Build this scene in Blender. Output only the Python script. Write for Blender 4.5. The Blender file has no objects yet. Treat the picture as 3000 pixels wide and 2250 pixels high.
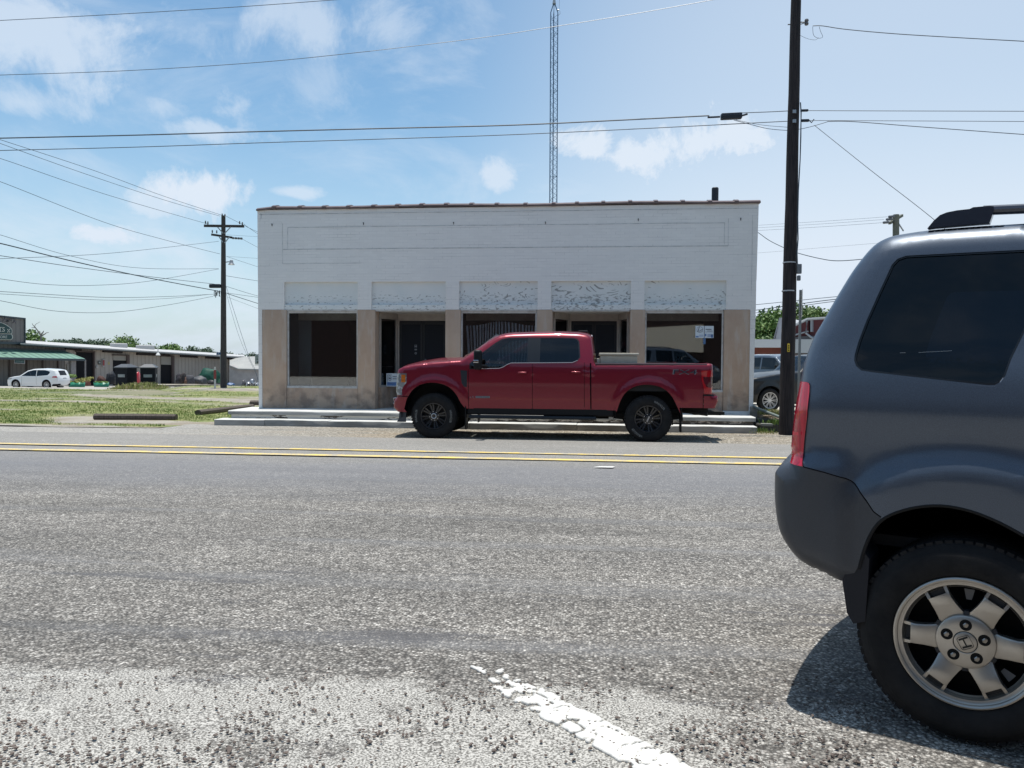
import bpy, bmesh, math, random
import numpy as np
from mathutils import Vector, Matrix, noise as mn
from mathutils.geometry import delaunay_2d_cdt
R = math.radians
random.seed(7); rng = np.random.default_rng(7)
scene = bpy.context.scene
COL = scene.collection

# ------------------------------------------------------------------ camera
F = 2350.0                      # focal length in photo pixels (3000 wide)
CAM_H = 1.5
ALPHA, PITCH, ROLL = R(5.95), math.atan(75/F), R(0.36)
f_h = Vector((-math.sin(ALPHA), math.cos(ALPHA), 0)); r_h = Vector((math.cos(ALPHA), math.sin(ALPHA), 0))
f0 = f_h*math.cos(PITCH) - Vector((0,0,1))*math.sin(PITCH)
u0 = r_h.cross(f0)
r1 = r_h*math.cos(ROLL) + u0*math.sin(ROLL); u1 = u0*math.cos(ROLL) - r_h*math.sin(ROLL)
CAM = Vector((0,0,CAM_H))
cd = bpy.data.cameras.new('camera'); cam = bpy.data.objects.new('camera', cd); COL.objects.link(cam)
cd.sensor_width = 36; cd.lens = F/3000*36; cd.clip_start = .05; cd.clip_end = 5000
cam.matrix_world = Matrix(((r1.x,u1.x,-f0.x,CAM.x),(r1.y,u1.y,-f0.y,CAM.y),(r1.z,u1.z,-f0.z,CAM.z),(0,0,0,1)))
scene.camera = cam
def ray(px, py): return f0 + r1*((px-1500)/F) - u1*((py-1125)/F)
def at(px, py, d): return CAM + ray(px, py)*d
def onplane(px, py, P0, n):
    v = ray(px, py); return CAM + v*((Vector(P0)-CAM).dot(n)/v.dot(n))
def onY(px, py, Y): return onplane(px, py, (0,Y,0), Vector((0,1,0)))

# ------------------------------------------------------------------ light
SUN_EL, SUN_AZ = 83.5, -25.0      # azimuth measured clockwise from +Y (away from camera)
w = bpy.data.worlds.new('World'); scene.world = w; w.use_nodes = True
nt = w.node_tree; nt.nodes.clear()
def N(t, typ, **k):
    n = t.nodes.new(typ)
    for a, b in k.items(): setattr(n, a, b)
    return n
out = N(nt,'ShaderNodeOutputWorld'); bg = N(nt,'ShaderNodeBackground'); bg.inputs[1].default_value = .10
sky = N(nt,'ShaderNodeTexSky'); sky.sky_type='NISHITA'; sky.sun_disc=False
sky.sun_elevation=R(SUN_EL); sky.sun_rotation=R(SUN_AZ); sky.dust_density=1.2; sky.air_density=1.0; sky.ozone_density=1.0
tc = N(nt,'ShaderNodeTexCoord')
hs = N(nt,'ShaderNodeHueSaturation'); hs.inputs['Saturation'].default_value=1.0; hs.inputs['Value'].default_value=1.0
tint=N(nt,'ShaderNodeMixRGB',blend_type='MULTIPLY'); tint.inputs[0].default_value=1; tint.inputs[2].default_value=(1.02,1.33,1.38,1); nt.links.new(sky.outputs[0], tint.inputs[1]); nt.links.new(tint.outputs[0], hs.inputs['Color'])
def wm(op, a, b=None, c=None):
    n = N(nt,'ShaderNodeMath', operation=op)
    for i, v in enumerate((a,b,c)):
        if v is None: continue
        if isinstance(v,(int,float)): n.inputs[i].default_value = v
        else: nt.links.new(v, n.inputs[i])
    return n.outputs[0]
def wv(op, a, b):
    n = N(nt,'ShaderNodeVectorMath', operation=op); nt.links.new(a, n.inputs[0])
    if isinstance(b, Vector): n.inputs[1].default_value = b
    else: nt.links.new(b, n.inputs[1])
    return n
DIR = tc.outputs['Generated']
nz = N(nt,'ShaderNodeTexNoise'); nz.inputs['Scale'].default_value=9; nz.inputs['Detail'].default_value=12; nz.inputs['Roughness'].default_value=.68; nz.inputs['Distortion'].default_value=.35
nt.links.new(DIR, nz.inputs['Vector'])
nz2 = N(nt,'ShaderNodeTexNoise'); nz2.inputs['Scale'].default_value=3.1; nz2.inputs['Detail'].default_value=9; nz2.inputs['Roughness'].default_value=.62; nz2.inputs['Distortion'].default_value=.5
mp = N(nt,'ShaderNodeMapping'); mp.inputs['Scale'].default_value=(1,1,2.4); nt.links.new(DIR, mp.inputs['Vector']); nt.links.new(mp.outputs[0], nz2.inputs['Vector'])
BL = [(590,570,150,62,1.15),(480,600,120,50,.8),(315,688,115,42,1.05),(50,300,130,55,.6),(690,315,60,70,.55),(610,385,150,34,.65),(475,310,70,45,.5),
 (140,70,420,130,.72),(900,70,170,110,.6),(1120,70,130,90,.5),(920,260,140,120,.35),(1715,425,135,70,1.1),(1865,460,170,75,1.1),(2110,415,230,105,1.1),
 (1462,515,50,44,.8),(870,563,80,20,.7),(110,800,120,26,.65),(2270,860,170,70,.7),(2060,280,90,50,.3),(60,30,260,70,.7),(500,80,200,80,.4)]
acc = None
nzc = wm('MULTIPLY', wm('SUBTRACT', nz.outputs[0], .52), 4.0)
for (cx,cy,rx,ry,s) in BL:
    d = ray(cx,cy).normalized(); e1 = Vector((0,0,1)).cross(d).normalized(); e2 = d.cross(e1)
    a = wm('DIVIDE', wv('DOT_PRODUCT', DIR, e1).outputs['Value'], rx/F); b = wm('DIVIDE', wv('DOT_PRODUCT', DIR, e2).outputs['Value'], ry/F)
    fr = wm('GREATER_THAN', wv('DOT_PRODUCT', DIR, d).outputs['Value'], 0)
    q = wm('SUBTRACT', 1.05, wm('SQRT', wm('ADD', wm('MULTIPLY',a,a), wm('MULTIPLY',b,b))))
    q = wm('ADD', q, nzc)
    mr = N(nt,'ShaderNodeMapRange', interpolation_type='SMOOTHSTEP'); nt.links.new(q, mr.inputs[0]); mr.inputs[1].default_value=-.25; mr.inputs[2].default_value=.85; mr.inputs[3].default_value=0; mr.inputs[4].default_value=s
    m = wm('MULTIPLY', mr.outputs[0], fr)
    acc = m if acc is None else wm('MAXIMUM', acc, m)
# thin high veil, everywhere in the sky, stronger low down
sp = N(nt,'ShaderNodeSeparateXYZ'); nt.links.new(DIR, sp.inputs[0])
veil = N(nt,'ShaderNodeMapRange', interpolation_type='SMOOTHSTEP'); nt.links.new(nz2.outputs[0], veil.inputs[0]); veil.inputs[1].default_value=.44; veil.inputs[2].default_value=.70; veil.inputs[3].default_value=.0; veil.inputs[4].default_value=.42
gl = ray(2850,450).normalized()
glow = N(nt,'ShaderNodeMapRange', interpolation_type='SMOOTHSTEP'); nt.links.new(wv('DOT_PRODUCT', DIR, gl).outputs['Value'], glow.inputs[0]); glow.inputs[1].default_value=.80; glow.inputs[2].default_value=1.0; glow.inputs[3].default_value=0; glow.inputs[4].default_value=.62
low = N(nt,'ShaderNodeMapRange', interpolation_type='SMOOTHSTEP'); nt.links.new(sp.outputs['Z'], low.inputs[0]); low.inputs[1].default_value=.32; low.inputs[2].default_value=-.02; low.inputs[3].default_value=0; low.inputs[4].default_value=.62
acc = wm('MINIMUM', wm('MAXIMUM', acc, wm('ADD', wm('MAXIMUM', veil.outputs[0], glow.outputs[0]), low.outputs[0])), 1)
mx = N(nt,'ShaderNodeMixRGB'); nt.links.new(acc, mx.inputs[0]); nt.links.new(hs.outputs[0], mx.inputs[1]); mx.inputs[2].default_value=(6.9,7.75,8.8,1)
nt.links.new(mx.outputs[0], bg.inputs[0]); nt.links.new(bg.outputs[0], out.inputs[0])
sd = bpy.data.lights.new('sun','SUN'); sd.energy=5.0; sd.angle=R(.55); sd.color=(1,.955,.88)
so = bpy.data.objects.new('sun', sd); COL.objects.link(so)
sdir = Vector((math.sin(R(SUN_AZ))*math.cos(R(SUN_EL)), math.cos(R(SUN_AZ))*math.cos(R(SUN_EL)), math.sin(R(SUN_EL))))
so.rotation_euler = sdir.to_track_quat('Z','Y').to_euler()
scene.view_settings.view_transform='Standard'; scene.view_settings.look='None'; scene.view_settings.exposure=0.10; scene.view_settings.gamma=1
scene.cycles.max_bounces=8; scene.cycles.transparent_max_bounces=12; scene.cycles.use_denoising=True

# ------------------------------------------------------------------ materials
MATS = {}
def mat(name, c=(.5,.5,.5), rough=.6, metal=0, c2=None, ns=6, nlo=.35, nhi=.65, stretch=(1,1,1), bump=0, bs=40, coat=0, spec=.5, emit=0, coord='Object', detail=6):
    if name in MATS: return MATS[name]
    if max(c)<.06 and not coat and spec==.5 and metal<.2: spec=.18
    m = bpy.data.materials.new(name); m.use_nodes=True; t=m.node_tree; b=t.nodes['Principled BSDF']
    b.inputs['Base Color'].default_value=(*c,1); b.inputs['Roughness'].default_value=rough; b.inputs['Metallic'].default_value=metal
    b.inputs['Coat Weight'].default_value=coat; b.inputs['Coat Roughness'].default_value=.04; b.inputs['Specular IOR Level'].default_value=spec
    if emit: b.inputs['Emission Color'].default_value=(*c,1); b.inputs['Emission Strength'].default_value=emit
    if c2 or bump:
        co=N(t,'ShaderNodeTexCoord'); mpn=N(t,'ShaderNodeMapping'); mpn.inputs['Scale'].default_value=stretch; t.links.new(co.outputs[coord], mpn.inputs['Vector'])
    if c2:
        n1=N(t,'ShaderNodeTexNoise'); n1.inputs['Scale'].default_value=ns; n1.inputs['Detail'].default_value=detail; n1.inputs['Roughness'].default_value=.65; t.links.new(mpn.outputs[0], n1.inputs['Vector'])
        r=N(t,'ShaderNodeMapRange'); t.links.new(n1.outputs[0], r.inputs[0]); r.inputs[1].default_value=nlo; r.inputs[2].default_value=nhi
        x=N(t,'ShaderNodeMixRGB'); t.links.new(r.outputs[0], x.inputs[0]); x.inputs[1].default_value=(*c,1); x.inputs[2].default_value=(*c2,1); t.links.new(x.outputs[0], b.inputs['Base Color'])
    if bump:
        n2=N(t,'ShaderNodeTexNoise'); n2.inputs['Scale'].default_value=bs; n2.inputs['Detail'].default_value=4; t.links.new(mpn.outputs[0], n2.inputs['Vector'])
        bp=N(t,'ShaderNodeBump'); bp.inputs['Strength'].default_value=bump; bp.inputs['Distance'].default_value=.01; t.links.new(n2.outputs[0], bp.inputs['Height']); t.links.new(bp.outputs[0], b.inputs['Normal'])
    MATS[name]=m; return m
class T:
    """small node helper on a material"""
    def __init__(s, name, rough=.8):
        s.m=bpy.data.materials.new(name); s.m.use_nodes=True; s.t=s.m.node_tree; s.b=s.t.nodes['Principled BSDF']; s.b.inputs['Roughness'].default_value=rough
        s.co=N(s.t,'ShaderNodeTexCoord'); s.v=s.co.outputs['Object']; MATS[name]=s.m
    def link(s,a,i):
        if hasattr(a,'node'): s.t.links.new(a,i)
        elif isinstance(a,(tuple,list)): i.default_value=(*a,1) if len(a)==3 and len(i.default_value)==4 else a
        else: i.default_value=a
    def map(s, scale, loc=(0,0,0), v=None):
        n=N(s.t,'ShaderNodeMapping'); n.inputs['Scale'].default_value=scale; n.inputs['Location'].default_value=loc; s.link(v or s.v, n.inputs[0]); return n.outputs[0]
    def noise(s, scale, detail=5, v=None, rough=.6, dist=0):
        n=N(s.t,'ShaderNodeTexNoise'); n.inputs['Scale'].default_value=scale; n.inputs['Detail'].default_value=detail; n.inputs['Roughness'].default_value=rough; n.inputs['Distortion'].default_value=dist; s.link(v or s.v, n.inputs['Vector']); return n.outputs[0]
    def vor(s, scale, v=None, feature='F1', rnd=1):
        n=N(s.t,'ShaderNodeTexVoronoi', feature=feature); n.inputs['Scale'].default_value=scale; n.inputs['Randomness'].default_value=rnd; s.link(v or s.v, n.inputs['Vector']); return n
    def mr(s, a, lo, hi, o0=0, o1=1):
        n=N(s.t,'ShaderNodeMapRange'); s.link(a,n.inputs[0])
        for i,x in enumerate((lo,hi,o0,o1)): n.inputs[i+1].default_value=x
        return n.outputs[0]
    def mix(s, f, a, b, mode='MIX'):
        n=N(s.t,'ShaderNodeMixRGB', blend_type=mode); s.link(f,n.inputs[0]); s.link(a,n.inputs[1]); s.link(b,n.inputs[2]); return n.outputs[0]
    def ma(s, op, a, b=0.0, c=None):
        n=N(s.t,'ShaderNodeMath', operation=op); s.link(a,n.inputs[0]); s.link(b,n.inputs[1])
        if c is not None: s.link(c,n.inputs[2])
        return n.outputs[0]
    def xyz(s, v=None):
        n=N(s.t,'ShaderNodeSeparateXYZ'); s.link(v or s.v,n.inputs[0]); return n.outputs
    def ramp(s, f, stops):
        n=N(s.t,'ShaderNodeValToRGB'); s.link(f,n.inputs[0]); e=n.color_ramp.elements
        while len(e)<len(stops): e.new(.5)
        for k,(p,c) in zip(e,stops): k.position=p; k.color=(*c,1) if len(c)==3 else c
        return n.outputs[0]
    def color(s,a): s.link(a,s.b.inputs['Base Color'])
    def bump(s,h,st=.5,dist=.01):
        n=N(s.t,'ShaderNodeBump'); n.inputs['Strength'].default_value=st; n.inputs['Distance'].default_value=dist; s.link(h,n.inputs['Height']); s.link(n.outputs[0], s.b.inputs['Normal'])

def glassmat(name, tint, gloss_rough=.02, refl=1.0, mn_=.04):
    """tinted pane: mostly see-through with a mirror-like share by angle"""
    m=bpy.data.materials.new(name); m.use_nodes=True; t=m.node_tree; t.nodes.clear()
    o=N(t,'ShaderNodeOutputMaterial'); tr=N(t,'ShaderNodeBsdfTransparent'); tr.inputs[0].default_value=(*tint,1)
    g=N(t,'ShaderNodeBsdfGlossy'); g.inputs['Roughness'].default_value=gloss_rough; g.inputs[0].default_value=(refl,refl,refl,1)
    fr=N(t,'ShaderNodeFresnel'); fr.inputs[0].default_value=1.5; a=N(t,'ShaderNodeMath',operation='MULTIPLY_ADD'); t.links.new(fr.outputs[0],a.inputs[0]); a.inputs[1].default_value=1.0; a.inputs[2].default_value=mn_
    x=N(t,'ShaderNodeMixShader'); t.links.new(a.outputs[0],x.inputs[0]); t.links.new(tr.outputs[0],x.inputs[1]); t.links.new(g.outputs[0],x.inputs[2]); t.links.new(x.outputs[0],o.inputs[0])
    MATS[name]=m; return m

# ------------------------------------------------------------------ object helpers
WL = {}      # world location of things built from world coordinates
def props(o, label=None, cat=None, group=None, kind=None):
    if label: o['label']=label
    if cat: o['category']=cat
    if group: o['group']=group
    if kind: o['kind']=kind
    return o
def thing(name, label, cat, loc=(0,0,0), group=None, rotz=0, kind=None):
    o=bpy.data.objects.new(name,None); COL.objects.link(o); o.location=loc; o.rotation_euler=(0,0,rotz); o.empty_display_size=.2
    WL[o.name]=Vector(loc); return props(o,label,cat,group,kind)
def copy_tree(o, parent=None):
    c=o.copy(); COL.objects.link(c)
    if parent: c.parent=parent
    for ch in list(o.children): copy_tree(ch,c)
    return c
def addobj(o): COL.objects.link(o); return o
_txt={}
def textgeo(s):
    if s in _txt: return _txt[s]
    cu=bpy.data.curves.new('t','FONT'); cu.body=s; cu.align_x='CENTER'; cu.align_y='CENTER'; cu.resolution_u=3
    ob=bpy.data.objects.new('t',cu); COL.objects.link(ob); dg=bpy.context.evaluated_depsgraph_get(); me=bpy.data.meshes.new_from_object(ob.evaluated_get(dg))
    v=[tuple(x.co) for x in me.vertices]; f=[tuple(p.vertices) for p in me.polygons]
    bpy.data.objects.remove(ob); bpy.data.curves.remove(cu); bpy.data.meshes.remove(me)
    if v:
        xs=[a[0] for a in v]; ys=[a[1] for a in v]; cx=(min(xs)+max(xs))/2; cy=(min(ys)+max(ys))/2; wd=max(xs)-min(xs) or 1; hd=max(ys)-min(ys) or 1
        v=[((a[0]-cx)/wd,(a[1]-cy)/hd) for a in v]
    _txt[s]=(v,f); return _txt[s]
class MB:
    def __init__(s): s.v=[]; s.f=[]; s.mi=[]; s.ms=[]; s.cur=0
    def m(s, material):
        if material not in s.ms: s.ms.append(material)
        s.cur=s.ms.index(material); return s
    def add(s, vs, fs):
        b=len(s.v); s.v.extend([tuple(x) for x in vs]); s.f.extend([tuple(b+i for i in f) for f in fs]); s.mi.extend([s.cur]*len(fs)); return s
    def box(s, a, b, M=None):
        (x0,y0,z0),(x1,y1,z1)=a,b
        vs=[(x0,y0,z0),(x1,y0,z0),(x1,y1,z0),(x0,y1,z0),(x0,y0,z1),(x1,y0,z1),(x1,y1,z1),(x0,y1,z1)]
        if M is not None: vs=[M@Vector(v) for v in vs]
        return s.add(vs,[(0,3,2,1),(4,5,6,7),(0,1,5,4),(1,2,6,5),(2,3,7,6),(3,0,4,7)])
    def bev(s, a, b, r=.01, M=None, seg=2):
        bm=bmesh.new(); bmesh.ops.create_cube(bm,size=1)
        for v in bm.verts: v.co=Vector([(a[i]+b[i])/2+v.co[i]*(b[i]-a[i]) for i in range(3)])
        bmesh.ops.bevel(bm,geom=list(bm.edges),offset=r,segments=seg,affect='EDGES',profile=.5)
        vs=[(M@v.co if M is not None else v.co.copy()) for v in bm.verts]; bm.verts.index_update(); fs=[[v.index for v in f.verts] for f in bm.faces]; bm.free(); return s.add(vs,fs)
    def cyl(s, p0, p1, r0, r1=None, n=12, caps=True):
        r1=r0 if r1 is None else r1; p0=Vector(p0); p1=Vector(p1); d=(p1-p0).normalized(); a=d.orthogonal().normalized(); b=d.cross(a); vs=[]
        for p,r in ((p0,r0),(p1,r1)):
            for i in range(n): t=2*math.pi*i/n; vs.append(p+a*math.cos(t)*r+b*math.sin(t)*r)
        fs=[(i,(i+1)%n,n+(i+1)%n,n+i) for i in range(n)]
        if caps: fs+=[tuple(range(n))[::-1],tuple(range(n,2*n))]
        return s.add(vs,fs)
    def tube(s, pts, r, n=6):
        pts=[Vector(p) for p in pts]; vs=[]; fs=[]
        for k,p in enumerate(pts):
            d=(pts[min(k+1,len(pts)-1)]-pts[max(k-1,0)]).normalized(); a=d.cross(Vector((0,0,1)))
            if a.length<1e-3: a=d.cross(Vector((0,1,0)))
            a.normalize(); b=d.cross(a); rr=r[k] if isinstance(r,(list,tuple)) else r
            for i in range(n): t=2*math.pi*i/n; vs.append(p+a*math.cos(t)*rr+b*math.sin(t)*rr)
        for k in range(len(pts)-1):
            for i in range(n): fs.append((k*n+i,k*n+(i+1)%n,(k+1)*n+(i+1)%n,(k+1)*n+i))
        fs+=[tuple(range(n))[::-1],tuple(range((len(pts)-1)*n,len(pts)*n))]
        return s.add(vs,fs)
    def lathe(s, prof, c=(0,0,0), axis='z', n=24, close=False):
        """prof: (r, h) pairs"""
        vs=[]; k=len(prof); c=Vector(c)
        for i in range(n):
            t=2*math.pi*i/n
            for r_,h in prof:
                q=Vector((math.cos(t)*r_,math.sin(t)*r_,h)) if axis=='z' else Vector((math.cos(t)*r_,h,math.sin(t)*r_)); vs.append(c+q)
        fs=[]
        for i in range(n):
            j=(i+1)%n
            for a in range(k if close else k-1):
                b=(a+1)%k; f=(i*k+a,i*k+b,j*k+b,j*k+a); fs.append(f if axis=='z' else f[::-1])
        return s.add(vs,fs)
    def prism(s, poly, fn, d0, d1, both=True):
        """poly: 2-D points; fn(u,v,w)->xyz; extruded from w=d0 to d1"""
        n=len(poly); vs=[fn(u,v,d0) for u,v in poly]+[fn(u,v,d1) for u,v in poly]
        fs=[tuple(range(n)),tuple(range(n,2*n))[::-1]]+[(i,n+i,n+(i+1)%n,(i+1)%n) for i in range(n)]
        return s.add(vs,fs)
    def text(s, string, fn, w, h, cu=0, cv=0):
        """flat lettering, w x h, centred at cu, cv, mapped by fn(u,v)->xyz"""
        v,f=textgeo(string); return s.add([fn(cu+a*w,cv+b*h) for a,b in v],f)
    def build(s, name, parent=None, smooth=False, local=False, label=None, cat=None, group=None, kind=None, loc=None, angle=35):
        me=bpy.data.meshes.new(name); vs=s.v; off=Vector((0,0,0))
        if parent is not None and not local: off=WL.get(parent.name,Vector((0,0,0)))
        if loc is not None: off=Vector(loc)
        if off.length: vs=[(x-off.x,y-off.y,z-off.z) for x,y,z in vs]
        me.from_pydata(vs,[],s.f)
        for q in s.ms: me.materials.append(q)
        if s.ms: me.polygons.foreach_set('material_index',s.mi)
        if smooth:
            me.polygons.foreach_set('use_smooth',[True]*len(me.polygons))
        me.update()
        if smooth and angle<180:
            try: me.set_sharp_from_angle(angle=R(angle))
            except Exception: pass
        o=bpy.data.objects.new(name,me); COL.objects.link(o)
        if parent is not None:
            o.parent=parent; WL[o.name]=off
        else:
            o.location=off; WL[o.name]=off
        return props(o,label,cat,group,kind)
def fixnormals(o):
    bm=bmesh.new(); bm.from_mesh(o.data); bmesh.ops.recalc_face_normals(bm,faces=bm.faces); bm.to_mesh(o.data); bm.free()

# ------------------------------------------------------------------ terrain
def lerp_table(x, tab):
    if x<=tab[0][0]: return tab[0][1]
    for (a,b),(c,d) in zip(tab,tab[1:]):
        if x<=c: return b+(d-b)*(x-a)/(c-a)
    return tab[-1][1]
def G(x,y):
    z=lerp_table(y,[(-60,.3),(0,.25),(3,.205),(7,.07),(10.5,.02),(14.7,-.005),(17.5,-.06),(29,-.30),(40,-.58),(50,-.85),(60,-1.12),(70,-1.42),(84,-1.85),(100,-2.25),(160,-3.4),(400,-5)])
    if y>38:                                    # low grassy rise round the left pole
        q=pxof(x,y); s=min(1,max(0,(q-420)/150)); s*=min(1,max(0,(1500-q)/500)); z+=.43*s*s*(3-2*s)*math.exp(-((y-51)/7.5)**2)
    return z
def pxof(x,y): 
    """bearing of a ground point, as photo column"""
    d=y*math.cos(ALPHA)-x*math.sin(ALPHA); return 1500+F*(x*math.cos(ALPHA)+y*math.sin(ALPHA))/max(d,.1)
def ss1(x,a,b): t_=min(1,max(0,(x-a)/(b-a))); return t_*t_*(3-2*t_)
# ------------------------------------------------------------------ setting: ground
def sheet(name, xs, ys, dz, material, kind='structure', attr=None, holes=None):
    vs=[]; fs=[]; nx=len(xs)
    for y in ys:
        for x in xs: vs.append((x,y,G(x,y)+dz(x,y) if callable(dz) else G(x,y)+dz))
    for j in range(len(ys)-1):
        for i in range(nx-1):
            if holes and holes((xs[i]+xs[i+1])/2,(ys[j]+ys[j+1])/2): continue
            fs.append((j*nx+i,j*nx+i+1,(j+1)*nx+i+1,(j+1)*nx+i))
    me=bpy.data.meshes.new(name); me.from_pydata(vs,[],fs); me.materials.append(material); me.polygons.foreach_set('use_smooth',[True]*len(fs))
    if attr:
        a=me.attributes.new('cover','FLOAT','POINT'); a.data.foreach_set('value',[attr(x,y) for x,y,z in vs])
    o=bpy.data.objects.new(name,me); COL.objects.link(o); o['kind']=kind; return o
def fr(a,b,st): 
    n=max(1,int(round((b-a)/st))); return [a+(b-a)*i/n for i in range(n+1)]
# asphalt
t=T('asphalt',.88)
stones=t.vor(75); sc=N(t.t,'ShaderNodeSeparateXYZ'); t.link(stones.outputs['Color'],sc.inputs[0])
st1=t.ramp(sc.outputs[0],[(0,(.115,.103,.092)),(.3,(.178,.164,.147)),(.6,(.250,.233,.210)),(.85,(.335,.315,.287)),(1,(.52,.495,.455))])
gap=t.mr(stones.outputs['Distance'],.3,.65,1.06,.36)
c=t.mix(1,st1,gap,'MULTIPLY')
st2=t.vor(24); s2=N(t.t,'ShaderNodeSeparateXYZ'); t.link(st2.outputs['Color'],s2.inputs[0])
c=t.mix(1,c,t.mr(s2.outputs[0],0,1,.77,1.22),'MULTIPLY')
x_,y_,z_=t.xyz()
big=t.noise(.9,6,t.map((.35,1.4,1)))
mid=t.noise(5,5,t.map((.6,1.1,1)))
# tar-rich smoother strips along the lane, worn pale wheel paths
sp_=t.noise(.7,4,t.map((.12,1.9,1)))
grain=t.noise(95,2)
c=t.mix(t.mr(t.ma('ADD',sp_,t.ma('MULTIPLY',t.ma('SUBTRACT',grain,.5),.25)),.56,.66,0,.55),c,(.15,.15,.155))
c=t.mix(1,c,t.mr(mid,.25,.75,.86,1.14),'MULTIPLY')
c=t.mix(1,c,t.mr(big,.3,.7,.78,1.22),'MULTIPLY')
tar=t.noise(1.6,5,t.map((.55,2.6,1),(4,2,0)))
nearm=t.mr(y_,6.0,4.6,0,1)
c=t.mix(t.ma('MULTIPLY',t.mr(t.ma('ADD',tar,t.ma('MULTIPLY',t.ma('SUBTRACT',grain,.5),.3)),.60,.64,0,.75),nearm),c,(.075,.073,.077))
# far lane band reads smooth and light
far=t.mr(y_,10,11.8,0,1)
c=t.mix(t.ma('MULTIPLY',far,.5),c,(.30,.29,.272))
yn=t.ma('ADD',y_,t.ma('MULTIPLY',t.ma('SUBTRACT',t.noise(1.1,5,t.map((.3,1,1))),.5),2.2))
blue=t.ma('MULTIPLY',t.mr(yn,7.6,9.6,0,1),t.mr(yn,11.9,10.6,0,1))
c=t.mix(t.ma('MULTIPLY',blue,.6),c,(.165,.168,.182))
# chalky limestone film over the parking strip
edge=t.ma('ADD',y_,t.ma('MULTIPLY',t.ma('SUBTRACT',t.noise(2.4,6),.5),.55))
w1=t.mr(edge,3.22,3.02,0,1)
blot=t.mr(t.noise(3.1,6,t.map((1,1.2,1),(9,3,0))),.42,.62,1,.38)
rightfade=t.mr(x_,.1,.5,1,.42)
w1=t.ma('MULTIPLY',t.ma('MULTIPLY',w1,blot),rightfade)
chalk=t.mix(t.mr(t.noise(150,3,t.map((.8,1,1))),.44,.56),(.12,.113,.102),(.50,.482,.445))
wd=t.mr(t.ma('ADD',w1,t.ma('MULTIPLY',t.ma('SUBTRACT',t.noise(80,3),.5),1.5)),.38,.5)
c=t.mix(t.ma('MULTIPLY',wd,.96),c,chalk)
t.color(c)
h=t.ma('ADD',t.ma('MULTIPLY',stones.outputs['Distance'],-1.0),t.ma('MULTIPLY',sc.outputs[0],.5))
t.bump(h,.65,.008)
ASPH=t.m
ys=fr(-14,2,1)+fr(2.2,6,.2)[0:]+fr(6.4,14.2,.4)+fr(14.4,14.72,.16)
road=sheet('road',[-400,-200,-100,-60]+fr(-50,30,.8)+[60,100,200,400],ys,lambda x,y:(.012*mn.noise(Vector((x*.4,y*.9,0))) if y<14 else .0),ASPH)
# ragged pavement edge
ed=MB().m(ASPH)
for k in range(-70,60):
    x=k*.6; a=.05+.10*(mn.noise(Vector((x*.8,3,1)))+.5); b=.05+.10*(mn.noise(Vector(((x+.6)*.8,3,1)))+.5)
    ed.add([(x,14.72,G(0,14.72)),(x+.6,14.72,G(0,14.72)),(x+.6,14.72+b,G(0,14.8)-.03),(x,14.72+a,G(0,14.8)-.03)],[(0,1,2,3)])
o=ed.build('road_edge'); o['kind']='structure'
# gravel shoulder
t=T('gravel',.95)
v1=t.vor(34); a=N(t.t,'ShaderNodeSeparateXYZ'); t.link(v1.outputs['Color'],a.inputs[0])
c=t.ramp(a.outputs[0],[(0,(.13,.11,.085)),(.4,(.27,.24,.19)),(.75,(.42,.38,.31)),(1,(.66,.62,.54))])
c=t.mix(1,c,t.mr(v1.outputs['Distance'],.2,.7,1.1,.45),'MULTIPLY')
c=t.mix(t.mr(t.noise(1.2,5,t.map((.5,1.6,1))),.45,.7,0,.6),c,(.30,.235,.16))
c=t.mix(t.mr(t.xyz()[0],-4,-9,0,.7),c,t.mix(a.outputs[1],(.20,.195,.185),(.42,.41,.39)))
t.color(c); t.bump(v1.outputs['Distance'],.8,.02)
GRAV=t.m
sheet('gravel_shoulder',fr(-60,30,.5),fr(14.5,17.9,.17),lambda x,y:-.012+.012*mn.noise(Vector((x*1.7,y*3,0))),GRAV)
# field: grass, bare dirt and gravel patches share one cover mask
def cover(x,y):
    q=pxof(x,y); v=mn.fractal(Vector((x*.16,y*.34,3.3)),.9,2.1,4)*1.3+.95
    if x>-9.3 and y<19.2: v-=(19.2-y)*1.2
    if y<17.0: v-=(17.0-y)*2
    j=1.0*mn.noise(Vector((x*.25,y*.2,9)))
    v-=1.5*math.exp(-((y+j-(35.5-(q-500)/250*2.2))/3.0)**2)*ss1(q,180,330)
    v-=.9*math.exp(-((y+j-29.5)/1.2)**2)*ss1(q,60,160)*(1-ss1(q,300,420))
    v-=1.25*math.exp(-((y+.6*j-18.3)/1.35)**2)*ss1(q,90,240)
    v-=1.2*math.exp(-((y+.5*j-45.5)/1.3)**2)*ss1(q,430,560)
    return max(0,min(1,v))
t=T('field_soil',.95)
at_=N(t.t,'ShaderNodeAttribute',attribute_name='cover').outputs['Fac']
dirt=t.mix(t.mr(t.noise(.9,5),.4,.6),(.31,.285,.24),(.21,.175,.13))
dirt=t.mix(t.mr(t.noise(40,3),.5,.7,0,.6),dirt,(.42,.39,.34))
grs=t.mix(t.mr(t.noise(1.4,6),.38,.62),(.125,.165,.04),(.225,.22,.085))
grs=t.mix(t.mr(t.noise(14,4),.5,.75,0,.7),grs,(.30,.28,.13))
t.color(t.mix(t.mr(t.ma('ADD',at_,t.mr(t.noise(7,5),.3,.7,-.25,.25)),.3,.6),dirt,grs)); t.bump(t.noise(25,4),.8,.03)
FIELD=t.m
sheet('field',fr(-75,-5.5,.35)[0:],fr(16.2,30,.3)+fr(30.5,58,.6),lambda x,y:.02*mn.noise(Vector((x*.7,y*.7,0))),FIELD,attr=cover,holes=lambda x,y: (x>-9.4 and y<17.55))
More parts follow.
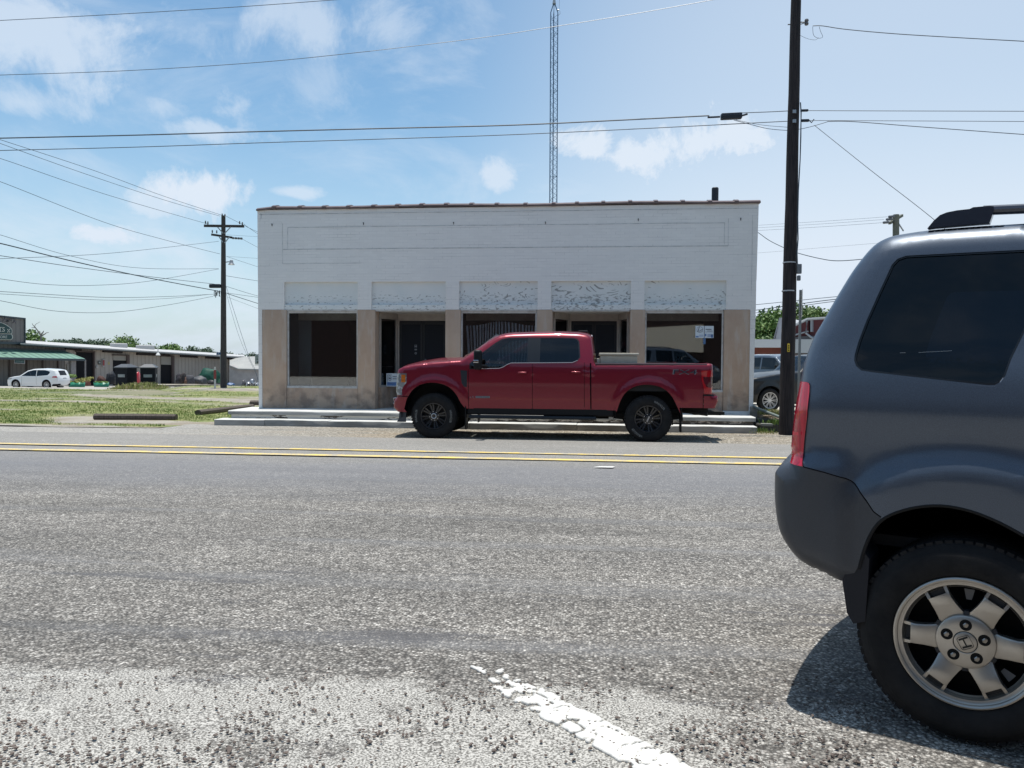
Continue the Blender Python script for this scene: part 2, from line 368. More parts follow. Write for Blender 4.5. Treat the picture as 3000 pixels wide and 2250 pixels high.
# wide base ground reaching the horizon
t=T('ground_far',.95); t.color(t.mix(t.mr(t.noise(.05,5),.4,.6),(.10,.13,.045),(.22,.19,.13)))
sheet('ground',[-2500,-1200,-600,-300,-150]+fr(-100,60,8)+[120,300,700,1500,2500],[-300,-100,-40,-14,0,8,14.4,18,24,30,40,50,60,70,85,100,130,160,250,400,900,3000],-.05,t.m)
# pale concrete yard in front of the feed store and the lot to the right of the shop
t=T('yard_concrete',.9); t.color(t.mix(t.mr(t.noise(.7,5),.35,.65),(.27,.25,.225),(.40,.375,.34))); YARD=t.m
sheet('yard',fr(-110,-17.5,2.5),fr(57,120,2),-.02,YARD)
t=T('lot_gravel',.95); t.color(t.mix(t.mr(t.noise(1.3,6),.35,.65),(.34,.31,.26),(.52,.49,.43))); t.bump(t.noise(30,3),.5,.02)
sheet('parking_lot',fr(5.6,40,1),fr(19.3,60,1.2),.0,t.m)
t=T('shoulder_soil',.95); t.color(t.mix(t.mr(t.noise(5,5),.42,.6),(.20,.15,.10),(.40,.21,.11))); t.bump(t.noise(30,4),.8,.02)
sheet('soil_patch',fr(5.75,9,.15),fr(17.0,19.4,.12),lambda x,y:.02+.05*mn.noise(Vector((x*3,y*3,0)))-(.04 if y<17.2 else 0),t.m)

# painted lines
Yl1=onY(1500,1343,1).y
def ground_pt(px,py,dz=0):
    v=ray(px,py); s=2.0
    for _ in range(60):
        p=CAM+v*s; s+= (p.z-G(p.x,p.y)-dz)/(-v.z)*.8 if v.z<0 else 0
    return CAM+v*s
t=T('yellow_paint',.7)
ch=t.noise(60,4); t.color(t.mix(t.mr(t.ma('ADD',t.ma('MULTIPLY',ch,.55),t.ma('MULTIPLY',t.noise(3,5),.45)),.46,.55),(.76,.54,.13),(.36,.34,.29))); YEL=t.m
for k,(py,wd) in enumerate(((1326,.15),(1343,.19))):
    Yc=ground_pt(1500,py,.016).y-.02; b=MB().m(YEL)
    for i in range(-150,90):
        x0=i*.5; x1=x0+.5
        a0=Yc-wd/2+.012*mn.noise(Vector((x0*2,k,0))); a1=Yc-wd/2+.012*mn.noise(Vector((x1*2,k,0)))
        b.add([(x0,a0,G(0,a0)+.016),(x1,a1,G(0,a1)+.016),(x1,a1+wd,G(0,a1+wd)+.016),(x0,a0+wd,G(0,a0+wd)+.016)],[(0,1,2,3)])
    o=b.build('yellow_line'); o['kind']='structure'
    print('yellow Y',Yc)
# stray dab of white paint beyond the centre
p=ground_pt(1768,1371); WPAINT=mat('white_paint',(.64,.63,.60),.75,c2=(.50,.48,.45),ns=30,nlo=.5,nhi=.75,bump=.5,bs=60)
b=MB().m(WPAINT); b.add([(p.x-.14,p.y-.05,p.z+.018),(p.x+.12,p.y-.06,p.z+.018),(p.x+.16,p.y+.05,p.z+.018),(p.x-.05,p.y+.04,p.z+.018)],[(0,1,2,3)]); o=b.build('paint_dab'); o['kind']='structure'
# worn thermoplastic stall line: thick broken plates
A=ground_pt(1372,1948); B=ground_pt(1955,2262); D=(B-A); L=D.length; D.normalize(); S=Vector((-D.y,D.x,0))
b=MB().m(WPAINT); nL=int((L+1.2)/.0085); nW=12; grid={}
def lz(x,y): return G(x,y)+.012*mn.noise(Vector((x*.4,y*.9,0)))
for i in range(nL+1):
    for j in range(nW+1):
        s_=i*.0085; q=(j/nW-.5)*.155; wob=.012*mn.noise(Vector((s_*9,0,5)))+.006*mn.noise(Vector((s_*40,j*.01,2)))
        P=A+D*s_+S*(q+wob*(1 if abs(j-nW/2)>3 else .3))
        c1=mn.noise(Vector((P.x*26,P.y*26,8))); grid[i,j]=(P,c1,s_)
idx={}
for i in range(nL):
    for j in range(nW):
        P,c1,s_=grid[i,j]; e=abs((j+.5)/nW-.5)*2
        dens=min(1,.0+s_*1.35)                              # faded at the far end
        crack=abs(mn.noise(Vector((P.x*11,P.y*11,1))))
        keep=(mn.noise(Vector((P.x*22,P.y*22,3)))+.5) < dens*1.15 - .5*max(0,e-.72)*3.0 and (crack>.05 or s_<.25)
        if not keep: continue
        fc=[]
        for a,c_ in ((i,j),(i+1,j),(i+1,j+1),(i,j+1)):
            if (a,c_) not in idx:
                Q,c2,_=grid[a,c_]; idx[a,c_]=len(b.v); b.v.append((Q.x,Q.y,lz(Q.x,Q.y)+.010+.004*c2))
            fc.append(idx[a,c_])
        b.f.append(tuple(fc)); b.mi.append(0)
o=b.build('white_line',smooth=True); o['kind']='structure'
sm=o.modifiers.new('s','SOLIDIFY'); sm.thickness=.012; sm.offset=-1
# loose dark stones lying on the chalky strip
PEB=mat('pebble_dark',(.075,.06,.052),.8,c2=(.17,.13,.11),ns=3,nlo=.3,nhi=.7)
b=MB().m(PEB); n=0
ico=bmesh.new(); bmesh.ops.create_icosphere(ico,subdivisions=1,radius=1); ICOV=[v.co.copy() for v in ico.verts]; ico.verts.index_update(); ICOF=[[v.index for v in f.verts] for f in ico.faces]; ico.free()
while n<1500:
    px=random.uniform(-40,2700); py=1960+310*random.random()**.75; p=ground_pt(px,py)
    dn=mn.noise(Vector((p.x*3.1,p.y*3.1,6)))+.35*mn.noise(Vector((p.x*11,p.y*11,6)))
    if px>1500: dn-=.12
    if dn<.02 and random.random()<.75: continue
    r_=random.uniform(.0030,.0078); Mx=Matrix.Rotation(random.uniform(0,6.3),3,'Z')@Matrix.Rotation(random.uniform(0,.5),3,'X'); sc_=Vector((random.uniform(.8,1.35),random.uniform(.7,1.1),random.uniform(.45,.75)))
    zz=lz(p.x,p.y)+.008; b.add([Vector((p.x,p.y,zz))+Mx@Vector((v.x*sc_.x*(1+.25*math.sin(v.y*7+n)),v.y*sc_.y,v.z*sc_.z))*r_ for v in ICOV],ICOF); n+=1
o=b.build('loose_stones',smooth=True,label='small dark loose stones scattered over the chalky parking strip',cat='gravel',kind='stuff')
# grass blades on the field
t=T('grass_blade',.7); gi=N(t.t,'ShaderNodeAttribute',attribute_name='tone').outputs['Fac']
t.color(t.ramp(gi,[(0,(.085,.15,.022)),(.5,(.165,.25,.045)),(.8,(.29,.30,.09)),(1,(.42,.36,.20))])); t.b.inputs['Subsurface Weight'].default_value=0
GRASSM=t.m
def blades(name, spots, label, material=None):
    vs=[]; fs=[]; tn=[]
    for (x,y,z,h,tone) in spots:
        a=random.uniform(0,6.28); w_=h*.12; lx=random.uniform(-.5,.5)*h; ly=random.uniform(-.5,.5)*h; dx=math.cos(a)*w_; dy=math.sin(a)*w_; b0=len(vs)
        vs+=[(x-dx,y-dy,z),(x+dx,y+dy,z),(x+dx*.7+lx*.4,y+dy*.7+ly*.4,z+h*.6),(x-dx*.7+lx*.4,y-dy*.7+ly*.4,z+h*.6),(x+lx,y+ly,z+h)]
        fs+=[(b0,b0+1,b0+2,b0+3),(b0+3,b0+2,b0+4)]; tn+=[tone]*5
    me=bpy.data.meshes.new(name); me.from_pydata(vs,[],fs); me.materials.append(GRASSM); at_=me.attributes.new('tone','FLOAT','POINT'); at_.data.foreach_set('value',tn)
    o=bpy.data.objects.new(name,me); COL.objects.link(o); return props(o,label,'grass',kind='stuff')
sp=[]; k=0
while len(sp)<62000 and k<400000:
    k+=1; u=random.random(); y=16.3+ (57-16.3)*u**1.3; xl=-.86*y-2; xr=-5.9 if y>18.9 else -9.6
    x=random.uniform(xl,xr); c_=cover(x,y)
    if y<18 and x>-9.3: continue
    if random.random()>c_**1.5+.015: continue
    dry=mn.noise(Vector((x*.5,y*.9,7)))+.25*mn.noise(Vector((x*3,y*3,1)))
    tone=min(1,max(0,.38+dry*.75+random.uniform(-.22,.22)+(.35 if c_<.5 else 0)))
    h=random.uniform(.02,.05)*(1.0+.5*(y/50))*(.6+.6*c_)
    for q in range(2): sp.append((x+random.uniform(-.05,.05),y+random.uniform(-.05,.05),G(x,y)-.01,h,tone))
blades('grass',sp,'green and yellowing grass growing in patches over the open field')
# ------------------------------------------------------------------ white brick shop
YLOW=17.5; YUP=17.9; YF=18.95
def zavg(a,b,Y): return (onY(a[0],a[1],Y).z+onY(b[0],b[1],Y).z)/2
z_low=zavg((626,1227),(2219,1253),YLOW); z_up=zavg((666,1202),(2214,1222.5),YUP)
zt=zavg((755,618),(2223,593),YF); zp1=zavg((832,827),(2128,821),YF); zp0=zavg((768,908),(2200,906),YF); zsill=zavg((840,1131),(2118,1142),YF)
zpan=zavg((832,893),(2128,893),YF); zhead=zavg((840,911),(2118,911),YF)
print('levels',z_low,z_up,zsill,zhead,zp0,zp1,zt)
def X(px,Y=None,py=900): return onY(px,py,Y or YF).x
# material: painted brick
def brickmat(name, paint, mortar, dark, sc=1.0, flake=.0, swap=False):
    t=T(name,.75); x,y,z=t.xyz(); cb=N(t.t,'ShaderNodeCombineXYZ'); t.link(t.ma('ADD',x,y),cb.inputs[0]); t.link(z,cb.inputs[1])
    br=N(t.t,'ShaderNodeTexBrick'); t.link(cb.outputs[0],br.inputs['Vector']); br.inputs['Scale'].default_value=1*sc; br.inputs['Brick Width'].default_value=.215; br.inputs['Row Height'].default_value=.068; br.inputs['Mortar Size'].default_value=.0055; br.inputs['Mortar Smooth'].default_value=.35; br.inputs['Bias'].default_value=0
    br.inputs['Color1'].default_value=(*paint,1); br.inputs['Color2'].default_value=(*[p*.955 for p in paint],1); br.inputs['Mortar'].default_value=(*mortar,1)
    c=t.mix(t.mr(t.noise(.7,6,t.map((1,1,.35))),.4,.7,0,.35),br.outputs['Color'],dark)
    # hairline dirt along some courses
    ln=t.ma('MULTIPLY',br.outputs['Fac'],t.mr(t.noise(2.6,5,t.map((.35,.35,5))),.5,.66))
    c=t.mix(t.ma('MULTIPLY',ln,.35),c,(.20,.20,.20))
    t.color(c); h=t.ma('ADD',t.ma('MULTIPLY',br.outputs['Fac'],-1),t.ma('MULTIPLY',t.noise(40,3),.25)); t.bump(h,.28,.005); return t.m
BRW=brickmat('white_painted_brick',(.83,.81,.775),(.785,.77,.74),(.72,.705,.68))
def stucco(name, a, b_, c3):
    t=T(name,.85); n1=t.noise(1.7,7,t.map((1,1,.6)),.65); c=t.mix(t.mr(n1,.36,.64),a,b_)
    st=t.noise(5,5,t.map((1.2,1.2,.25))); c=t.mix(t.mr(st,.52,.68,0,.7),c,c3)
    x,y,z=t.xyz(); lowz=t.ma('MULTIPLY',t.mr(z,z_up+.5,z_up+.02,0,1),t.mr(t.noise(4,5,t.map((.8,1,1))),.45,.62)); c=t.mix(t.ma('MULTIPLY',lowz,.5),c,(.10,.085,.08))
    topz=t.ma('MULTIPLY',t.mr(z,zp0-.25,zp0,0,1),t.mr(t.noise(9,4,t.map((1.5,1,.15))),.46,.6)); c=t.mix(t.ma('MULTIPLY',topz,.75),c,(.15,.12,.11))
    t.color(c); t.bump(t.noise(30,5),.5,.01); return t.m
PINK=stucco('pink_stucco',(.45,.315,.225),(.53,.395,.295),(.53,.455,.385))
def flaky(name, amt, off, rings=False):
    t=T(name,.7); x,y,z=t.xyz(); cb=N(t.t,'ShaderNodeCombineXYZ'); t.link(x,cb.inputs[0]); t.link(z,cb.inputs[1])
    v=t.map((1,1,1),(off,off*.7,0),cb.outputs[0])
    field=t.noise(.8,2.2,t.map((1.0,1.9,1),(0,off,0),v),.42,.5)                 # slow field; its iso-lines give cathedral grain
    gr=t.ma('FRACT',t.ma('MULTIPLY',field,22 if rings else 16))
    line=t.mr(t.ma('ABSOLUTE',t.ma('SUBTRACT',gr,.5)),.16,.08)
    brk=t.mr(t.noise(6,4,t.map((.8,1.3,1),(3,off,0),v)),.585-amt*.10,.60-amt*.10)
    patch=t.mr(t.noise(1.1,3,t.map((.7,1.4,1),(off,7+off*1.9,0),v)),.69-amt*.27,.72-amt*.27)
    f=t.ma('MULTIPLY',t.ma('MULTIPLY',line,brk),patch)
    edge_=t.ma('MULTIPLY',t.mr(z,zpan+.02,zpan-.03,0,1),t.mr(t.noise(10,4,t.map((1,2.6,1),(off,1,0),v)),.60-.06*amt,.63-.06*amt))
    f=t.ma('MAXIMUM',f,edge_)
    c=t.mix(f,t.mix(t.mr(t.noise(2,5),.4,.7,0,.6),(.74,.75,.73),(.64,.69,.68)),(.30,.305,.29)); t.color(c); t.bump(f,-.4,.006); return t.m
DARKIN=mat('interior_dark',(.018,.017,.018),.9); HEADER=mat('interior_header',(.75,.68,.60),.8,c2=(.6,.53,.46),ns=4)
FRW=mat('window_frame_paint',(.55,.54,.52),.6,c2=(.36,.34,.31),ns=9,nlo=.45,nhi=.7); FRD=mat('bronze_frame',(.42,.38,.34),.5,c2=(.33,.30,.27),ns=6)
PANE=glassmat('shop_glass',(.86,.89,.90),.015,1.0,.085)
shop=thing('brick_shop','single storey white painted brick shop with pink stucco piers and empty display windows','building',(0,YF,z_up))
XLt,XLb=X(754,py=617),X(758.5,py=1190); XRt,XRb=X(2223,py=593),X(2205,py=1213)
def xl(z): return XLb+(XLt-XLb)*(z-z_up)/(zt-z_up)
def xr(z): return XRb+(XRt-XRb)*(z-z_up)/(zt-z_up)
TH=.34
def wallpoly(b, pts, y0=YF, y1=YF+TH): b.prism(pts,lambda u,v,w:(u,w,v),y0,y1)
b=MB().m(BRW)
wallpoly(b,[(xl(zp1),zp1),(xr(zp1),zp1),(xr(zt),zt),(xl(zt),zt)])
PX=[(832,1048),(1088,1306),(1345,1575),(1615,1848),(1888,2128)]
edges=[xl((zp0+zp1)/2)]+[X(v,py=865) for p in PX for v in p]+[xr((zp0+zp1)/2)]
for i in range(0,12,2): wallpoly(b,[(edges[i],zp0),(edges[i+1],zp0),(edges[i+1],zp1),(edges[i],zp1)],YF+.0,YF+TH-.02)
xpl=X(768,py=1050); xpr=X(2196,py=1060)
wallpoly(b,[(xl(z_up),z_up-.3),(xpl,z_up-.3),(xpl,zp0),(xl(zp0),zp0)]); wallpoly(b,[(xpr,z_up-.3),(xr(z_up),z_up-.3),(xr(zp0),zp0),(xpr,zp0)])
YB=YF+15
b.prism([(xl(zt)+.01,YF+TH),(xl(zt)+.3,YF+TH),(xl(zt)+.3,YB),(xl(zt)+.01,YB)],lambda u,v,w:(u,v,w),z_up-1.2,zt-.02)
b.prism([(xr(zt)-.3,YF+TH),(xr(zt)-.01,YF+TH),(xr(zt)-.01,YB),(xr(zt)-.3,YB)],lambda u,v,w:(u,v,w),z_up-1.2,zt-.02)
b.box((xl(zt)+.01,YB,z_up-1.2),(xr(zt)-.01,YB+.3,zt-.3))
b.build('wall',shop)
b=MB().m(mat('roofing_felt',(.10,.10,.10),.9)); b.box((xl(zt)+.32,YF+TH+.01,zt-.55),(xr(zt)-.32,YB-.01,zt-.45)); b.build('roof',shop)
# corbelled brick lines: their shadow lines painted as thin darker grey strips
SHADE_LINE=mat('brick_shade_line',(.42,.43,.43),.8,c2=(.64,.65,.65),ns=5,nlo=.4,nhi=.62)
b=MB().m(SHADE_LINE)
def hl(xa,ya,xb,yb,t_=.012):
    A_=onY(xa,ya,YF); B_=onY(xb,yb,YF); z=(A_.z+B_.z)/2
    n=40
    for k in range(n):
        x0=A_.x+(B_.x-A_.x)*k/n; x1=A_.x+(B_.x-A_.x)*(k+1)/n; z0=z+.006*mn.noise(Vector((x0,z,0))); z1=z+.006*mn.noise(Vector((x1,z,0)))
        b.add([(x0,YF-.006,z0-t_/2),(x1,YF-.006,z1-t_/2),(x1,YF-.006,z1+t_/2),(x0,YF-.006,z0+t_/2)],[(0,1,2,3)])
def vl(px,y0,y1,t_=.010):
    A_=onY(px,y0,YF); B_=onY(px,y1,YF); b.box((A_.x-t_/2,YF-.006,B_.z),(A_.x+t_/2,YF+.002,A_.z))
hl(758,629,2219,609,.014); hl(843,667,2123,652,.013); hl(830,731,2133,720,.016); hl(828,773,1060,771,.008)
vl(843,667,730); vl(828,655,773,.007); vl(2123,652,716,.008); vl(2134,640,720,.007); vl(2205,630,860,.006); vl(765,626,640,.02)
b.build('brick_shade_lines',shop)
RBM=mat('rust_bolt',(.08,.07,.07),.7)
for px,py in ((797,657),(1065,653),(1329,652),(1598,651),(1870,642),(2170,640)):
    q=onY(px,py,YF); b=MB().m(RBM); b.cyl((q.x,YF-.02,q.z),(q.x,YF+.01,q.z),.014,n=6); b.box((q.x-.006,YF-.018,q.z-.045),(q.x+.008,YF,q.z)); b.build('anchor_bolt',shop)
for k,(a,c_) in enumerate(PX):
    fm=flaky('flaky_panel_paint_%d'%k,(.05,.28,.55,.85,.34)[k],(1.3,4.1,7.7,2.6,9.2)[k],k in(2,3))
    x0,x1=X(a,py=865),X(c_,py=865); b=MB().m(fm)
    b.box((x0+.001,YF+.07,zpan),(x1-.001,YF+.12,zp1-.001)); b.box((x0+.002,YF+.022,zp0),(x1-.002,YF+.068,zpan+.004)); b.build('fascia_panel',shop)
PIER=[(768,839),(1047,1099),(1304,1349),(1572,1617),(1845,1889),(2120,2196)]
for k,(a,c_) in enumerate(PIER):
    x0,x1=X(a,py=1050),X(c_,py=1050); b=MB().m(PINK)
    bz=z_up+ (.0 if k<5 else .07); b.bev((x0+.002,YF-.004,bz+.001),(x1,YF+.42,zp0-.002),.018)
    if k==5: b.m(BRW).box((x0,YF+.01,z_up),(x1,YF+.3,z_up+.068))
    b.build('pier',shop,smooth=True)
# lintel strip over openings
b=MB().m(FRW)
for (a,c_) in ((839,1047),(1099,1304),(1349,1572),(1617,1845),(1889,2120)):
    b.box((X(a,py=910)+.002,YF+.03,zhead-.005),(X(c_,py=910)-.002,YF+.3,zp0-.003))
b.build('lintel',shop)
zfl=z_up
def display(a,c_,idx):
    x0,x1=X(a,py=1020)+.003,X(c_,py=1020)-.003
    if idx!=3:
        pass
    b=MB().m(PINK); b.box((x0,YF+.02,z_up+.002),(x1,YF+.3,zsill-.05)); b.build('bulkhead',shop)
    w_=MB().m(FRW); e=.035
    w_.box((x0,YF+.02,zsill-.05),(x1,YF+.34,zsill)); w_.box((x0,YF+.06,zsill),(x0+e,YF+.12,zhead-.006)); w_.box((x1-e,YF+.06,zsill),(x1,YF+.12,zhead-.006)); w_.box((x0+e,YF+.06,zhead-.05),(x1-e,YF+.12,zhead-.006))
    wo=w_.build('window',shop)
    p=MB().m(PANE).box((x0+e,YF+.085,zsill),(x1-e,YF+.093,zhead-.05)); p.build('pane',wo)
    # header and side lining set back inside the display bay
    q=MB().m(HEADER); q.box((x0,YF+.8,zhead-.19),(x1,YF+.86,zhead-.0))
    if idx==1: q.m(mat('pale_curtain',(.16,.19,.20),.8)).box((x0,YF+.8,zsill),(x0+.33,YF+.86,zhead-.19)); q.box((x0-.02,YF+.12,zsill),(x0+.0,YF+.8,zhead))
    q.build('display_lining',shop); return x0,x1
display(839,1047,1); w3=display(1349,1572,3); display(1889,2120,5)
# wavy striped curtain in the middle window
b=MB(); MA=mat('curtain_dark',(.012,.012,.016),.9); MBt=mat('curtain_grey',(.85,.84,.86),.85)
ns_=46; rows=14; xa,xb=w3[0]+.05,w3[1]-.04
def cpt(u,v):
    sl=.05*math.sin(v*2.6+u*9)+.07*v*math.sin(u*5.3+.8)
    top=onY(1460,948,YF+.5).z - .05*math.sin(u*7+1.2); bot=zsill+.1
    return (xa+(xb-xa)*u+sl*.6, YF+.5+.03*math.sin(u*70)+.02*math.sin(v*5), top+(bot-top)*v)
for i in range(ns_):
    b.m(MA if i%2 else MBt)
    g=[]; w1_=i/ns_; w2_=(i+1)/ns_
    for j in range(rows+1): g+= [cpt(w1_,j/rows),cpt(w2_,j/rows)]
    b.add(g,[(2*j,2*j+1,2*j+3,2*j+2) for j in range(rows)])
b.build('striped_curtain',shop,smooth=True)
# recessed entrances
DOORM=mat('dark_door_glass',(.018,.024,.032),.08,spec=.6)
def entrance(a,c_,bl,br_):
    x0,x1=X(a,py=1000),X(c_,py=1000); YD=YF+1.15; d0=onY(bl,1000,YD).x; d1=onY(br_,1000,YD).x
    zt_=zhead; ztr=onY(1500,940,YD).z
    f=MB().m(mat('entrance_floor',(.46,.46,.44),.85,c2=(.34,.34,.33),ns=3)); f.prism([(x0+.05,YF+.31),(x1-.05,YF+.31),(d1,YD),(d0,YD)],lambda u,v,w:(u,v,w),z_up-.1,z_up+.004); f.build('entrance_floor',shop)
    cm=MB().m(mat('entrance_ceiling',(.5,.48,.45),.8)); cm.prism([(x0,YF+.31),(x1,YF+.31),(d1,YD+.1),(d0,YD+.1)],lambda u,v,w:(u,v,w),zt_-.004,zt_+.05); cm.build('entrance_ceiling',shop)
    for (ax,ay,bx,by) in ((x0+.02,YF+.32,d0,YD),(x1-.02,YF+.32,d1,YD)):
        A_=Vector((ax,ay,0)); B_=Vector((bx,by,0)); L_=(B_-A_).length; e=(B_-A_).normalized(); n_=Vector((-e.y,e.x,0))
        Mx=Matrix(((e.x,n_.x,0,ax),(e.y,n_.y,0,ay),(0,0,1,0),(0,0,0,1)))
        MB().m(PINK).box((0,-.05,z_up+.004),(L_,.05,zsill-.03),Mx).build('bulkhead',shop)
        w_=MB().m(FRD); w_.box((0,-.03,zsill-.03),(L_,.03,zsill+.02),Mx); w_.box((0,-.03,zsill+.02),(.04,.03,zt_-.005),Mx); w_.box((L_-.07,-.03,zsill+.02),(L_,.03,zt_-.005),Mx); w_.box((.04,-.03,zt_-.16),(L_-.07,.03,zt_-.005),Mx); wo=w_.build('side_window',shop)
        MB().m(PANE).box((.04,-.004,zsill+.02),(L_-.07,.004,zt_-.16),Mx).build('pane',wo)
    dr=MB().m(FRD); dr.box((d0,YD,ztr),(d1,YD+.1,zt_-.004)); dr.box((d0-.03,YD-.01,z_up),(d0+.06,YD+.09,ztr-.001)); dr.box((d1-.06,YD-.01,z_up),(d1+.03,YD+.09,ztr-.001)); dfo=dr.build('door_frame',shop)
    m_=(d0+d1)/2
    for u0_,u1_ in ((d0+.065,m_-.004),(m_+.004,d1-.065)):
        dd=MB().m(mat('door_rail_dark',(.03,.032,.036),.35)); dd.box((u0_,YD+.03,z_up+.01),(u1_,YD+.07,z_up+.22)); dd.box((u0_,YD+.03,ztr-.09),(u1_,YD+.07,ztr-.003)); dd.box((u0_,YD+.031,z_up+.22),(u0_+.05,YD+.069,ztr-.09)); dd.box((u1_-.05,YD+.031,z_up+.22),(u1_,YD+.069,ztr-.09)); do=dd.build('door',shop)
        MB().m(DOORM).box((u0_+.05,YD+.045,z_up+.22),(u1_-.05,YD+.052,ztr-.09)).build('pane',do)
        MB().m(mat('steel_bar',(.4,.4,.4),.35,metal=1)).tube([(u0_+.1,YD+.02,z_up+1.02),(u1_-.1,YD+.02,z_up+1.02)],.012).build('handle',do)
    return d0,d1,YD,ztr
e1=entrance(1099,1304,1163,1312); e2=entrance(1617,1845,1666,1814)
# small grey stickers on the left doors
b=MB().m(mat('sticker_grey',(.20,.22,.24),.6)); YD=e1[2]+.04
for (px,py,w_,h_) in ((1218,1014,.062,.07),(1218,1024,.062,.035),(1218,1035,.06,.05),(1246,1055,.06,.06)):
    q=onY(px,py,YD); 
    if py in(1035,1055): b.cyl((q.x,YD,q.z),(q.x,YD-.003,q.z),w_/2,n=16)
    else: b.box((q.x-w_/2,YD-.003,q.z-h_/2),(q.x+w_/2,YD,q.z+h_/2))
b.m(mat('sticker_dark',(.03,.035,.045),.6))
q=onY(1218,1014,YD)
for px,py,w_,h_ in ((1218,1012,.036,.02),(1218,1017,.036,.01),(1218,1035,.028,.02),(1246,1055,.03,.025)):
    q=onY(px,py,YD); b.box((q.x-w_/2,YD-.006,q.z-h_/2),(q.x+w_/2,YD-.001,q.z+h_/2))
b.build('door_stickers',shop)
# dim room behind the glass
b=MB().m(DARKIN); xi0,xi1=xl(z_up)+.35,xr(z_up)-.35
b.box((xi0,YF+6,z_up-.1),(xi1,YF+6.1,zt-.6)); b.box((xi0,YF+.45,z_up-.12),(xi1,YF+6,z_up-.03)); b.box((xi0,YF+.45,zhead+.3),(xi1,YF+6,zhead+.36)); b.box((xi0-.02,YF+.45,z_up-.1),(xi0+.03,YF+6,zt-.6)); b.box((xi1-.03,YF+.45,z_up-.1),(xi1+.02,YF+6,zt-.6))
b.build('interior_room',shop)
# terracotta coping
COP=mat('coping_tile_glaze',(.105,.06,.05),.30,c2=(.16,.11,.095),ns=5,nlo=.35,nhi=.7,bump=.3,bs=30,spec=.6)
J=[752,803,878,949,1020,1093,1163,1234,1306,1380,1454,1538,1621,1689,1766,1845,1920,1999,2078,2156,2228]
for k in range(20):
    def zc(px): return zt+.0+.012*math.sin(px*.011)+(.012 if px>800 else -.005)
    xa,xb=X(J[k],py=605),X(J[k+1],py=605); za,zb=zc(J[k]),zc(J[k+1])
    if k==0: za-=.03
    b=MB().m(COP); prof=[(-.05,0),(-.05,.035),(.02,.075),(.14,.10),(.26,.10),(.38,.07),(.40,0)]
    def rib(x,z,g=0): return [(x,YF+p_-(g if i<2 else 0),z+h_+(g if 0<i<6 else -g*.3)) for i,(p_,h_) in enumerate(prof)]
    n=7; vs=rib(xa+.004,za)+rib(xb-.004,zb); b.add(vs,[(i,i+1,n+i+1,n+i) for i in range(n-1)]+[tuple(range(n)),tuple(range(n,2*n))[::-1],(0,n,2*n-1,n-1)])
    if 0<k: # overlapping collar at the joint
        vs=rib(xa-.035,za+.0,.022)+rib(xa+.055,za+.0,.022); b.add(vs,[(i,i+1,n+i+1,n+i) for i in range(n-1)]+[tuple(range(n)),tuple(range(n,2*n))[::-1],(0,n,2*n-1,n-1)])
    o=b.build('coping_tile',shop); fixnormals(o)
# vent pipe on the roof
q=onY(2095,565,YF+1.6); b=MB().m(mat('vent_pipe_black',(.035,.04,.05),.5)); b.lathe([(0,q.z+.13),(.07,q.z+.13),(.085,q.z+.11),(.085,zt-.46)],(q.x,YF+1.6,0),n=18); b.build('chimney',shop,smooth=True)
q2=onY(2078,585,YF+.6); b=MB().m(mat('galv',(.35,.36,.37),.45,metal=.7)); b.tube([(q2.x-.06,YF+.5,zt+.02),(q2.x,YF+.55,zt+.14),(q2.x+.08,YF+.6,zt+.17),(q2.x+.1,YF+.6,zt+.02)],.012); b.build('roof_bracket',shop)

# raised concrete walk with two steps
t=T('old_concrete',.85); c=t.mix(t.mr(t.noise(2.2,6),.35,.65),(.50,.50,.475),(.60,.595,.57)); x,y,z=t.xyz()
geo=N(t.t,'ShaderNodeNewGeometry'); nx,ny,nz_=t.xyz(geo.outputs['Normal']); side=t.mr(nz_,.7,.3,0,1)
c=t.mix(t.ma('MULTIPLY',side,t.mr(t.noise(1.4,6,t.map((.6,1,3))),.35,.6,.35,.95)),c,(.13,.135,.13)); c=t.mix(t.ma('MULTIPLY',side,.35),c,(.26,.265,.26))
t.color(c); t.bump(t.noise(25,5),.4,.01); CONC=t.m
XsL=onY(668,1205,YUP).x; XsR=onY(2214,1222,YUP).x; XlL=onY(627,1230,YLOW).x; XlR=onY(2219,1255,YLOW).x
def roundslab(b, x0,x1,y0,y1,z0,z1,r):
    prof=[(y0,z0)]; 
    for k in range(6): a=math.pi-(math.pi/2)*k/5; prof.append((y0+r+math.cos(a)*r, z1-r+math.sin(a)*r))
    prof+=[(y1,z1),(y1,z0)]; n=len(prof); K=90; vs=[]
    for i in range(K+1):
        x=x0+(x1-x0)*i/K
        for j,(y,z) in enumerate(prof): vs.append((x,y+(.012*mn.noise(Vector((x*2.3,j*.2,1))) if j<6 else 0),z+(.008*mn.noise(Vector((x*1.1,j*.1,4))) if 0<j<7 else 0)))
    fs=[(i*n+j,(i+1)*n+j,(i+1)*n+(j+1)%n,i*n+(j+1)%n) for i in range(K) for j in range(n)]+[tuple(range(n)),tuple(range(K*n,K*n+n))[::-1]]
    b.add(vs,fs)
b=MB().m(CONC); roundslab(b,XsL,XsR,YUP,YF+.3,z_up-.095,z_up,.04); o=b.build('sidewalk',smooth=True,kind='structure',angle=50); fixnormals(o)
t=T('riser_paint',.8); x,y,z=t.xyz(); pe=t.noise(3.2,7,t.map((.9,1,4.5)),.7); right=t.mr(x,-4,1,0,.085)
f=t.mr(t.ma('SUBTRACT',pe,right),.47,.44)
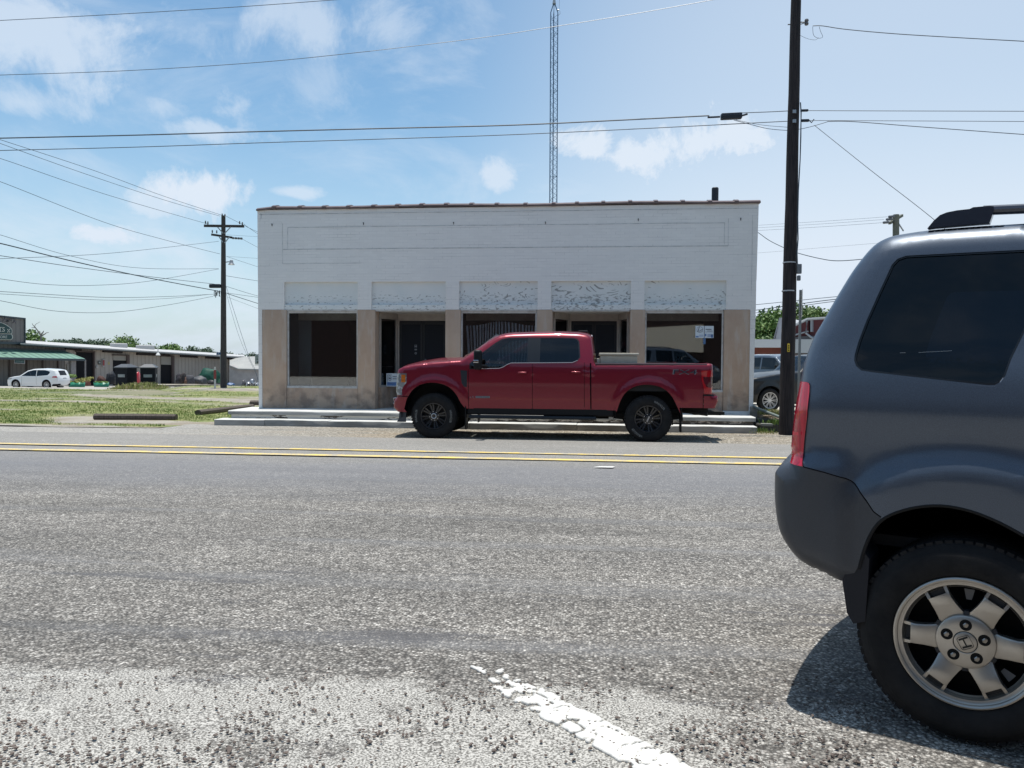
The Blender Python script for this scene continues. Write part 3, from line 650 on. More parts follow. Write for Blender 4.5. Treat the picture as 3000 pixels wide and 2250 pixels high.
brk=N(t.t,'ShaderNodeTexBrick'); cb=N(t.t,'ShaderNodeCombineXYZ'); t.link(x,cb.inputs[0]); t.link(z,cb.inputs[1]); t.link(cb.outputs[0],brk.inputs['Vector']); brk.inputs['Scale'].default_value=1; brk.inputs['Brick Width'].default_value=.32; brk.inputs['Row Height'].default_value=.085; brk.inputs['Mortar Size'].default_value=.012; brk.inputs['Color1'].default_value=(.5,.49,.46,1); brk.inputs['Color2'].default_value=(.40,.33,.28,1); brk.inputs['Mortar'].default_value=(.05,.045,.04,1)
c=t.mix(f,t.mix(t.mr(x,-3,2,.0,.9),(.62,.61,.57),brk.outputs['Color']),(.07,.06,.05)); t.color(c); t.bump(f,-.6,.02)
b=MB().m(t.m); b.box((XsL+.06,YUP+.05,z_low-.05),(XsR-.04,YF+.25,z_up-.096)); o=b.build('riser',kind='structure')
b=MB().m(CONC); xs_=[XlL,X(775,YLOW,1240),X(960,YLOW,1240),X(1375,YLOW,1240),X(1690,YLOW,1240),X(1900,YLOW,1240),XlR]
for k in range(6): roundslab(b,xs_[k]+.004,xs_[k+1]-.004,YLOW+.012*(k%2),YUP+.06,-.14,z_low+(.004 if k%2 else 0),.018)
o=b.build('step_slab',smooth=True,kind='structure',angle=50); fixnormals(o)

# notices on the glass
def notice(px0,py0,px1,py1,Y,label,big):
    A_=onY(px0,py1,Y); B_=onY(px1,py0,Y); t_=thing('notice',label,'notice',(A_.x,Y,A_.z)); 
    b=MB().m(mat('paper_white',(.62,.68,.72),.6)); b.box((A_.x,Y-.004,A_.z),(B_.x,Y,B_.z)); b.build('paper',t_)
    W_=B_.x-A_.x; H_=B_.z-A_.z; ink=mat('ink_grey',(.12,.13,.16),.7); blu=mat('ink_blue',(.10,.20,.42),.7)
    def P(u,v): return (A_.x+u*W_,Y-.0065,A_.z+v*H_)
    def rect(b,u0,v0,u1,v1): b.add([P(u0,v0),P(u1,v0),P(u1,v1),P(u0,v1)],[(0,1,2,3)])
    b=MB().m(ink)
    if big:
        rect(b,.475,0,.505,1); rect(b,.03,.50,.45,.515); rect(b,.52,.49,.97,.51); 
        vs=[];n=28
        for i in range(n): a=2*math.pi*i/n; vs+= [P(.24+.17*math.cos(a),.70+.26*math.sin(a)),P(.24+.15*math.cos(a),.70+.235*math.sin(a))]
        b.add(vs,[(2*i,2*i+1,(2*i+3)%(2*n),(2*i+2)%(2*n)) for i in range(n)])
        b.add([P(.12,.52),P(.2,.95),P(.235,.95),P(.16,.52)],[(0,1,2,3)]); b.add([P(.18,.55),P(.38,.74),P(.38,.68),P(.24,.55)],[(0,1,2,3)])
        rect(b,.56,.68,.88,.75); rect(b,.64,.56,.94,.60); b.m(blu); rect(b,.02,.05,.18,.16); rect(b,.2,.13,.43,.16); rect(b,.2,.22,.43,.25); rect(b,.52,.14,.60,.34); rect(b,.66,.24,.92,.29); rect(b,.66,.12,.96,.19); rect(b,.86,.03,.97,.3)
    else:
        rect(b,.08,.36,.12,.9); rect(b,.08,.86,.5,.9); 
        vs=[];n=20
        for i in range(n): a=2*math.pi*i/n; vs+= [P(.3+.15*math.cos(a),.63+.2*math.sin(a)),P(.3+.12*math.cos(a),.63+.165*math.sin(a))]
        b.add(vs,[(2*i,2*i+1,(2*i+3)%(2*n),(2*i+2)%(2*n)) for i in range(n)])
        rect(b,.22,.56,.38,.68); rect(b,.55,.72,.9,.78); rect(b,.55,.56,.9,.62); b.m(blu); rect(b,.06,.06,.94,.33); b.m(mat('paper_white')); rect(b,.12,.22,.6,.245) 
    b.build('print',t_)
notice(2037,955,2091,990,YF+.08,'white and blue notice with a circular mark taped high in the right-hand shop window',True)
MB().m(mat('blue_tape',(.08,.16,.30),.6)).box((onY(2060,1006,YF+.08).x,YF+.072,onY(2060,1008,YF+.08).z),(onY(2067,1006,YF+.08).x,YF+.08,onY(2067,990,YF+.08).z)).build('tape_strip',label='strip of blue tape hanging under the notice in the right-hand shop window',cat='tape')
notice(1132,1094,1166,1132,YF+.55,'grey and blue notice low in the angled window of the left entrance',False)
# ------------------------------------------------------------------ vehicles
def densify(poly, h, closed=True):
    out_=[]; n=len(poly)
    for i in range(n if closed else n-1):
        a=poly[i]; c=poly[(i+1)%n]; L=math.dist(a,c); k=max(1,int(math.ceil(L/h)))
        for j in range(k): out_.append((a[0]+(c[0]-a[0])*j/k, a[1]+(c[1]-a[1])*j/k))
    if not closed: out_.append(tuple(poly[-1]))
    return out_
def inpoly(P, poly):
    P=np.asarray(P); x=P[:,0]; y=P[:,1]; r=np.zeros(len(P),bool); n=len(poly)
    for i in range(n):
        x0,y0=poly[i]; x1,y1=poly[(i+1)%n]
        if y0==y1: continue
        c=((y0>y)!=(y1>y))&(x<(x1-x0)*(y-y0)/(y1-y0)+x0); r^=c
    return r
def distline(P, line):
    P=np.asarray(P); best=np.full(len(P),1e9)
    for a,c in zip(line[:-1],line[1:]):
        a=np.array(a); c=np.array(c); d=c-a; L=d@d
        if L<1e-12: continue
        t=np.clip(((P-a)@d)/L,0,1); q=a+t[:,None]*d; best=np.minimum(best,np.hypot(*(P-q).T))
    return best
def smoothpoly(pts, it=1, closed=True, keep=lambda a: False):
    """corner cutting (Chaikin)"""
    for _ in range(it):
        o=[]; n=len(pts)
        rng_=range(n if closed else n-1)
        if not closed: o.append(pts[0])
        for i in rng_:
            a=pts[i]; c=pts[(i+1)%n]; o+=[(a[0]*.75+c[0]*.25,a[1]*.75+c[1]*.25),(a[0]*.25+c[0]*.75,a[1]*.25+c[1]*.75)]
        if not closed: o.append(pts[-1])
        pts=o
    return pts
def arc(cx,cz,r,a0,a1,n):
    return [(cx+r*math.cos(R(a0+(a1-a0)*i/n)),cz+r*math.sin(R(a0+(a1-a0)*i/n))) for i in range(n+1)]
def side_shell(outline, feats, disp, W, h, sides=(-1,1), rings=None):
    """outline polygon (s,z); feats: list of dict(name,poly,mat index...). returns {name:(verts,faces)} per side"""
    V=[]; E=[]
    def addloop(poly):
        b0=len(V); V.extend(poly); n=len(poly); E.extend([(b0+i,b0+(i+1)%n) for i in range(n)])
    O=densify(outline,h*.8); addloop(O)
    for f in feats: f['d']=densify(f['poly'],h*.7); addloop(f['d'])
    s0,s1=min(p[0] for p in O),max(p[0] for p in O); z0,z1=min(p[1] for p in O),max(p[1] for p in O)
    gx=np.arange(s0+h*.37,s1,h); gz=np.arange(z0+h*.41,z1,h); Gp=np.array([(x+(h*.5 if j%2 else 0),z) for j,z in enumerate(gz) for x in gx])
    Gp=Gp[inpoly(Gp,O)]; dd=distline(Gp,O+[O[0]])
    for f in feats: dd=np.minimum(dd,distline(Gp,f['d']+[f['d'][0]]))
    Gp=Gp[dd>h*.45]; V.extend([tuple(p) for p in Gp])
    if rings is not None:      # extra rows along the rounded edge
        line=densify(rings,.05,False); extra=[]
        for off in (.006,.018,.035,.058):
            for i in range(1,len(line)-1):
                a=line[i-1]; c_=line[i+1]; tx,tz=c_[0]-a[0],c_[1]-a[1]; L=math.hypot(tx,tz) or 1; extra.append((line[i][0]+tz/L*off,line[i][1]-tx/L*off))
        extra=np.array(extra); dl=distline(extra,rings); ok=inpoly(extra,O)&(dl>.0055)
        dd2=np.full(len(extra),9.)
        for f in feats: dd2=np.minimum(dd2,distline(extra,f['d']+[f['d'][0]]))
        ok&=dd2>.006; V.extend([tuple(p) for p in extra[ok]])
    res=delaunay_2d_cdt([Vector(v) for v in V],E,[],0,1e-6); VV=np.array([tuple(v) for v in res[0]]); FF=[tuple(f) for f in res[2]]
    cen=np.array([VV[list(f)].mean(0) for f in FF]); ins=inpoly(cen,O); lab=np.where(ins,0,-1)
    for k,f in enumerate(feats): lab[inpoly(cen,f['poly'])&ins]=k+1
    outp={}
    for k in range(len(feats)+1):
        fs=[FF[i] for i in np.nonzero(lab==k)[0]]
        if not fs: continue
        used=sorted({i for f in fs for i in f}); m={u:i for i,u in enumerate(used)}; P=VV[used]; D=disp(P)
        if k and feats[k-1].get('inset'): D=D+feats[k-1]['inset']
        for sd in sides:
            vs=[(P[i,0],sd*(W-D[i]),P[i,1]) for i in range(len(P))]
            ff=[tuple(m[i] for i in f) for f in fs]
            outp[(k,sd)]=(vs,[f if sd<0 else f[::-1] for f in ff])
    return outp
def strips(chain, W, disp, crown, n=10):
    """skin across the car between the two side edges; chain (s,z) ordered so that the left-hand normal points outward"""
    ch=densify(chain,.06,False); D=disp(np.array(ch)); rows=[]
    for i,(s_,z_) in enumerate(ch):
        a=ch[max(0,i-1)]; c=ch[min(len(ch)-1,i+1)]; tx,tz=c[0]-a[0],c[1]-a[1]; L=math.hypot(tx,tz) or 1; nx_,nz_=-tz/L,tx/L; cr=crown(s_,z_); hw=W-D[i]
        rows.append([(s_+nx_*cr*(1-(2*j/n-1)**2),-hw+2*hw*j/n,z_+nz_*cr*(1-(2*j/n-1)**2)) for j in range(n+1)])
    return ch,rows
def wheel_parts(parent, c, Rt, Rr, wd, side, tyre_m, rim_m, style, letters=None, detail=True, rot=0):
    """wheel centred at local c with its axle along y; side=-1 faces -y"""
    cx,cy,cz=c; b=MB().m(rim_m); Y=lambda d: cy+side*(wd/2-d)       # d = depth in from outer face
    n=48 if detail else 24
    # barrel and lip
    b.lathe([(Rr+.012,Y(.012)),(Rr+.004,Y(-.002)),(Rr-.012,Y(0)),(Rr-.022,Y(.02)),(Rr-.03,Y(.10)),(Rr-.05,Y(wd*.75))],(cx,0,cz),axis='y',n=n)
    def SP(r,a,d): return (cx+r*math.cos(a),Y(d),cz+r*math.sin(a))
    def spoke(a,w0,w1,r0,r1,d0,d1,th=.03):
        vs=[]
        for (r,w_,d) in ((r0,w0,d0),((r0+r1)/2,(w0+w1)/2,(d0*.6+d1*.4)),(r1,w1,d1)):
            for sg in (-1,1):
                for dd in (0,th): 
                    an=a+sg*w_/2/r; vs.append(SP(r,an,d+dd))
        fs=[]
        for k in (0,4):
            fs+=[(k,k+2,k+6,k+4),(k+1,k+5,k+7,k+3),(k,k+4,k+5,k+1),(k+2,k+3,k+7,k+6)]
        fs+=[(8,10,11,9),(0,1,3,2)]; b.add(vs,fs)
    if style=='truck':
        for k in range(8):
            a=2*math.pi*k/8+rot; spoke(a-.13,.024,.03,.07,Rr-.012,.055,.03); spoke(a+.13,.024,.03,.07,Rr-.012,.055,.03)
        b.lathe([(0,Y(.02)),(.05,Y(.02)),(.055,Y(.045)),(.10,Y(.05)),(.11,Y(.08))],(cx,0,cz),axis='y',n=24)
    elif style=='ten':
        for k in range(10): spoke(2*math.pi*k/10+rot,.035,.028,.05,Rr-.01,.02,.025)
        b.lathe([(0,Y(.015)),(.06,Y(.015)),(.07,Y(.03))],(cx,0,cz),axis='y',n=16)
    elif style=='multi':
        for k in range(18): spoke(2*math.pi*(k//2)/9+(.11 if k%2 else -.11)+rot,.018,.016,.05,Rr-.01,.03,.02)
        b.lathe([(0,Y(.02)),(.055,Y(.02)),(.07,Y(.04))],(cx,0,cz),axis='y',n=16)
    w_=b.build('wheel',parent,smooth=True,local=True); fixnormals(w_)
    dk=MB().m(mat('brake_dark',(.02,.02,.022),.6)); dk.lathe([(0,Y(.11)),(Rr-.035,Y(.11))],(cx,0,cz),axis='y',n=24); dk.build('brake_disc',w_,local=True)
    # tyre
    tb=MB().m(tyre_m); pr=[(Rr-.005,Y(.02)),(Rr+.01,Y(.004)),(Rr+.03,Y(-.008)),((Rr+Rt)/2,Y(-.014)),(Rt-.035,Y(-.006)),(Rt-.012,Y(.012)),(Rt-.001,Y(.035)),(Rt,Y(wd*.3)),(Rt,Y(wd*.7)),(Rt-.001,Y(wd-.035)),(Rt-.03,Y(wd)),(Rr,Y(wd-.01))]
    tb.lathe(pr,(cx,0,cz),axis='y',n=64 if detail else 28)
    if detail and style=='truck':   # tread blocks
        for k in range(44):
            a=2*math.pi*k/44
            for q in range(4):
                yy=cy-wd/2+wd*(q+.12)/4; y2=cy-wd/2+wd*(q+.88)/4; aa=a+(q%2)*.07
                vs=[(cx+r*math.cos(t_),y_,cz+r*math.sin(t_)) for r in (Rt-.01,Rt+.009) for (t_,y_) in ((aa,yy),(aa+.10,yy),(aa+.10,y2),(aa,y2))]
                tb.add(vs,[(0,1,2,3),(4,7,6,5),(0,4,5,1),(1,5,6,2),(2,6,7,3),(3,7,4,0)])
    ty=tb.build('tyre',w_,smooth=True,local=True); fixnormals(ty)
    if letters:
        lb=MB().m(mat('tyre_letter',(.22,.22,.21),.7)); rm=Rr+(Rt-Rr)*.52
        for (txt,a0,hgt) in letters:
            arcw=rm*1.15*len(txt)/8*.62
            def fn(u,v,a0=a0): an=a0-u/rm*1.0; return (cx-side*(rm+v)*math.cos(an)*-1 if False else cx+(rm+v)*math.cos(an),Y(-.0165),cz+(rm+v)*math.sin(an))
            # thin outline letters: each glyph drawn as the outer shape minus a smaller copy is too fine here; narrow strokes read as outline
            lb.text(txt,fn,arcw,hgt)
        lb.build('tyre_lettering',ty,local=True)
    return w_
TYRE=mat('tyre_rubber',(.012,.012,.013),.85,c2=(.022,.021,.021),ns=9,bump=.2,bs=60)
CHROME=mat('chrome',(.75,.76,.78),.12,metal=1); BLKPL=mat('black_plastic',(.010,.0105,.012),.5); BLKGL=mat('black_gloss',(.006,.0065,.008),.3,coat=.15)
TINT=glassmat('dark_tinted_glass',(.08,.10,.13),.02,.8,.02); CLEARG=glassmat('light_tinted_glass',(.40,.45,.47),.02,.8,.02)
SEAT=mat('seat_dark',(.035,.035,.038),.85)
def carpaint(name,c,metal=.35,rough=.32,flake=True,coat=1.0):
    m=mat(name,c,rough,metal=metal,coat=coat,c2=tuple(v*.8 for v in c),ns=420,nlo=.45,nhi=.55,detail=1); m.node_tree.nodes['Principled BSDF'].inputs['Coat Roughness'].default_value=.05; return m
def shell_car(root, outline, chain, feats, disp, W, h, bodym, crown, glassranges=(), n=10, bodyname='body', split=None, extra_strip=None):
    """assemble side shells and cross skin; chain = upper outline from one end over the roof to the other"""
    sh=side_shell(outline,feats,disp,W,h,rings=chain)
    body=MB()
    for sd in (-1,1): v,f=sh[(0,sd)]; body.m(bodym).add(v,f)
    ch,rows=strips(chain,W,disp,crown,n)
    glass={}; 
    for i in range(len(ch)-1):
        ms=((ch[i][0]+ch[i+1][0])/2,(ch[i][1]+ch[i+1][1])/2); tgt=None
        for g in glassranges:
            if g['test'](*ms): tgt=g; break
        if tgt is not None and tgt.get('skip'): continue
        if tgt is None: body.m(bodym).add(rows[i]+rows[i+1],[(j,j+1,n+1+j+1,n+1+j) for j in range(n)])
        else:
            e=tgt.get('edge',1)
            fs=[(j,j+1,n+1+j+1,n+1+j) for j in range(n)]
            gb=glass.setdefault(tgt['name'],(MB(),tgt))[0]
            gb.m(tgt['mat']).add(rows[i]+rows[i+1],fs[e:n-e])
            if e: body.m(bodym).add(rows[i]+rows[i+1],fs[:e]+fs[n-e:])
    bo=body.build(bodyname,root,smooth=True,local=True,angle=180)
    weld(bo)
    for nm,(gb,g) in glass.items(): q=gb.build(nm,root,smooth=True,local=True,angle=180,label=g.get('label')); weld(q)
    for k,f in enumerate(feats):
        for sd in (-1,1):
            if (k+1,sd) not in sh: continue
            if f.get('sides') and sd not in f['sides']: continue
            v,ff=sh[(k+1,sd)]; q=MB().m(f['mat']).add(v,ff).build(f['name'],root,smooth=True,local=True,angle=180,label=f.get('label'))
    return bo,sh
def weld(o):
    bm=bmesh.new(); bm.from_mesh(o.data); bmesh.ops.remove_doubles(bm,verts=bm.verts,dist=.0015); bmesh.ops.recalc_face_normals(bm,faces=bm.faces); bm.to_mesh(o.data); bm.free()
def sstep(x,a,b): 
    t_=np.clip((x-a)/(b-a),0,1); return t_*t_*(3-2*t_)
# ------------------------------------------------------------------ red pickup in front of the shop
YT=onplane(1585,1200,at(1585,1200,14.9),Vector((0,1,0))).y
RED=carpaint('red_metallic',(.21,.003,.019),.35,.28,coat=.55)
WT=1.02
def TS(px,py): q=onY(px,py,YT+.02); return (q.x,q.z)
wf=TS(1270.5,1219); wr=TS(1899,1229); X0=wf[0]; WB=wr[0]-wf[0]; print('truck wheelbase',WB,'YT',YT,'wheel z',wf[1],wr[1])
zg=G(0,YT+.1)
def L_(px,py): q=TS(px,py); return (q[0]-X0,q[1]-zg)
RT=.425; zc=RT-.012
front_px=[(1159,1207),(1147,1195),(1149,1175),(1157,1165),(1158,1158),(1155,1146),(1157,1120),(1159,1095),(1161,1085),(1165,1081),(1179,1074),(1214,1067),(1261,1061.5),(1308,1058),(1350,1054.5)]
glass_px=[(1367,1043),(1397,1022),(1426,1000),(1447,986.5)]
roof_px=[(1458,981),(1473,977.5),(1496,975.5),(1567,973.3),(1640,972.5),(1694,974.5),(1717,978),(1727,983)]
back_px=[(1732,990),(1736,1014),(1739,1040),(1741,1061)]
bed_px=[(1743,1066.5),(1800,1066.3),(2000,1065.6),(2078,1065)]
tail_px=[(2089,1067),(2091,1085),(2089,1120),(2088,1156),(2104,1160),(2105,1176),(2097,1197)]
chainT=[L_(*p) for p in front_px+glass_px+roof_px+back_px+bed_px+tail_px]
ra=.60
zb=L_(1500,1199)[1]
fa=[(ra*1.02*math.cos(R(a)),zc+.03+ra*math.sin(R(a))) for a in np.linspace(190,-8,30)]
def archpts(cx): 
    return [(cx-.60+.02,zb),(cx-.575,zc+.12),(cx-.50,zc+.37),(cx-.37,zc+.54),(cx-.18,zc+.625),(cx+.05,zc+.635),(cx+.26,zc+.58),(cx+.42,zc+.44),(cx+.52,zc+.24),(cx+.58,zb)]
bottom=[L_(2061,1196),L_(1990,1195)]+[( WB+.60,zc+.0+.08)]+smoothpoly(archpts(WB)[::-1][1:-1],2,False)+[(WB-.60,zb),(.60,zb)]+smoothpoly(archpts(0)[::-1][1:-1],2,False)+[(-.56,zc+.12),L_(1190,1208)]
outT=chainT+bottom
chline=chainT
def dispT(P,r=True):
    P=np.asarray(P,float); s,z=P[:,0],P[:,1]
    cab=sstep(s,.35,.9)*(1-sstep(s,3.02,3.06))
    d=.045+.018*((z-1.05)/.4)**2
    d=d+cab*np.where(z>1.40,(z-1.40)*.30,0)
    d=d+.02*sstep(z,.75,.55)
    for cx in (0,WB):
        rr=np.hypot(s-cx,(z-zc)*.97); fl=(1-sstep(rr,.68,.76))*(rr>.3)*sstep(z,zc-.3,zc+.1); d=d-.024*fl
    d=d-.012*np.exp(-((z-1.245)/.02)**2)*(s>0.9)*(s<3.9)
    # nose tapers in plan
    d=d+.16*np.clip((-.45-s)/.55,0,1)**2
    if r:
        dist=distline(P,chline); rad=.075; q=np.clip(dist/rad,0,1); d=d+rad*(1-np.sqrt(np.clip(1-(1-q)**2,0,1)))*.9
    return d
def crownT(s,z):
    if s<-.75 and z<1.2: return .10
    if s<.55: return .035+.05*max(0,1-abs(s)/1.0)
    if s<1.35 and z<1.92: return .10
    if s<3.0: return .045
    if s<3.2: return .03
    return .025
truck=thing('pickup_truck','red crew cab pickup truck with black wheels parked along the shop steps','pickup truck',(X0,YT+WT,zg))
FP=lambda l:[L_(*p) for p in l]
def strip(p0,p1,w=.008):
    dx,dz=p1[0]-p0[0],p1[1]-p0[1]; Ln=math.hypot(dx,dz); nx_,nz_=-dz/Ln*w/2,dx/Ln*w/2
    return [(p0[0]-nx_,p0[1]-nz_),(p1[0]-nx_,p1[1]-nz_),(p1[0]+nx_,p1[1]+nz_),(p0[0]+nx_,p0[1]+nz_)]
GAP=mat('panel_gap',(.008,.004,.006),.7)
w1=FP([(1404,1042),(1415,1033),(1449,1007),(1468,995),(1484,991.5),(1500,990.6),(1544,990.2),(1544,1062),(1496,1062),(1482,1067),(1472,1074),(1461,1077.5),(1407,1078.7),(1380,1079.5),(1379,1065)])
w2=FP([(1581,990),(1640,990.5),(1676,991.5),(1688,994),(1693,1002),(1696,1047),(1690,1054),(1675,1060.5),(1581,1061)])
gh=FP([(1400,1040),(1413,1030),(1447,1004),(1466,992.3),(1484,988.6),(1544,987.6),(1640,987.6),(1678,988.8),(1691,991.5),(1697,1001),(1700,1047),(1692,1057),(1676,1063.5),(1590,1064),(1496,1064.5),(1484,1069),(1474,1076.5),(1462,1080),(1400,1081.5),(1374,1082),(1374,1066)])
feats=[dict(name='window_trim',poly=gh,mat=BLKGL,inset=.002),dict(name='front_window',poly=w1,mat=CLEARG,inset=.006),dict(name='rear_window',poly=w2,mat=TINT,inset=.006),
 dict(name='headlight',poly=FP([(1158.5,1096),(1163,1094),(1190,1094),(1190,1121),(1180,1133),(1176,1142),(1176,1158),(1159,1158),(1156.5,1146)]),mat=mat('headlight_lens',(.16,.17,.18),.15,coat=1,c2=(.42,.44,.46),ns=14,nlo=.5,nhi=.6),inset=-.004),
 dict(name='marker_lamp',poly=FP([(1174.5,1097.5),(1187,1098),(1187,1120),(1174.5,1120)]),mat=mat('amber_lens',(.62,.17,.01),.25,coat=1,c2=(.42,.10,.005),ns=3,stretch=(.1,.1,22),nlo=.45,nhi=.55),inset=-.012),
 dict(name='fender_vent',poly=FP([(1348,1084.6),(1368,1086),(1367,1134),(1358.6,1133),(1351.6,1122)]),mat=mat('vent_dark',(.03,.033,.04),.4),inset=-.006),
 dict(name='tail_light',poly=FP([(2055,1086),(2088.5,1084.8),(2090,1108),(2087.5,1155),(2064,1155),(2061,1132),(2056,1115)]),mat=mat('red_lens',(.42,.006,.012),.12,coat=1),inset=-.010),
 dict(name='tail_light_insert',poly=FP([(2060,1105),(2089,1104),(2088.5,1128),(2085,1137),(2070,1134),(2063,1120)]),mat=mat('red_lens_dark',(.09,.004,.01),.15,coat=1),inset=-.014),
 dict(name='rear_bumper',poly=FP([(2061.5,1160.5),(2088,1160.5),(2104,1160.2),(2105,1176),(2097,1197),(2061.5,1196)]),mat=RED,inset=-.03),
 dict(name='bumper_step',poly=FP([(2061.5,1156),(2088,1155.6),(2104,1160),(2061.5,1160.4)]),mat=BLKPL,inset=-.03),
 dict(name='front_bumper',poly=FP([(1159,1207),(1147,1195),(1149,1175),(1157,1165),(1166,1163.5),(1198,1163),(1193,1190),(1189,1207)]),mat=RED,inset=-.035),
 dict(name='gap_line',poly=FP([(1728,1064),(1732,1064),(1733,1199),(1729.2,1199)]),mat=GAP,inset=.02)]
for a_,b_ in (((1371.6,1083),(1372,1198)),((1559.6,1065),(1559,1198)),((1711.7,1062),(1712,1194)),((1159,1161.5),(1197,1161.5)),((2061,1156),(2061,1196))):
    feats.append(dict(name='door_gap',poly=strip(L_(*a_),L_(*b_),.009),mat=GAP,inset=.004))
gr=[dict(name='windshield',mat=CLEARG,edge=1,test=lambda s,z: L_(1360,1049)[0]<s<L_(1450,986)[0] and z>1.5),
    dict(name='rear_glass',mat=TINT,edge=2,test=lambda s,z: s>L_(1731,990)[0] and z>1.50 and s<L_(1742,1061)[0] ),
    dict(name='bed_open',mat=None,skip=True,test=lambda s,z: L_(1744,1060)[0]<s<L_(2076,1060)[0] and z>1.3),
    dict(name='grille',mat=mat('grille_dark',(.03,.03,.033),.3,metal=.5,c2=(.3,.3,.31),ns=2,stretch=(1,1,16),nlo=.5,nhi=.55),edge=1,test=lambda s,z: s<-.6 and .62<z<1.23)]
# merge door gaps into a single part per side by giving them one name
shell_car(truck,outT,chainT,feats,dispT,WT,.055,RED,crownT,gr,n=12)
b=MB().m(BLKPL)
zr1=L_(1500,1199)[1]; zr0=L_(1500,1226)[1]
b.bev((.62,-WT+.09,zr0+.06),(WB-.62,WT-.09,zr1+.10),.02); b.build('chassis',truck,local=True)
for sd in (-1,1): MB().m(mat('running_board',(.022,.028,.036),.35)).bev((.66,min(sd*(WT-.04),sd*(WT-.16)),zr0-.01),(3.05,max(sd*(WT-.04),sd*(WT-.16)),zr0+.05),.02).build('running_board',truck,local=True)
for cx in (0,WB):   # wheel house linings
    for sd in (-1,1):
        b=MB().m(BLKPL); pts=[(cx+ (ra+.03)*math.cos(R(a)),zc+.02+(ra+.02)*math.sin(R(a))) for a in range(-5,186,10)]; vs=[]
        for (u,v) in pts: vs+= [(u,sd*(WT-.05),v),(u,sd*(WT-.55),v)]
        b.add(vs,[(2*i,2*i+2,2*i+3,2*i+1) for i in range(len(pts)-1)])
        b.add([(u,sd*(WT-.56),v) for u,v in pts]+[(cx,sd*(WT-.56),zc-.1)],[tuple(range(len(pts)+1))]); b.build('wheel_lining',truck,local=True)
b=MB().m(mat('axle_dark',(.03,.028,.027),.8)); b.cyl((0,-.7,zc),(0,.7,zc),.06); b.cyl((WB,-.7,zc),(WB,.7,zc),.07); b.cyl((WB,-.2,zc),(WB,.2,zc),.17,n=16); b.box((-.7,-.45,.5),(WB+1.15,-.35,.66)); b.box((-.7,.35,.5),(WB+1.15,.45,.66)); b.cyl((2.0,.3,.42),(3.3,.3,.42),.11); b.tube([(1.0,-.3,.5),(3.4,-.5,.45),(WB+.6,-.55,.55),(WB+1.1,-.75,.5)],.04); b.box((3.0,-.7,.42),(3.42,-.3,.62)); b.box((WB+.9,-.3,.45),(WB+1.42,.3,.52)); b.box((WB+1.3,-.05,.44),(WB+1.52,.05,.50)); b.build('undercarriage',truck,local=True)
# bed tub
b=MB().m(mat('bed_liner',(.03,.03,.03),.7)); s0,s1=L_(1745,1066)[0],L_(2070,1066)[0]; zt_=L_(1900,1066)[1]
b.box((s0,-WT+.16,.92),(s1,WT-.16,.95)); b.box((s0,-WT+.11,.92),(s1,-WT+.15,zt_)); b.box((s0,WT-.15,.92),(s1,WT-.11,zt_)); b.box((s0-.03,-WT+.12,.92),(s0+.01,WT-.12,zt_)); b.box((s1,-WT+.12,.92),(s1+.04,WT-.12,zt_-.01)); b.build('bed',truck,local=True)
for sd in (-1,1): MB().m(mat('rail_cap',(.10,.06,.07),.4)).bev((s0-.01,min(sd*(WT-.075),sd*(WT-.16)),zt_-.02),(s1+.02,max(sd*(WT-.075),sd*(WT-.16)),zt_+.006),.006).build('bed_rail',truck,local=True)
# cabin contents
b=MB().m(SEAT)
for (s_,y_) in ((1.55,-.42),(1.55,.42),(2.22,-.42),(2.22,.42)):
    b=MB().m(SEAT); b.bev((s_,y_-.26,.95),(s_+.5,y_+.26,1.12),.05); b.bev((s_+.42,y_-.25,1.0),(s_+.58,y_+.25,1.62),.06); b.bev((s_+.46,y_-.14,1.64),(s_+.56,y_+.14,1.80),.04); b.build('seat',truck,local=True)
b=MB().m(SEAT); b.box((.75,-.8,.9),(1.0,.8,1.33)); b.box((.6,-.88,.82),(3.0,.88,.86)); b.build('cabin_floor',truck,local=True)
b=MB().m(SEAT); b.lathe([(.17,-.015),(.185,0),(.17,.015),(.155,0)],(1.22,-.42,1.30),axis='y',n=20,close=True); b.build('steering_wheel',truck,local=True)
# mirror, handles, badges
mp_=L_(1403,1052); b=MB().m(BLKPL); b.bev((mp_[0]-.07,-WT-.22,mp_[1]-.20),(mp_[0]+.08,-WT-.06,mp_[1]+.17),.045,seg=3); b.tube([(mp_[0]+.02,-WT-.1,mp_[1]-.12),(mp_[0]+.16,-WT+.12,mp_[1]-.14)],.035); mo=b.build('mirror',truck,smooth=True,local=True)
b=MB().m(CHROME); b.bev((mp_[0]-.073,-WT-.225,mp_[1]-.07),(mp_[0]+.03,-WT-.10,mp_[1]-.015),.01); b.build('mirror_lamp',mo,local=True)
b=MB().m(BLKPL); b.bev((mp_[0]-.07,WT+.06,mp_[1]-.20),(mp_[0]+.08,WT+.22,mp_[1]+.17),.045,seg=3); b.tube([(mp_[0]+.02,WT+.1,mp_[1]-.12),(mp_[0]+.16,WT-.12,mp_[1]-.14)],.035); b.build('mirror',truck,smooth=True,local=True)
for (pa,pb,py) in ((1517,1543,1092),(1673,1701,1090.5)):
    a_=L_(pa,py); c_=L_(pb,py)
    for sd in (-1,1):
        MB().m(RED).bev((a_[0],min(sd*(WT-.045),sd*(WT+.01)),a_[1]-.017),(c_[0],max(sd*(WT-.045),sd*(WT+.01)),a_[1]+.017),.012,seg=3).build('door_handle',truck,smooth=True,local=True)
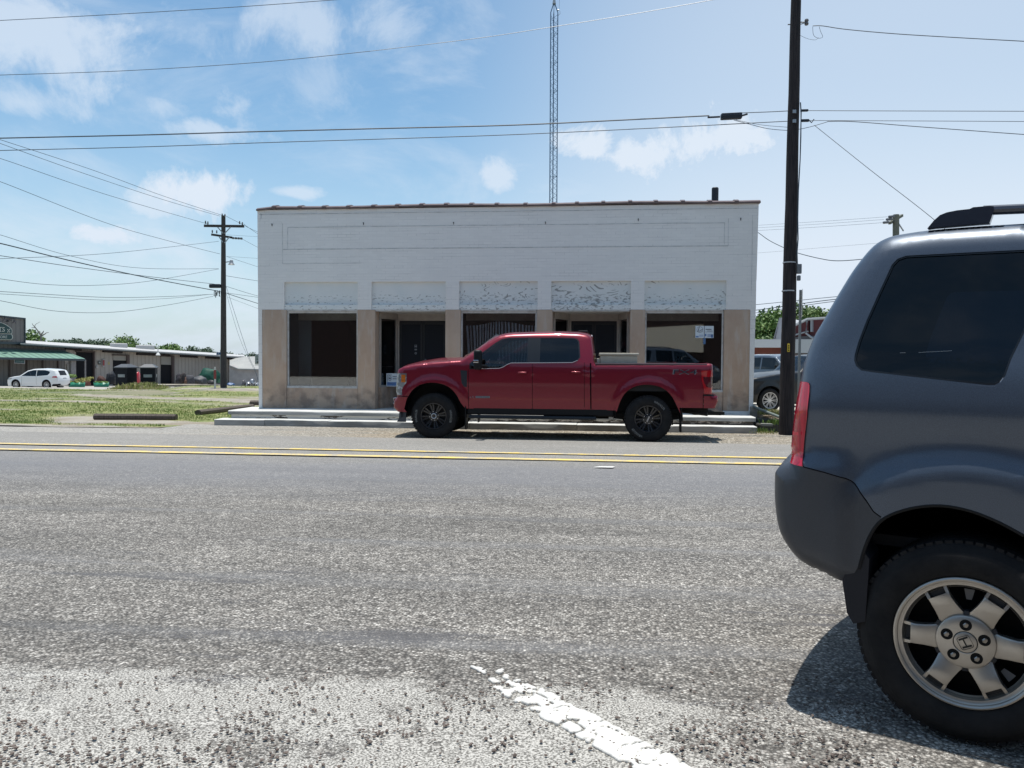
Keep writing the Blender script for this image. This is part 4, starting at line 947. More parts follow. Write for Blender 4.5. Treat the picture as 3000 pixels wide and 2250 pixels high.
for sd in (-1,1):
    b=MB().m(mat('bright_trim',(.45,.42,.44),.25,metal=.8)); pts=[L_(*p) for p in [(1407,1080.3),(1462,1079),(1473,1075.5),(1484,1068.5),(1496,1063.4),(1590,1063),(1676,1062.3),(1692,1056)]]
    dd=dispT(pts,False); b.tube([(p[0],sd*(WT-d_-.004+.008),p[1]) for p,d_ in zip(pts,dd)],.006); b.build('beltline_trim',truck,local=True)
def side_pt(px,py,off=.004):
    p=L_(px,py); d_=dispT([p],False)[0]; return lambda u,v: (p[0]+u,-(WT-d_)-off,p[1]+v)
b=MB().m(mat('badge_silver',(.20,.21,.24),.4,metal=.4)); f_=side_pt(2007.5,1090,.003)
b.text('FX4',lambda u,v:f_(u+v*.1,v),.44,.088); b.m(mat('badge_dark',(.022,.028,.045),.4)); g_=side_pt(2007.5,1090,.006); b.text('FX4',lambda u,v:g_(u+v*.1,v),.41,.066)
b.build('badge',truck,local=True)
b=MB().m(mat('badge_silver')); f_=side_pt(1413.5,1163.5,.006); b.add([f_(-.135,-.019),f_(.135,-.017),f_(.135,.019),f_(-.135,.019)],[(0,1,2,3)]); f2=side_pt(1382.5,1163.5,.006); b.text('6.7L',lambda u,v:f2(u,v),.085,.034); b.m(mat('badge_dark')); f3=side_pt(1413.5,1163.5,.010); b.text('POWER STROKE',lambda u,v:f3(u,v),.24,.018); b.build('badge',truck,local=True)
q=L_(1707,973); b=MB().m(BLKPL); b.bev((q[0]-.10,-.16,q[1]+.0),(q[0]+.09,.16,q[1]+.06),.02); b.build('roof_fin',truck,local=True)
q=L_(1729,984); b=MB().m(mat('white_lens',(.8,.8,.8),.2)); b.bev((q[0]-.03,-.2,q[1]+.0),(q[0]+.04,.2,q[1]+.04),.01); b.build('cargo_lamp',truck,local=True)
q=L_(1172,1237); b=MB().m(mat('air_dam',(.045,.05,.06),.6)); q1=L_(1187,1206)
for sd in (-1,1): b.prism([(L_(1160,1237)[0],q[1]),(L_(1186,1237)[0],q[1]),(L_(1187,1206)[0],q1[1]),(L_(1168,1212)[0],q1[1]-.03),(L_(1165,1227)[0],q[1]+.07)],lambda u,v,w:(u,w,v),sd*(WT-.12),sd*(WT-.10))
b.box((L_(1168,0)[0]-.0,-WT+.12,q[1]+.05),(L_(1172,0)[0],WT-.12,q1[1]+.05)); b.build('air_dam',truck,local=True)
b=MB().m(mat('chrome_dim',(.4,.4,.42),.25,metal=1)); qa=L_(1150,1172); b.tube([(qa[0]+.02,-WT+.30,qa[1]+.03),(qa[0]-.05,-WT+.32,qa[1]+.02),(qa[0]-.05,-WT+.32,qa[1]-.08),(qa[0]+.02,-WT+.30,qa[1]-.10)],.016); b.build('tow_hook',truck,local=True); b=MB().m(MATS['chrome_dim']); b.tube([(qa[0]+.02,WT-.30,qa[1]+.03),(qa[0]-.05,WT-.32,qa[1]+.02),(qa[0]-.05,WT-.32,qa[1]-.08),(qa[0]+.02,WT-.30,qa[1]-.10)],.016); b.build('tow_hook',truck,local=True)
for sd in (-1,1):
    for (cx) in (0.60,WB+.60):
        MB().m(BLKPL).box((cx-.01,min(sd*(WT-.06),sd*(WT-.34)),.17),(cx+.01,max(sd*(WT-.06),sd*(WT-.34)),zb+.08)).build('mud_flap',truck,local=True)
RIMB=mat('rim_black',(.014,.014,.017),.28,coat=.4)
for cx,lt in ((0,(('WRANGLER',R(0),.042),('WRANGLER',R(180),.042))),(WB,(('WRANGLER',R(52),.042),('WRANGLER',R(232),.042)))):
    wp=wheel_parts(truck,(cx,-WT+.16,zc),RT,.245,.29,-1,TYRE,RIMB,'truck',lt,rot=.2)
    b=MB().m(mat('lug_silver',(.45,.46,.48),.3,metal=.9))
    for k in range(8): a=2*math.pi*k/8+.2; b.cyl((cx+.082*math.cos(a),-WT+.16-.145+.03,zc+.082*math.sin(a)),(cx+.082*math.cos(a),-WT+.16-.145+.05,zc+.082*math.sin(a)),.009,n=8)
    if cx==0: b.lathe([(.038,.0),(.045,-.003),(.052,.0)],(cx,-WT+.034,zc),axis='y',n=24)
    else:
        Mx=Matrix.Translation((cx,-WT+.028,zc))@Matrix.Rotation(R(25),4,'Y'); b.box((-.012,-.003,-.055),(.012,.004,.055),Mx)
    b.build('lug_nuts',wp,local=True)
    wheel_parts(truck,(cx,WT-.16,zc),RT,.245,.29,1,TYRE,RIMB,'truck',None)
# toolbox lying in the bed
ALU=mat('tool_box_aluminium',(.42,.39,.32),.45,metal=.45,c2=(.50,.46,.38),ns=6,bump=.2,bs=120)
qa=onY(1753,1066,YT+.25); qb=onY(1872,1034.5,YT+.25)
tb=thing('tool_box','pale metal tool box standing in the bed of the red pickup','tool box',(qa.x,YT+.25,zg+.95))
b=MB().m(ALU); y0_,y1_=YT+.25,YT+.25+1.35; zl=onY(1800,1042,YT+.25).z
b.bev((onY(1758,1050,YT+.25).x,y0_,zg+.955),(onY(1867,1050,YT+.25).x,y1_,zl),.012); b.bev((onY(1748,1050,YT+.25).x,y0_,zg+.955),(onY(1757.5,1050,YT+.25).x,y1_,onY(1750,1050,YT+.25).z),.008); b.build('box',tb)
b=MB().m(ALU); b.bev((qa.x+.01,y0_-.02,zl+.002),(qb.x,y1_+.02,qb.z),.012); b.build('lid',tb)
b=MB().m(mat('latch_dark',(.12,.12,.13),.4,metal=.6)); b.box((onY(1833,0,YT+.25).x,y0_-.012,onY(0,1064,YT+.25).z),(onY(1855,0,YT+.25).x,y0_-.001,onY(0,1058,YT+.25).z)); b.build('latch',tb)

# ------------------------------------------------------------------ grey SUV close on the right
PHI=ALPHA+R(-34); es=Vector((math.cos(PHI),math.sin(PHI),0)); nn=Vector((math.sin(PHI),-math.cos(PHI),0))
WC=at(2827,1885,2.68); RS=.340; zgs=WC.z-RS; print('suv ground',G(WC.x,WC.y),zgs); print('suv wheel z above ground',WC.z-zgs)
P0=WC+nn*.012; WS=.985
org=P0-nn*WS; org.z=zgs
suv=thing('near_suv','dark grey-blue SUV with six spoke silver wheel standing close at the right','suv',tuple(org),rotz=PHI)
wcz=WC.z-zgs
def dispS(P,r=True):
    P=np.asarray(P,float); s,z=P[:,0],P[:,1]
    d=.028+.20*np.clip(z-1.18,0,9)*sstep(z,1.10,1.34)+.03*sstep(z,1.10,.80)*0
    d=d+.05*sstep(z,.55,.25)
    d=d+.16*np.clip((-.42-s)/.48,0,1)**2.0
    # bulging arch over each wheel
    for cx in (0,2.775):
        rr=np.hypot(s-cx,(z-wcz)); fl=(1-sstep(rr,.565,.66))*sstep(z,.25,.45)*(sstep(s,-.50,-.22) if cx==0 else 1); d=d-.036*fl
    # shoulder swell below the glass
    d=d-.014*np.exp(-((z-1.10)/.07)**2)
    # bumper stands proud at the back
    d=d-.022*(1-sstep(s,-.40,-.36))*(1-sstep(z,.90,.925))
    if r:
        dist=distline(P,chS); rad=.085; q=np.clip(dist/rad,0,1); d=d+rad*(1-np.sqrt(np.clip(1-(1-q)**2,0,1)))
    return d
def SS(px,py,extra=0):
    d=.03
    for _ in range(25):
        q=onplane(px,py,P0-nn*d,nn); s_=(q-P0).dot(es); z_=q.z-zgs; d=d*.5+.5*(dispS([(s_,z_)],False)[0]+extra)
    return (s_,z_)
rear=[(2462,1712),(2359,1664),(2323,1637),(2290,1592),(2270,1548),(2260,1468),(2260.5,1400),(2262,1382),(2275,1368),(2306,1355)]
rear2=[(2309,1310),(2315,1250),(2325,1180),(2336,1118),(2346,1064),(2373,988),(2400,944),(2435,881),(2462,836),(2489,792),(2516,756),(2542,725),(2565,705),(2590,692),(2618,683)]
rf=[(2721,671),(2860,660),(2997,652)]
chS=smoothpoly([SS(*p,.03) for p in rear],2,False)+smoothpoly([SS(*p,.03) for p in rear2]+[SS(*p,.06) for p in rf],2,False)
print('suv rear chain',[(round(a,2),round(c,2)) for a,c in chS])
zroof=chS[-1][1]
chS+= [(.9,zroof+.0),(1.5,zroof-.03),(1.9,zroof-.10),(2.25,1.42),(2.62,1.16),(3.1,1.09),(3.45,1.0),(3.62,.86),(3.68,.62),(3.66,.40),(3.5,.27)]
ar=smoothpoly([SS(*p) for p in ((2512,1664),(2526,1609),(2549,1554),(2581,1515),(2650,1487),(2741,1475),(2830,1489),(2918,1523),(2996,1566))],2,False)
print('arch',[(round(a,2),round(c,2)) for a,c in ar])
arR=[(.40,.72),(.44,.55),(.45,.30)]
af=[(2.775+.47*math.cos(R(a)),wcz+.01+.46*math.sin(R(a))) for a in range(200,-21,-12)]
bot=[(3.4,.27),(2.775+.46,.27)]+af[::-1]+[(2.775-.46,.27),(.45,.27)]+arR[::-1][1:]+ar[::-1]+[SS(2490,1700)]
outS=chS+bot
SUVP=carpaint('suv_grey_paint',(.070,.090,.124),.45,.40,coat=.55); SUVP.node_tree.nodes['Principled BSDF'].inputs['Coat Roughness'].default_value=.16
SUVB=carpaint('suv_bumper_paint',(.036,.041,.052),.3,.5,coat=.3); SUVB.node_tree.nodes['Principled BSDF'].inputs['Coat Roughness'].default_value=.3
win=[(2654,754),(2632,762),(2617,778),(2605,805),(2578,863),(2542,944),(2520,1002),(2509,1040),(2508,1056),(2513,1070),(2526,1081),(2560,1086),(2641,1095),(2800,1113),(2892,1123),(2912,1123),(2928,1115),(2940,1098),(2957,1051)]
wq=[SS(*p) for p in win]+[(wq_,z_) for wq_,z_ in ((.22,1.60),(.20,1.64))]+[SS(3000,737),SS(2830,745)]
def grow(poly,e):
    c=np.mean(poly,0); A=0; n=len(poly); o_=[]
    area=sum(poly[i][0]*poly[(i+1)%n][1]-poly[(i+1)%n][0]*poly[i][1] for i in range(n)); sg=1 if area>0 else -1
    for i in range(n):
        a=poly[i-1]; c_=poly[(i+1)%n]; tx,tz=c_[0]-a[0],c_[1]-a[1]; L=math.hypot(tx,tz) or 1; o_.append((poly[i][0]+sg*tz/L*e,poly[i][1]-sg*tx/L*e))
    return o_
print('window',[(round(a,2),round(c,2)) for a,c in wq])
light=[SS(*p) for p in ((2334,1118),(2346,1118.5),(2362,1119.5),(2369,1122),(2372,1130),(2371.5,1150),(2365,1222),(2358,1283),(2353,1340),(2352,1366))]
light+= [SS(2330,1361,.02),SS(2300,1355,.03),SS(2290,1300,.03),SS(2300,1200,.03),SS(2325,1110,.03)]
seam=[(2306,1356),(2352,1367.5),(2415,1384),(2478,1402),(2492,1408),(2504,1417),(2513,1430),(2519,1441),(2540,1470),(2559,1499),(2581,1515)]
sm_=[SS(*p) for p in seam]
sL=SS(2306,1356,.03); bump=[(-.25,.36),(-.80,.45),(-.80,sL[1]+.004),(sL[0],sL[1])]+sm_[1:]+[(ar[10][0]+.06,ar[10][1]-.05),(-.2,.6)]
GLD=glassmat('suv_privacy_glass',(.03,.045,.07),.015,.75,.0)
def gapstrip(pts,w):
    up=[]; dn=[]
    for i,p in enumerate(pts):
        a=pts[max(0,i-1)]; c_=pts[min(len(pts)-1,i+1)]; tx,tz=c_[0]-a[0],c_[1]-a[1]; L=math.hypot(tx,tz) or 1; up.append((p[0]-tz/L*w,p[1]+tx/L*w)); dn.append((p[0]+tz/L*w,p[1]-tx/L*w))
    return up+dn[::-1]
feats=[dict(name='bumper',poly=bump,mat=SUVB,inset=0),
 dict(name='window_seal',poly=grow(wq,.006),mat=BLKGL,inset=.004),dict(name='quarter_window',poly=wq,mat=GLD,inset=.010),
 dict(name='tail_light',poly=light,mat=mat('tail_lens',(.52,.006,.030),.12,coat=.6,c2=(.36,.004,.02),ns=2,stretch=(40,1,1),nlo=.45,nhi=.55),inset=-.006),
 dict(name='bumper_seam',poly=gapstrip(sm_[1:],.0022),mat=GAP,inset=.004),
 dict(name='door_gap',poly=gapstrip([SS(3000,1395),(.30,.95),(.33,1.06),(.36,1.14)],.004),mat=GAP,inset=.004),
 dict(name='door_gap',poly=gapstrip([(.36,1.14),(.34,1.4),(.33,1.62)],.004),mat=GAP,inset=.004),
 dict(name='rear_window',poly=[(.42,1.20),(1.22,1.17),(1.22,1.64),(.42,1.66)],mat=GLD,inset=.008),
 dict(name='front_window',poly=[(1.30,1.17),(2.30,1.14),(1.88,1.58),(1.30,1.64)],mat=CLEARG,inset=.008),
 dict(name='headlight',poly=[(3.32,.78),(3.6,.76),(3.56,.92),(3.35,.95)],mat=mat('headlight_lens'),inset=-.004)]
def crownS(s,z):
    if s<-.3 and z<1.0: return .07
    if s<-.2: return .05
    if s<1.9: return .05
    if s<2.65: return .10
    return .06
gr=[dict(name='rear_glass',mat=GLD,edge=2,test=lambda s,z: s<-.35 and 1.20<z<1.66),dict(name='windshield',mat=CLEARG,edge=1,test=lambda s,z: 1.95<s<2.55)]
shell_car(suv,outS,chS,feats,dispS,WS,.035,SUVP,crownS,gr,n=12)
# dark wheel house
for cx in (0,2.775):
    for sd in (-1,1):
        b=MB().m(mat('wheel_house',(.010,.010,.012),.9)); pts=([(-.345,.40)]+[(s_,z_+.004) for s_,z_ in ar]+arR) if cx==0 else [(cx+.47*math.cos(R(a)),wcz+.01+.465*math.sin(R(a))) for a in range(200,-21,-10)]
        vs=[]
        for (u,v) in pts: vs+= [(u,sd*(WS-.03),v),(u,sd*(WS-.5),v)]
        b.add(vs,[(2*i,2*i+2,2*i+3,2*i+1) for i in range(len(pts)-1)]); b.add([(u,sd*(WS-.5),v) for u,v in pts]+[(cx,sd*(WS-.5),.2)],[tuple(range(len(pts)+1))]); b.build('wheel_lining',suv,local=True)
b=MB().m(MATS['wheel_house']); b.box((.45,-.8,.22),(2.3,.8,.3)); b.box((-.36,-.7,.56),(-.30,.7,.62)); b.build('underbody',suv,local=True)
# rubber edge round the arch
b=MB().m(BLKPL)
dd=dispS(ar,False); b.tube([(p[0]+.004,-(WS-d_)+.006,p[1]-.002) for p,d_ in zip(ar,dd)],.008); b.build('arch_edge',suv,local=True,smooth=True)
# mud guard
mg=[(2485,1660),(2513,1660),(2526,1612),(2545,1640),(2541,1813),(2508,1817),(2487,1788),(2466,1702)]
mgp=[SS(*p) for p in mg]
for sd in (-1,1): MB().m(mat('mud_guard_black',(.022,.022,.026),.6)).prism(mgp,lambda u,v,w:(u,w,v),sd*(WS-.01),sd*(WS-.20)).build('mud_guard',suv,local=True)
# chrome-like highlight trim under the glass
b=MB().m(mat('seal_edge',(.30,.32,.36),.25,metal=.5)); pts=wq[9:18]; dd=dispS(pts,False); b.tube([(p[0],-(WS-d_)-.0,p[1]-.010) for p,d_ in zip(pts,dd)],.0018); b.build('window_moulding',suv,local=True,smooth=True)
# roof rail
RAIL=mat('roof_rail_paint',(.035,.042,.062),.30,metal=.3,coat=.5); 
def SR(px,py): 
    q=onplane(px,py,P0-nn*.20,nn); return ((q-P0).dot(es),q.z-zgs)
rl=[SR(*p) for p in ((2718,671),(2737,648),(2755,632),(2775,624),(2805,618),(2842,614),(2852,609),(2900,605),(2912,606),(2913,618))]
lo=[SR(2900,655),SR(2860,658),SR(2740,668)]
for sd in (-1,1): MB().m(RAIL).prism(rl+lo,lambda u,v,w:(u,w,v),sd*(WS-.23),sd*(WS-.185)).build('roof_rail_foot',suv,local=True)
q1=SR(2880,616); q2=SR(3000,611); sl=(q2[1]-q1[1])/(q2[0]-q1[0])
for sd in (-1,1): MB().m(RAIL).tube([(q1[0],sd*(WS-.205),q1[1]),(q2[0],sd*(WS-.205),q2[1]),(q2[0]+.7,sd*(WS-.205),q2[1]+.0),(q2[0]+1.1,sd*(WS-.205),q2[1]-.03)],.017,n=10).build('roof_rail',suv,local=True,smooth=True)
q3=SR(3000,655)
for sd in (-1,1): MB().m(BLKPL).box((SR(2720,671)[0]+.02,sd*(WS-.205)-.012,SR(2720,671)[1]-.05),(1.4,sd*(WS-.205)+.012,q3[1]-.002)).build('roof_moulding',suv,local=True)
b=MB().m(SEAT)
for s_ in (.6,1.6):
    for y_ in (-.4,.4): b=MB().m(SEAT); b.bev((s_,y_-.25,.45),(s_+.5,y_+.25,.75),.05); b.bev((s_-.1,y_-.25,.7),(s_+.05,y_+.25,1.3),.05); b.bev((s_-.1,y_-.12,1.3),(s_,y_+.12,1.46),.04); b.build('seat',suv,local=True)
b=MB().m(SEAT); b.bev((-.45,-.62,.9),(-.3,.62,1.32),.05); b.box((-.6,-.8,.6),(2.4,.8,.64)); b.build('cabin_floor',suv,local=True)
# wheels
RIMS=mat('rim_silver',(.46,.43,.39),.34,metal=.85,c2=(.38,.35,.31),ns=5,bump=.06,bs=300)
def pilot_wheel(parent,cx,side,detail=True):
    cy=side*(WS-.012-.118); cz=wcz; Rr=.217; wd=.235; Y=lambda d: cy+side*(wd/2-d)
    b=MB().m(RIMS); b.lathe([(Rr+.004,Y(.012)),(Rr+.002,Y(-.001)),(Rr-.003,Y(-.003)),(Rr-.009,Y(0)),(Rr-.011,Y(.006)),(Rr-.014,Y(.008)),(Rr-.024,Y(.010)),(Rr-.027,Y(.018)),(Rr-.035,Y(.03))],(cx,0,cz),axis='y',n=96)
    def SP(r,t,d): return (cx+r*math.cos(t),Y(d),cz+r*math.sin(t))
    for k in range(6):
        a=R(60*k); ca,sa=math.cos(a),math.sin(a)
        def Q(r,w_,d): return (cx+r*ca-w_*sa,Y(d),cz+r*sa+w_*ca)
        # spoke faces: hub -> crest -> turned-down tip either side of a slot
        st=[(.080,.043,.030),(.10,.038,.024),(.125,.035,.016),(.150,.034,.010),(.166,.035,.013)]
        vs=[]; 
        for (r,h,d) in st: vs+= [Q(r,-h,d),Q(r,-h+.006,d-.003),Q(r,h-.006,d-.003),Q(r,h,d),Q(r,h,d+.03),Q(r,-h,d+.03)]
        n6=6; b.add(vs,[(i*n6+j,i*n6+(j+1)%n6,(i+1)*n6+(j+1)%n6,(i+1)*n6+j) for i in range(len(st)-1) for j in range(n6)])
        for sg in (-1,1):   # two prongs round the slot
            e0,e1_=sorted((sg*.036,sg*.026)); 
            vs=[Q(.166,e0,.012),Q(.166,e1_,.012),Q(.206,e1_*1.08,.022),Q(.206,e0*1.08,.022)]; vs+= [(x_,y_-side*.03,z_) for x_,y_,z_ in vs]
            b.add(vs,[(0,1,2,3),(7,6,5,4),(0,4,5,1),(1,5,6,2),(2,6,7,3),(3,7,4,0)])
        vs=[Q(.192,-.024,.019),Q(.192,.024,.019),Q(.206,.025,.022),Q(.206,-.025,.022)]; vs+=[(x_,y_-side*.02,z_) for x_,y_,z_ in vs]; b.add(vs,[(0,1,2,3),(0,4,5,1),(1,5,6,2),(3,7,4,0)])
    # slot backs and stubs between the spokes
    b.m(mat('rim_recess',(.035,.035,.038),.5))
    for k in range(6):
        a=R(60*k); ca,sa=math.cos(a),math.sin(a)
        def Q(r,w_,d): return (cx+r*ca-w_*sa,Y(d),cz+r*sa+w_*ca)
        b.add([Q(.164,-.024,.028),Q(.164,.024,.028),Q(.196,.026,.03),Q(.196,-.026,.03)],[(0,1,2,3)])
        a+=R(30); ca,sa=math.cos(a),math.sin(a); b.add([Q(.086,-.008,.022),Q(.086,.008,.022),Q(.102,.008,.026),Q(.102,-.008,.026),Q(.086,-.008,.05),Q(.086,.008,.05),Q(.102,.008,.05),Q(.102,-.008,.05)],[(0,1,2,3),(0,4,5,1),(1,5,6,2),(2,6,7,3),(3,7,4,0)])
    w_=b.build('wheel',parent,smooth=True,local=True,angle=30); fixnormals(w_)
    b=MB().m(mat('brake_black',(.008,.008,.009),.9)); b.lathe([(0,Y(.10)),(.20,Y(.10)),(Rr-.03,Y(.02))],(cx,0,cz),axis='y',n=48); b.m(mat('wheel_weight',(.10,.10,.105),.5))
    for a in (R(88),R(-38)):
        ca,sa=math.cos(a),math.sin(a)
        def Q(r,w_,d): return (cx+r*ca-w_*sa,Y(d),cz+r*sa+w_*ca)
        b.add([Q(.135,-.008,.055),Q(.135,.008,.055),Q(.172,.016,.05),Q(.172,-.016,.05)],[(0,1,2,3)])
    b.build('brake_disc',w_,local=True)
    # hub plate, lug holes, cap
    b=MB().m(RIMS); pr=[(.036,Y(.012)),(.038,Y(.010)),(.06,Y(.011)),(.082,Y(.014)),(.088,Y(.017)),(.091,Y(.024)),(.091,Y(.05))]; b.lathe(pr,(cx,0,cz),axis='y',n=64)
    b.lathe([(0,Y(.009)),(.031,Y(.009)),(.034,Y(.0105)),(.035,Y(.014))],(cx,0,cz),axis='y',n=40); hb=b.build('hub_cap',w_,smooth=True,local=True,angle=30); fixnormals(hb)
    b=MB().m(mat('lug_hole',(.006,.006,.006),.7))
    for k in range(5):
        a=R(90+72*k); c_=(cx+.058*math.cos(a),cz+.058*math.sin(a)); b.cyl((c_[0],Y(.0095),c_[1]),(c_[0],Y(.03),c_[1]),.0185,n=28)
    b.m(RIMS)
    for k in range(5):
        a=R(90+72*k); c_=(cx+.059*math.cos(a),cz+.059*math.sin(a)); b.cyl((c_[0]+.002,Y(.006),c_[1]-.001),(c_[0],Y(.0094),c_[1]),.0082,.0095,n=6)
    b.build('lug_nuts',w_,smooth=True,local=True,angle=30)
    if side<0:
        b=MB().m(mat('emblem_dark',(.03,.028,.026),.5)); ra_=R(-62)
        def fn(u,v): x_=u*math.cos(ra_)-v*math.sin(ra_); z_=u*math.sin(ra_)+v*math.cos(ra_); return (cx+x_,Y(.0075),cz+z_)
        # emblem: flared H in a rounded frame
        def rect(pts): b.add([fn(*p) for p in pts],[tuple(range(len(pts)))])
        rect([(-.0165,-.015),(-.0105,-.015),(-.0115,.015),(-.0175,.015)][::-1]); rect([(.0105,-.015),(.0165,-.015),(.0175,.015),(.0115,.015)][::-1]); rect([(-.012,-.0035),(.012,-.0035),(.012,.001),(-.012,.001)][::-1])
        fr_=[(.0235*math.copysign(min(1,abs(math.cos(t_))*1.25),math.cos(t_))*.93,.0205*math.copysign(min(1,abs(math.sin(t_))*1.25),math.sin(t_))) for t_ in [2*math.pi*i/40 for i in range(40)]]
        vs=[fn(*p) for p in fr_]+[fn(p[0]*.93,p[1]*.93) for p in fr_]; b.add(vs,[(i,(i+1)%40,40+(i+1)%40,40+i) for i in range(40)]); b.build('emblem',w_,local=True)
    tb=MB().m(TYRE); pr=[(Rr-.002,Y(.016)),(Rr+.006,Y(.004)),(Rr+.012,Y(.0)),(Rr+.03,Y(-.009)),(Rr+.05,Y(-.012)),(Rr+.075,Y(-.012)),(Rr+.078,Y(-.0105)),(RS-.035,Y(-.006)),(RS-.033,Y(-.003)),(RS-.014,Y(.010)),(RS-.004,Y(.026)),(RS,Y(.05)),(RS,Y(wd-.05)),(RS-.01,Y(wd-.02)),(Rr,Y(wd-.01))]
    tb.lathe(pr,(cx,0,cz),axis='y',n=96); tb.m(TYRE)
    for k in range(70):
        a=2*math.pi*k/70
        for q in range(5):
            yy=Y(.012+.042*q+.004); y2=Y(.012+.042*(q+1)-.004); aa=a+(q%2)*.045
            vs=[(cx+r*math.cos(t_),y_,cz+r*math.sin(t_)) for r in (RS-.012,RS+.0008) for (t_,y_) in ((aa,yy),(aa+.066,yy),(aa+.066,y2),(aa,y2))]; tb.add(vs,[(0,1,2,3),(4,7,6,5),(0,4,5,1),(1,5,6,2),(2,6,7,3),(3,7,4,0)])
    ty=tb.build('tyre',w_,smooth=True,local=True,angle=30); fixnormals(ty)
pilot_wheel(suv,0,-1); pilot_wheel(suv,2.775,-1); pilot_wheel(suv,0,1); pilot_wheel(suv,2.775,1)
# ------------------------------------------------------------------ poles, wires, mast
def woodmat(name,a,b_,sc=3):
    t=T(name,.9); g=t.noise(sc,6,t.map((14,14,.6))); c=t.mix(t.mr(g,.35,.65),a,b_); t.color(c); t.bump(g,.6,.01); return t.m
POLEM=woodmat('creosote_pole',(.009,.007,.008),(.038,.029,.028)); POLE2=woodmat('weathered_pole',(.035,.031,.033),(.08,.07,.068)); WIREM=mat('cable_black',(.035,.055,.075),.6); STEEL=mat('galvanised',(.33,.34,.35),.45,metal=.7); INSUL=mat('insulator',(.12,.12,.13),.3)
def G2(p): return G(p.x,p.y)
def bend(x): return x
# the big pole beside the shop
B=at(2303,1266,16.9); T0=at(2332,0,16.9); top=B+(T0-B)*1.12; base=Vector((B.x,B.y,G2(B)-.3))
pole=thing('utility_pole','tall dark creosoted utility pole standing just right of the white shop','utility pole',(B.x,B.y,G2(B)))
b=MB().m(POLEM); n=26; pts=[base+(top-base)*(k/n)+Vector((.003*math.sin(k*1.1),.0,0)) for k in range(n+1)]
b.tube(pts,[(.158-.062*k/n) for k in range(n+1)],n=18); b.build('shaft',pole,smooth=True)
b=MB().m(WIREM); cp=[]
for (px,py) in ((2345,300),(2347,330),(2346,400),(2344,470),(2339,560),(2337,640),(2338,700),(2335,740),(2336,775)): cp.append(at(px,py,16.75))
b.tube(cp,.013); b.build('ground_wire',pole,smooth=True)
b=MB().m(mat('meter_grey',(.14,.15,.16),.5)); q=at(2341,788,16.75); b.bev((q.x-.045,q.y-.05,q.z-.10),(q.x+.045,q.y+.04,q.z+.10),.01); q=at(2340,814,16.75); b.bev((q.x-.035,q.y-.04,q.z-.06),(q.x+.035,q.y+.03,q.z+.05),.015); b.build('junction_box',pole)
b=MB().m(mat('pole_band',(.5,.5,.5),.5)); ax=(top-base).normalized()
for py in (770,853):
    c=at(2313-(py-770)*.03,py,16.9); rr=.158-.062*((c.z-base.z)/(top.z-base.z))+.003; b.cyl(c-ax*.012+Vector((0,0,.0)),c+ax*.012,rr,n=20,caps=False)
b.build('band',pole,smooth=True)
b=MB().m(mat('tag_yellow',(.65,.45,.03),.5)); q=at(2310,1019,16.74); b.bev((q.x-.026,q.y-.015,q.z-.085),(q.x+.026,q.y+.0,q.z+.085),.008); b.m(mat('tag_ink',(.03,.03,.03),.6))
for k in range(4): b.box((q.x-.012,q.y-.0175,q.z-.065+k*.034),(q.x+.012,q.y-.0155,q.z-.047+k*.034))
b.build('tag',pole)
b=MB().m(STEEL)
for py in (327,355): q=at(2327,py,16.9-.13); b.box((q.x-.035,q.y-.02,q.z-.035),(q.x+.035,q.y,q.z+.035)); 
q=at(2343,65,16.9); b.tube([q,at(2362,65,16.9)],.014); b.tube([at(2343,72,16.9),at(2358,67,16.9)],.010); b.build('bracket',pole); q=at(2363,65,16.9); b=MB().m(INSUL); b.lathe([(.0,.06),(.035,.06),(.045,.03),(.03,.0),(.045,-.03),(.035,-.06),(0,-.06)],q,n=12)
b.tube([at(2308,72,16.9),at(2345,70,16.9)],.012)
b.build('insulator',pole,smooth=True)
# cables: pixel path with depth changing linearly in 1/d
WN=[0]
def cable(pts, d0, d1, r, label, m=None, group='overhead cables', n=10):
    P=[]; x0,x1=pts[0][0],pts[-1][0]
    # smooth through the given points
    cps=[]
    for (px,py) in pts:
        u=(px-x0)/(x1-x0) if x1!=x0 else (py-pts[0][1])/(pts[-1][1]-pts[0][1]); dd=1/((1-u)/d0+u/d1); cps.append(at(px,py,dd))
    out_=[]
    for i in range(len(cps)-1):
        p0=cps[max(0,i-1)]; p1=cps[i]; p2=cps[i+1]; p3=cps[min(len(cps)-1,i+2)]
        for k in range(n):
            t_=k/n; out_.append(.5*((2*p1)+(p2-p0)*t_+(2*p0-5*p1+4*p2-p3)*t_*t_+(3*p1-p0-3*p2+p3)*t_**3))
    r*=.68; out_.append(cps[-1]); b=MB().m(m or WIREM); b.tube(out_,r,n=5); return b.build('cable',smooth=True,label=label,cat='cable',group=group,loc=cps[0])
wy=lambda px: onY(px,500,16.85)
dL=(onY(-150,400,16.85)-CAM).dot(f0); dR=(onY(3200,330,16.85)-CAM).dot(f0); dP=16.9
LITWIRE=mat('cable_sunlit_tone',(.26,.27,.28),.5,metal=.3)  # sunlit look of one cable length, put into a lighter colour
cable([(-150,67),(0,60),(373,40),(700,20),(949,2),(1150,-14)],dL,dP,.010,'thin overhead cable crossing the top left corner of the sky')
cable([(-150,226),(0,220),(373,207),(766,182),(1085,150)],dL,18.3,.010,'dark left length of the long rising cable that turns bright towards the mast')
cable([(1085,150),(1400,112),(1612,80),(1850,42),(2087,0),(2160,-14)],18.3,dP,.0095,'cable length coloured bright as if sunlit, rising across the lattice mast',LITWIRE)
cable([(-150,409),(0,405),(400,396),(746,386),(1100,377),(1492,367),(1800,353),(2078,339)],dL,17.0,.021,'thickest overhead cable running from the left edge to the black splice case')
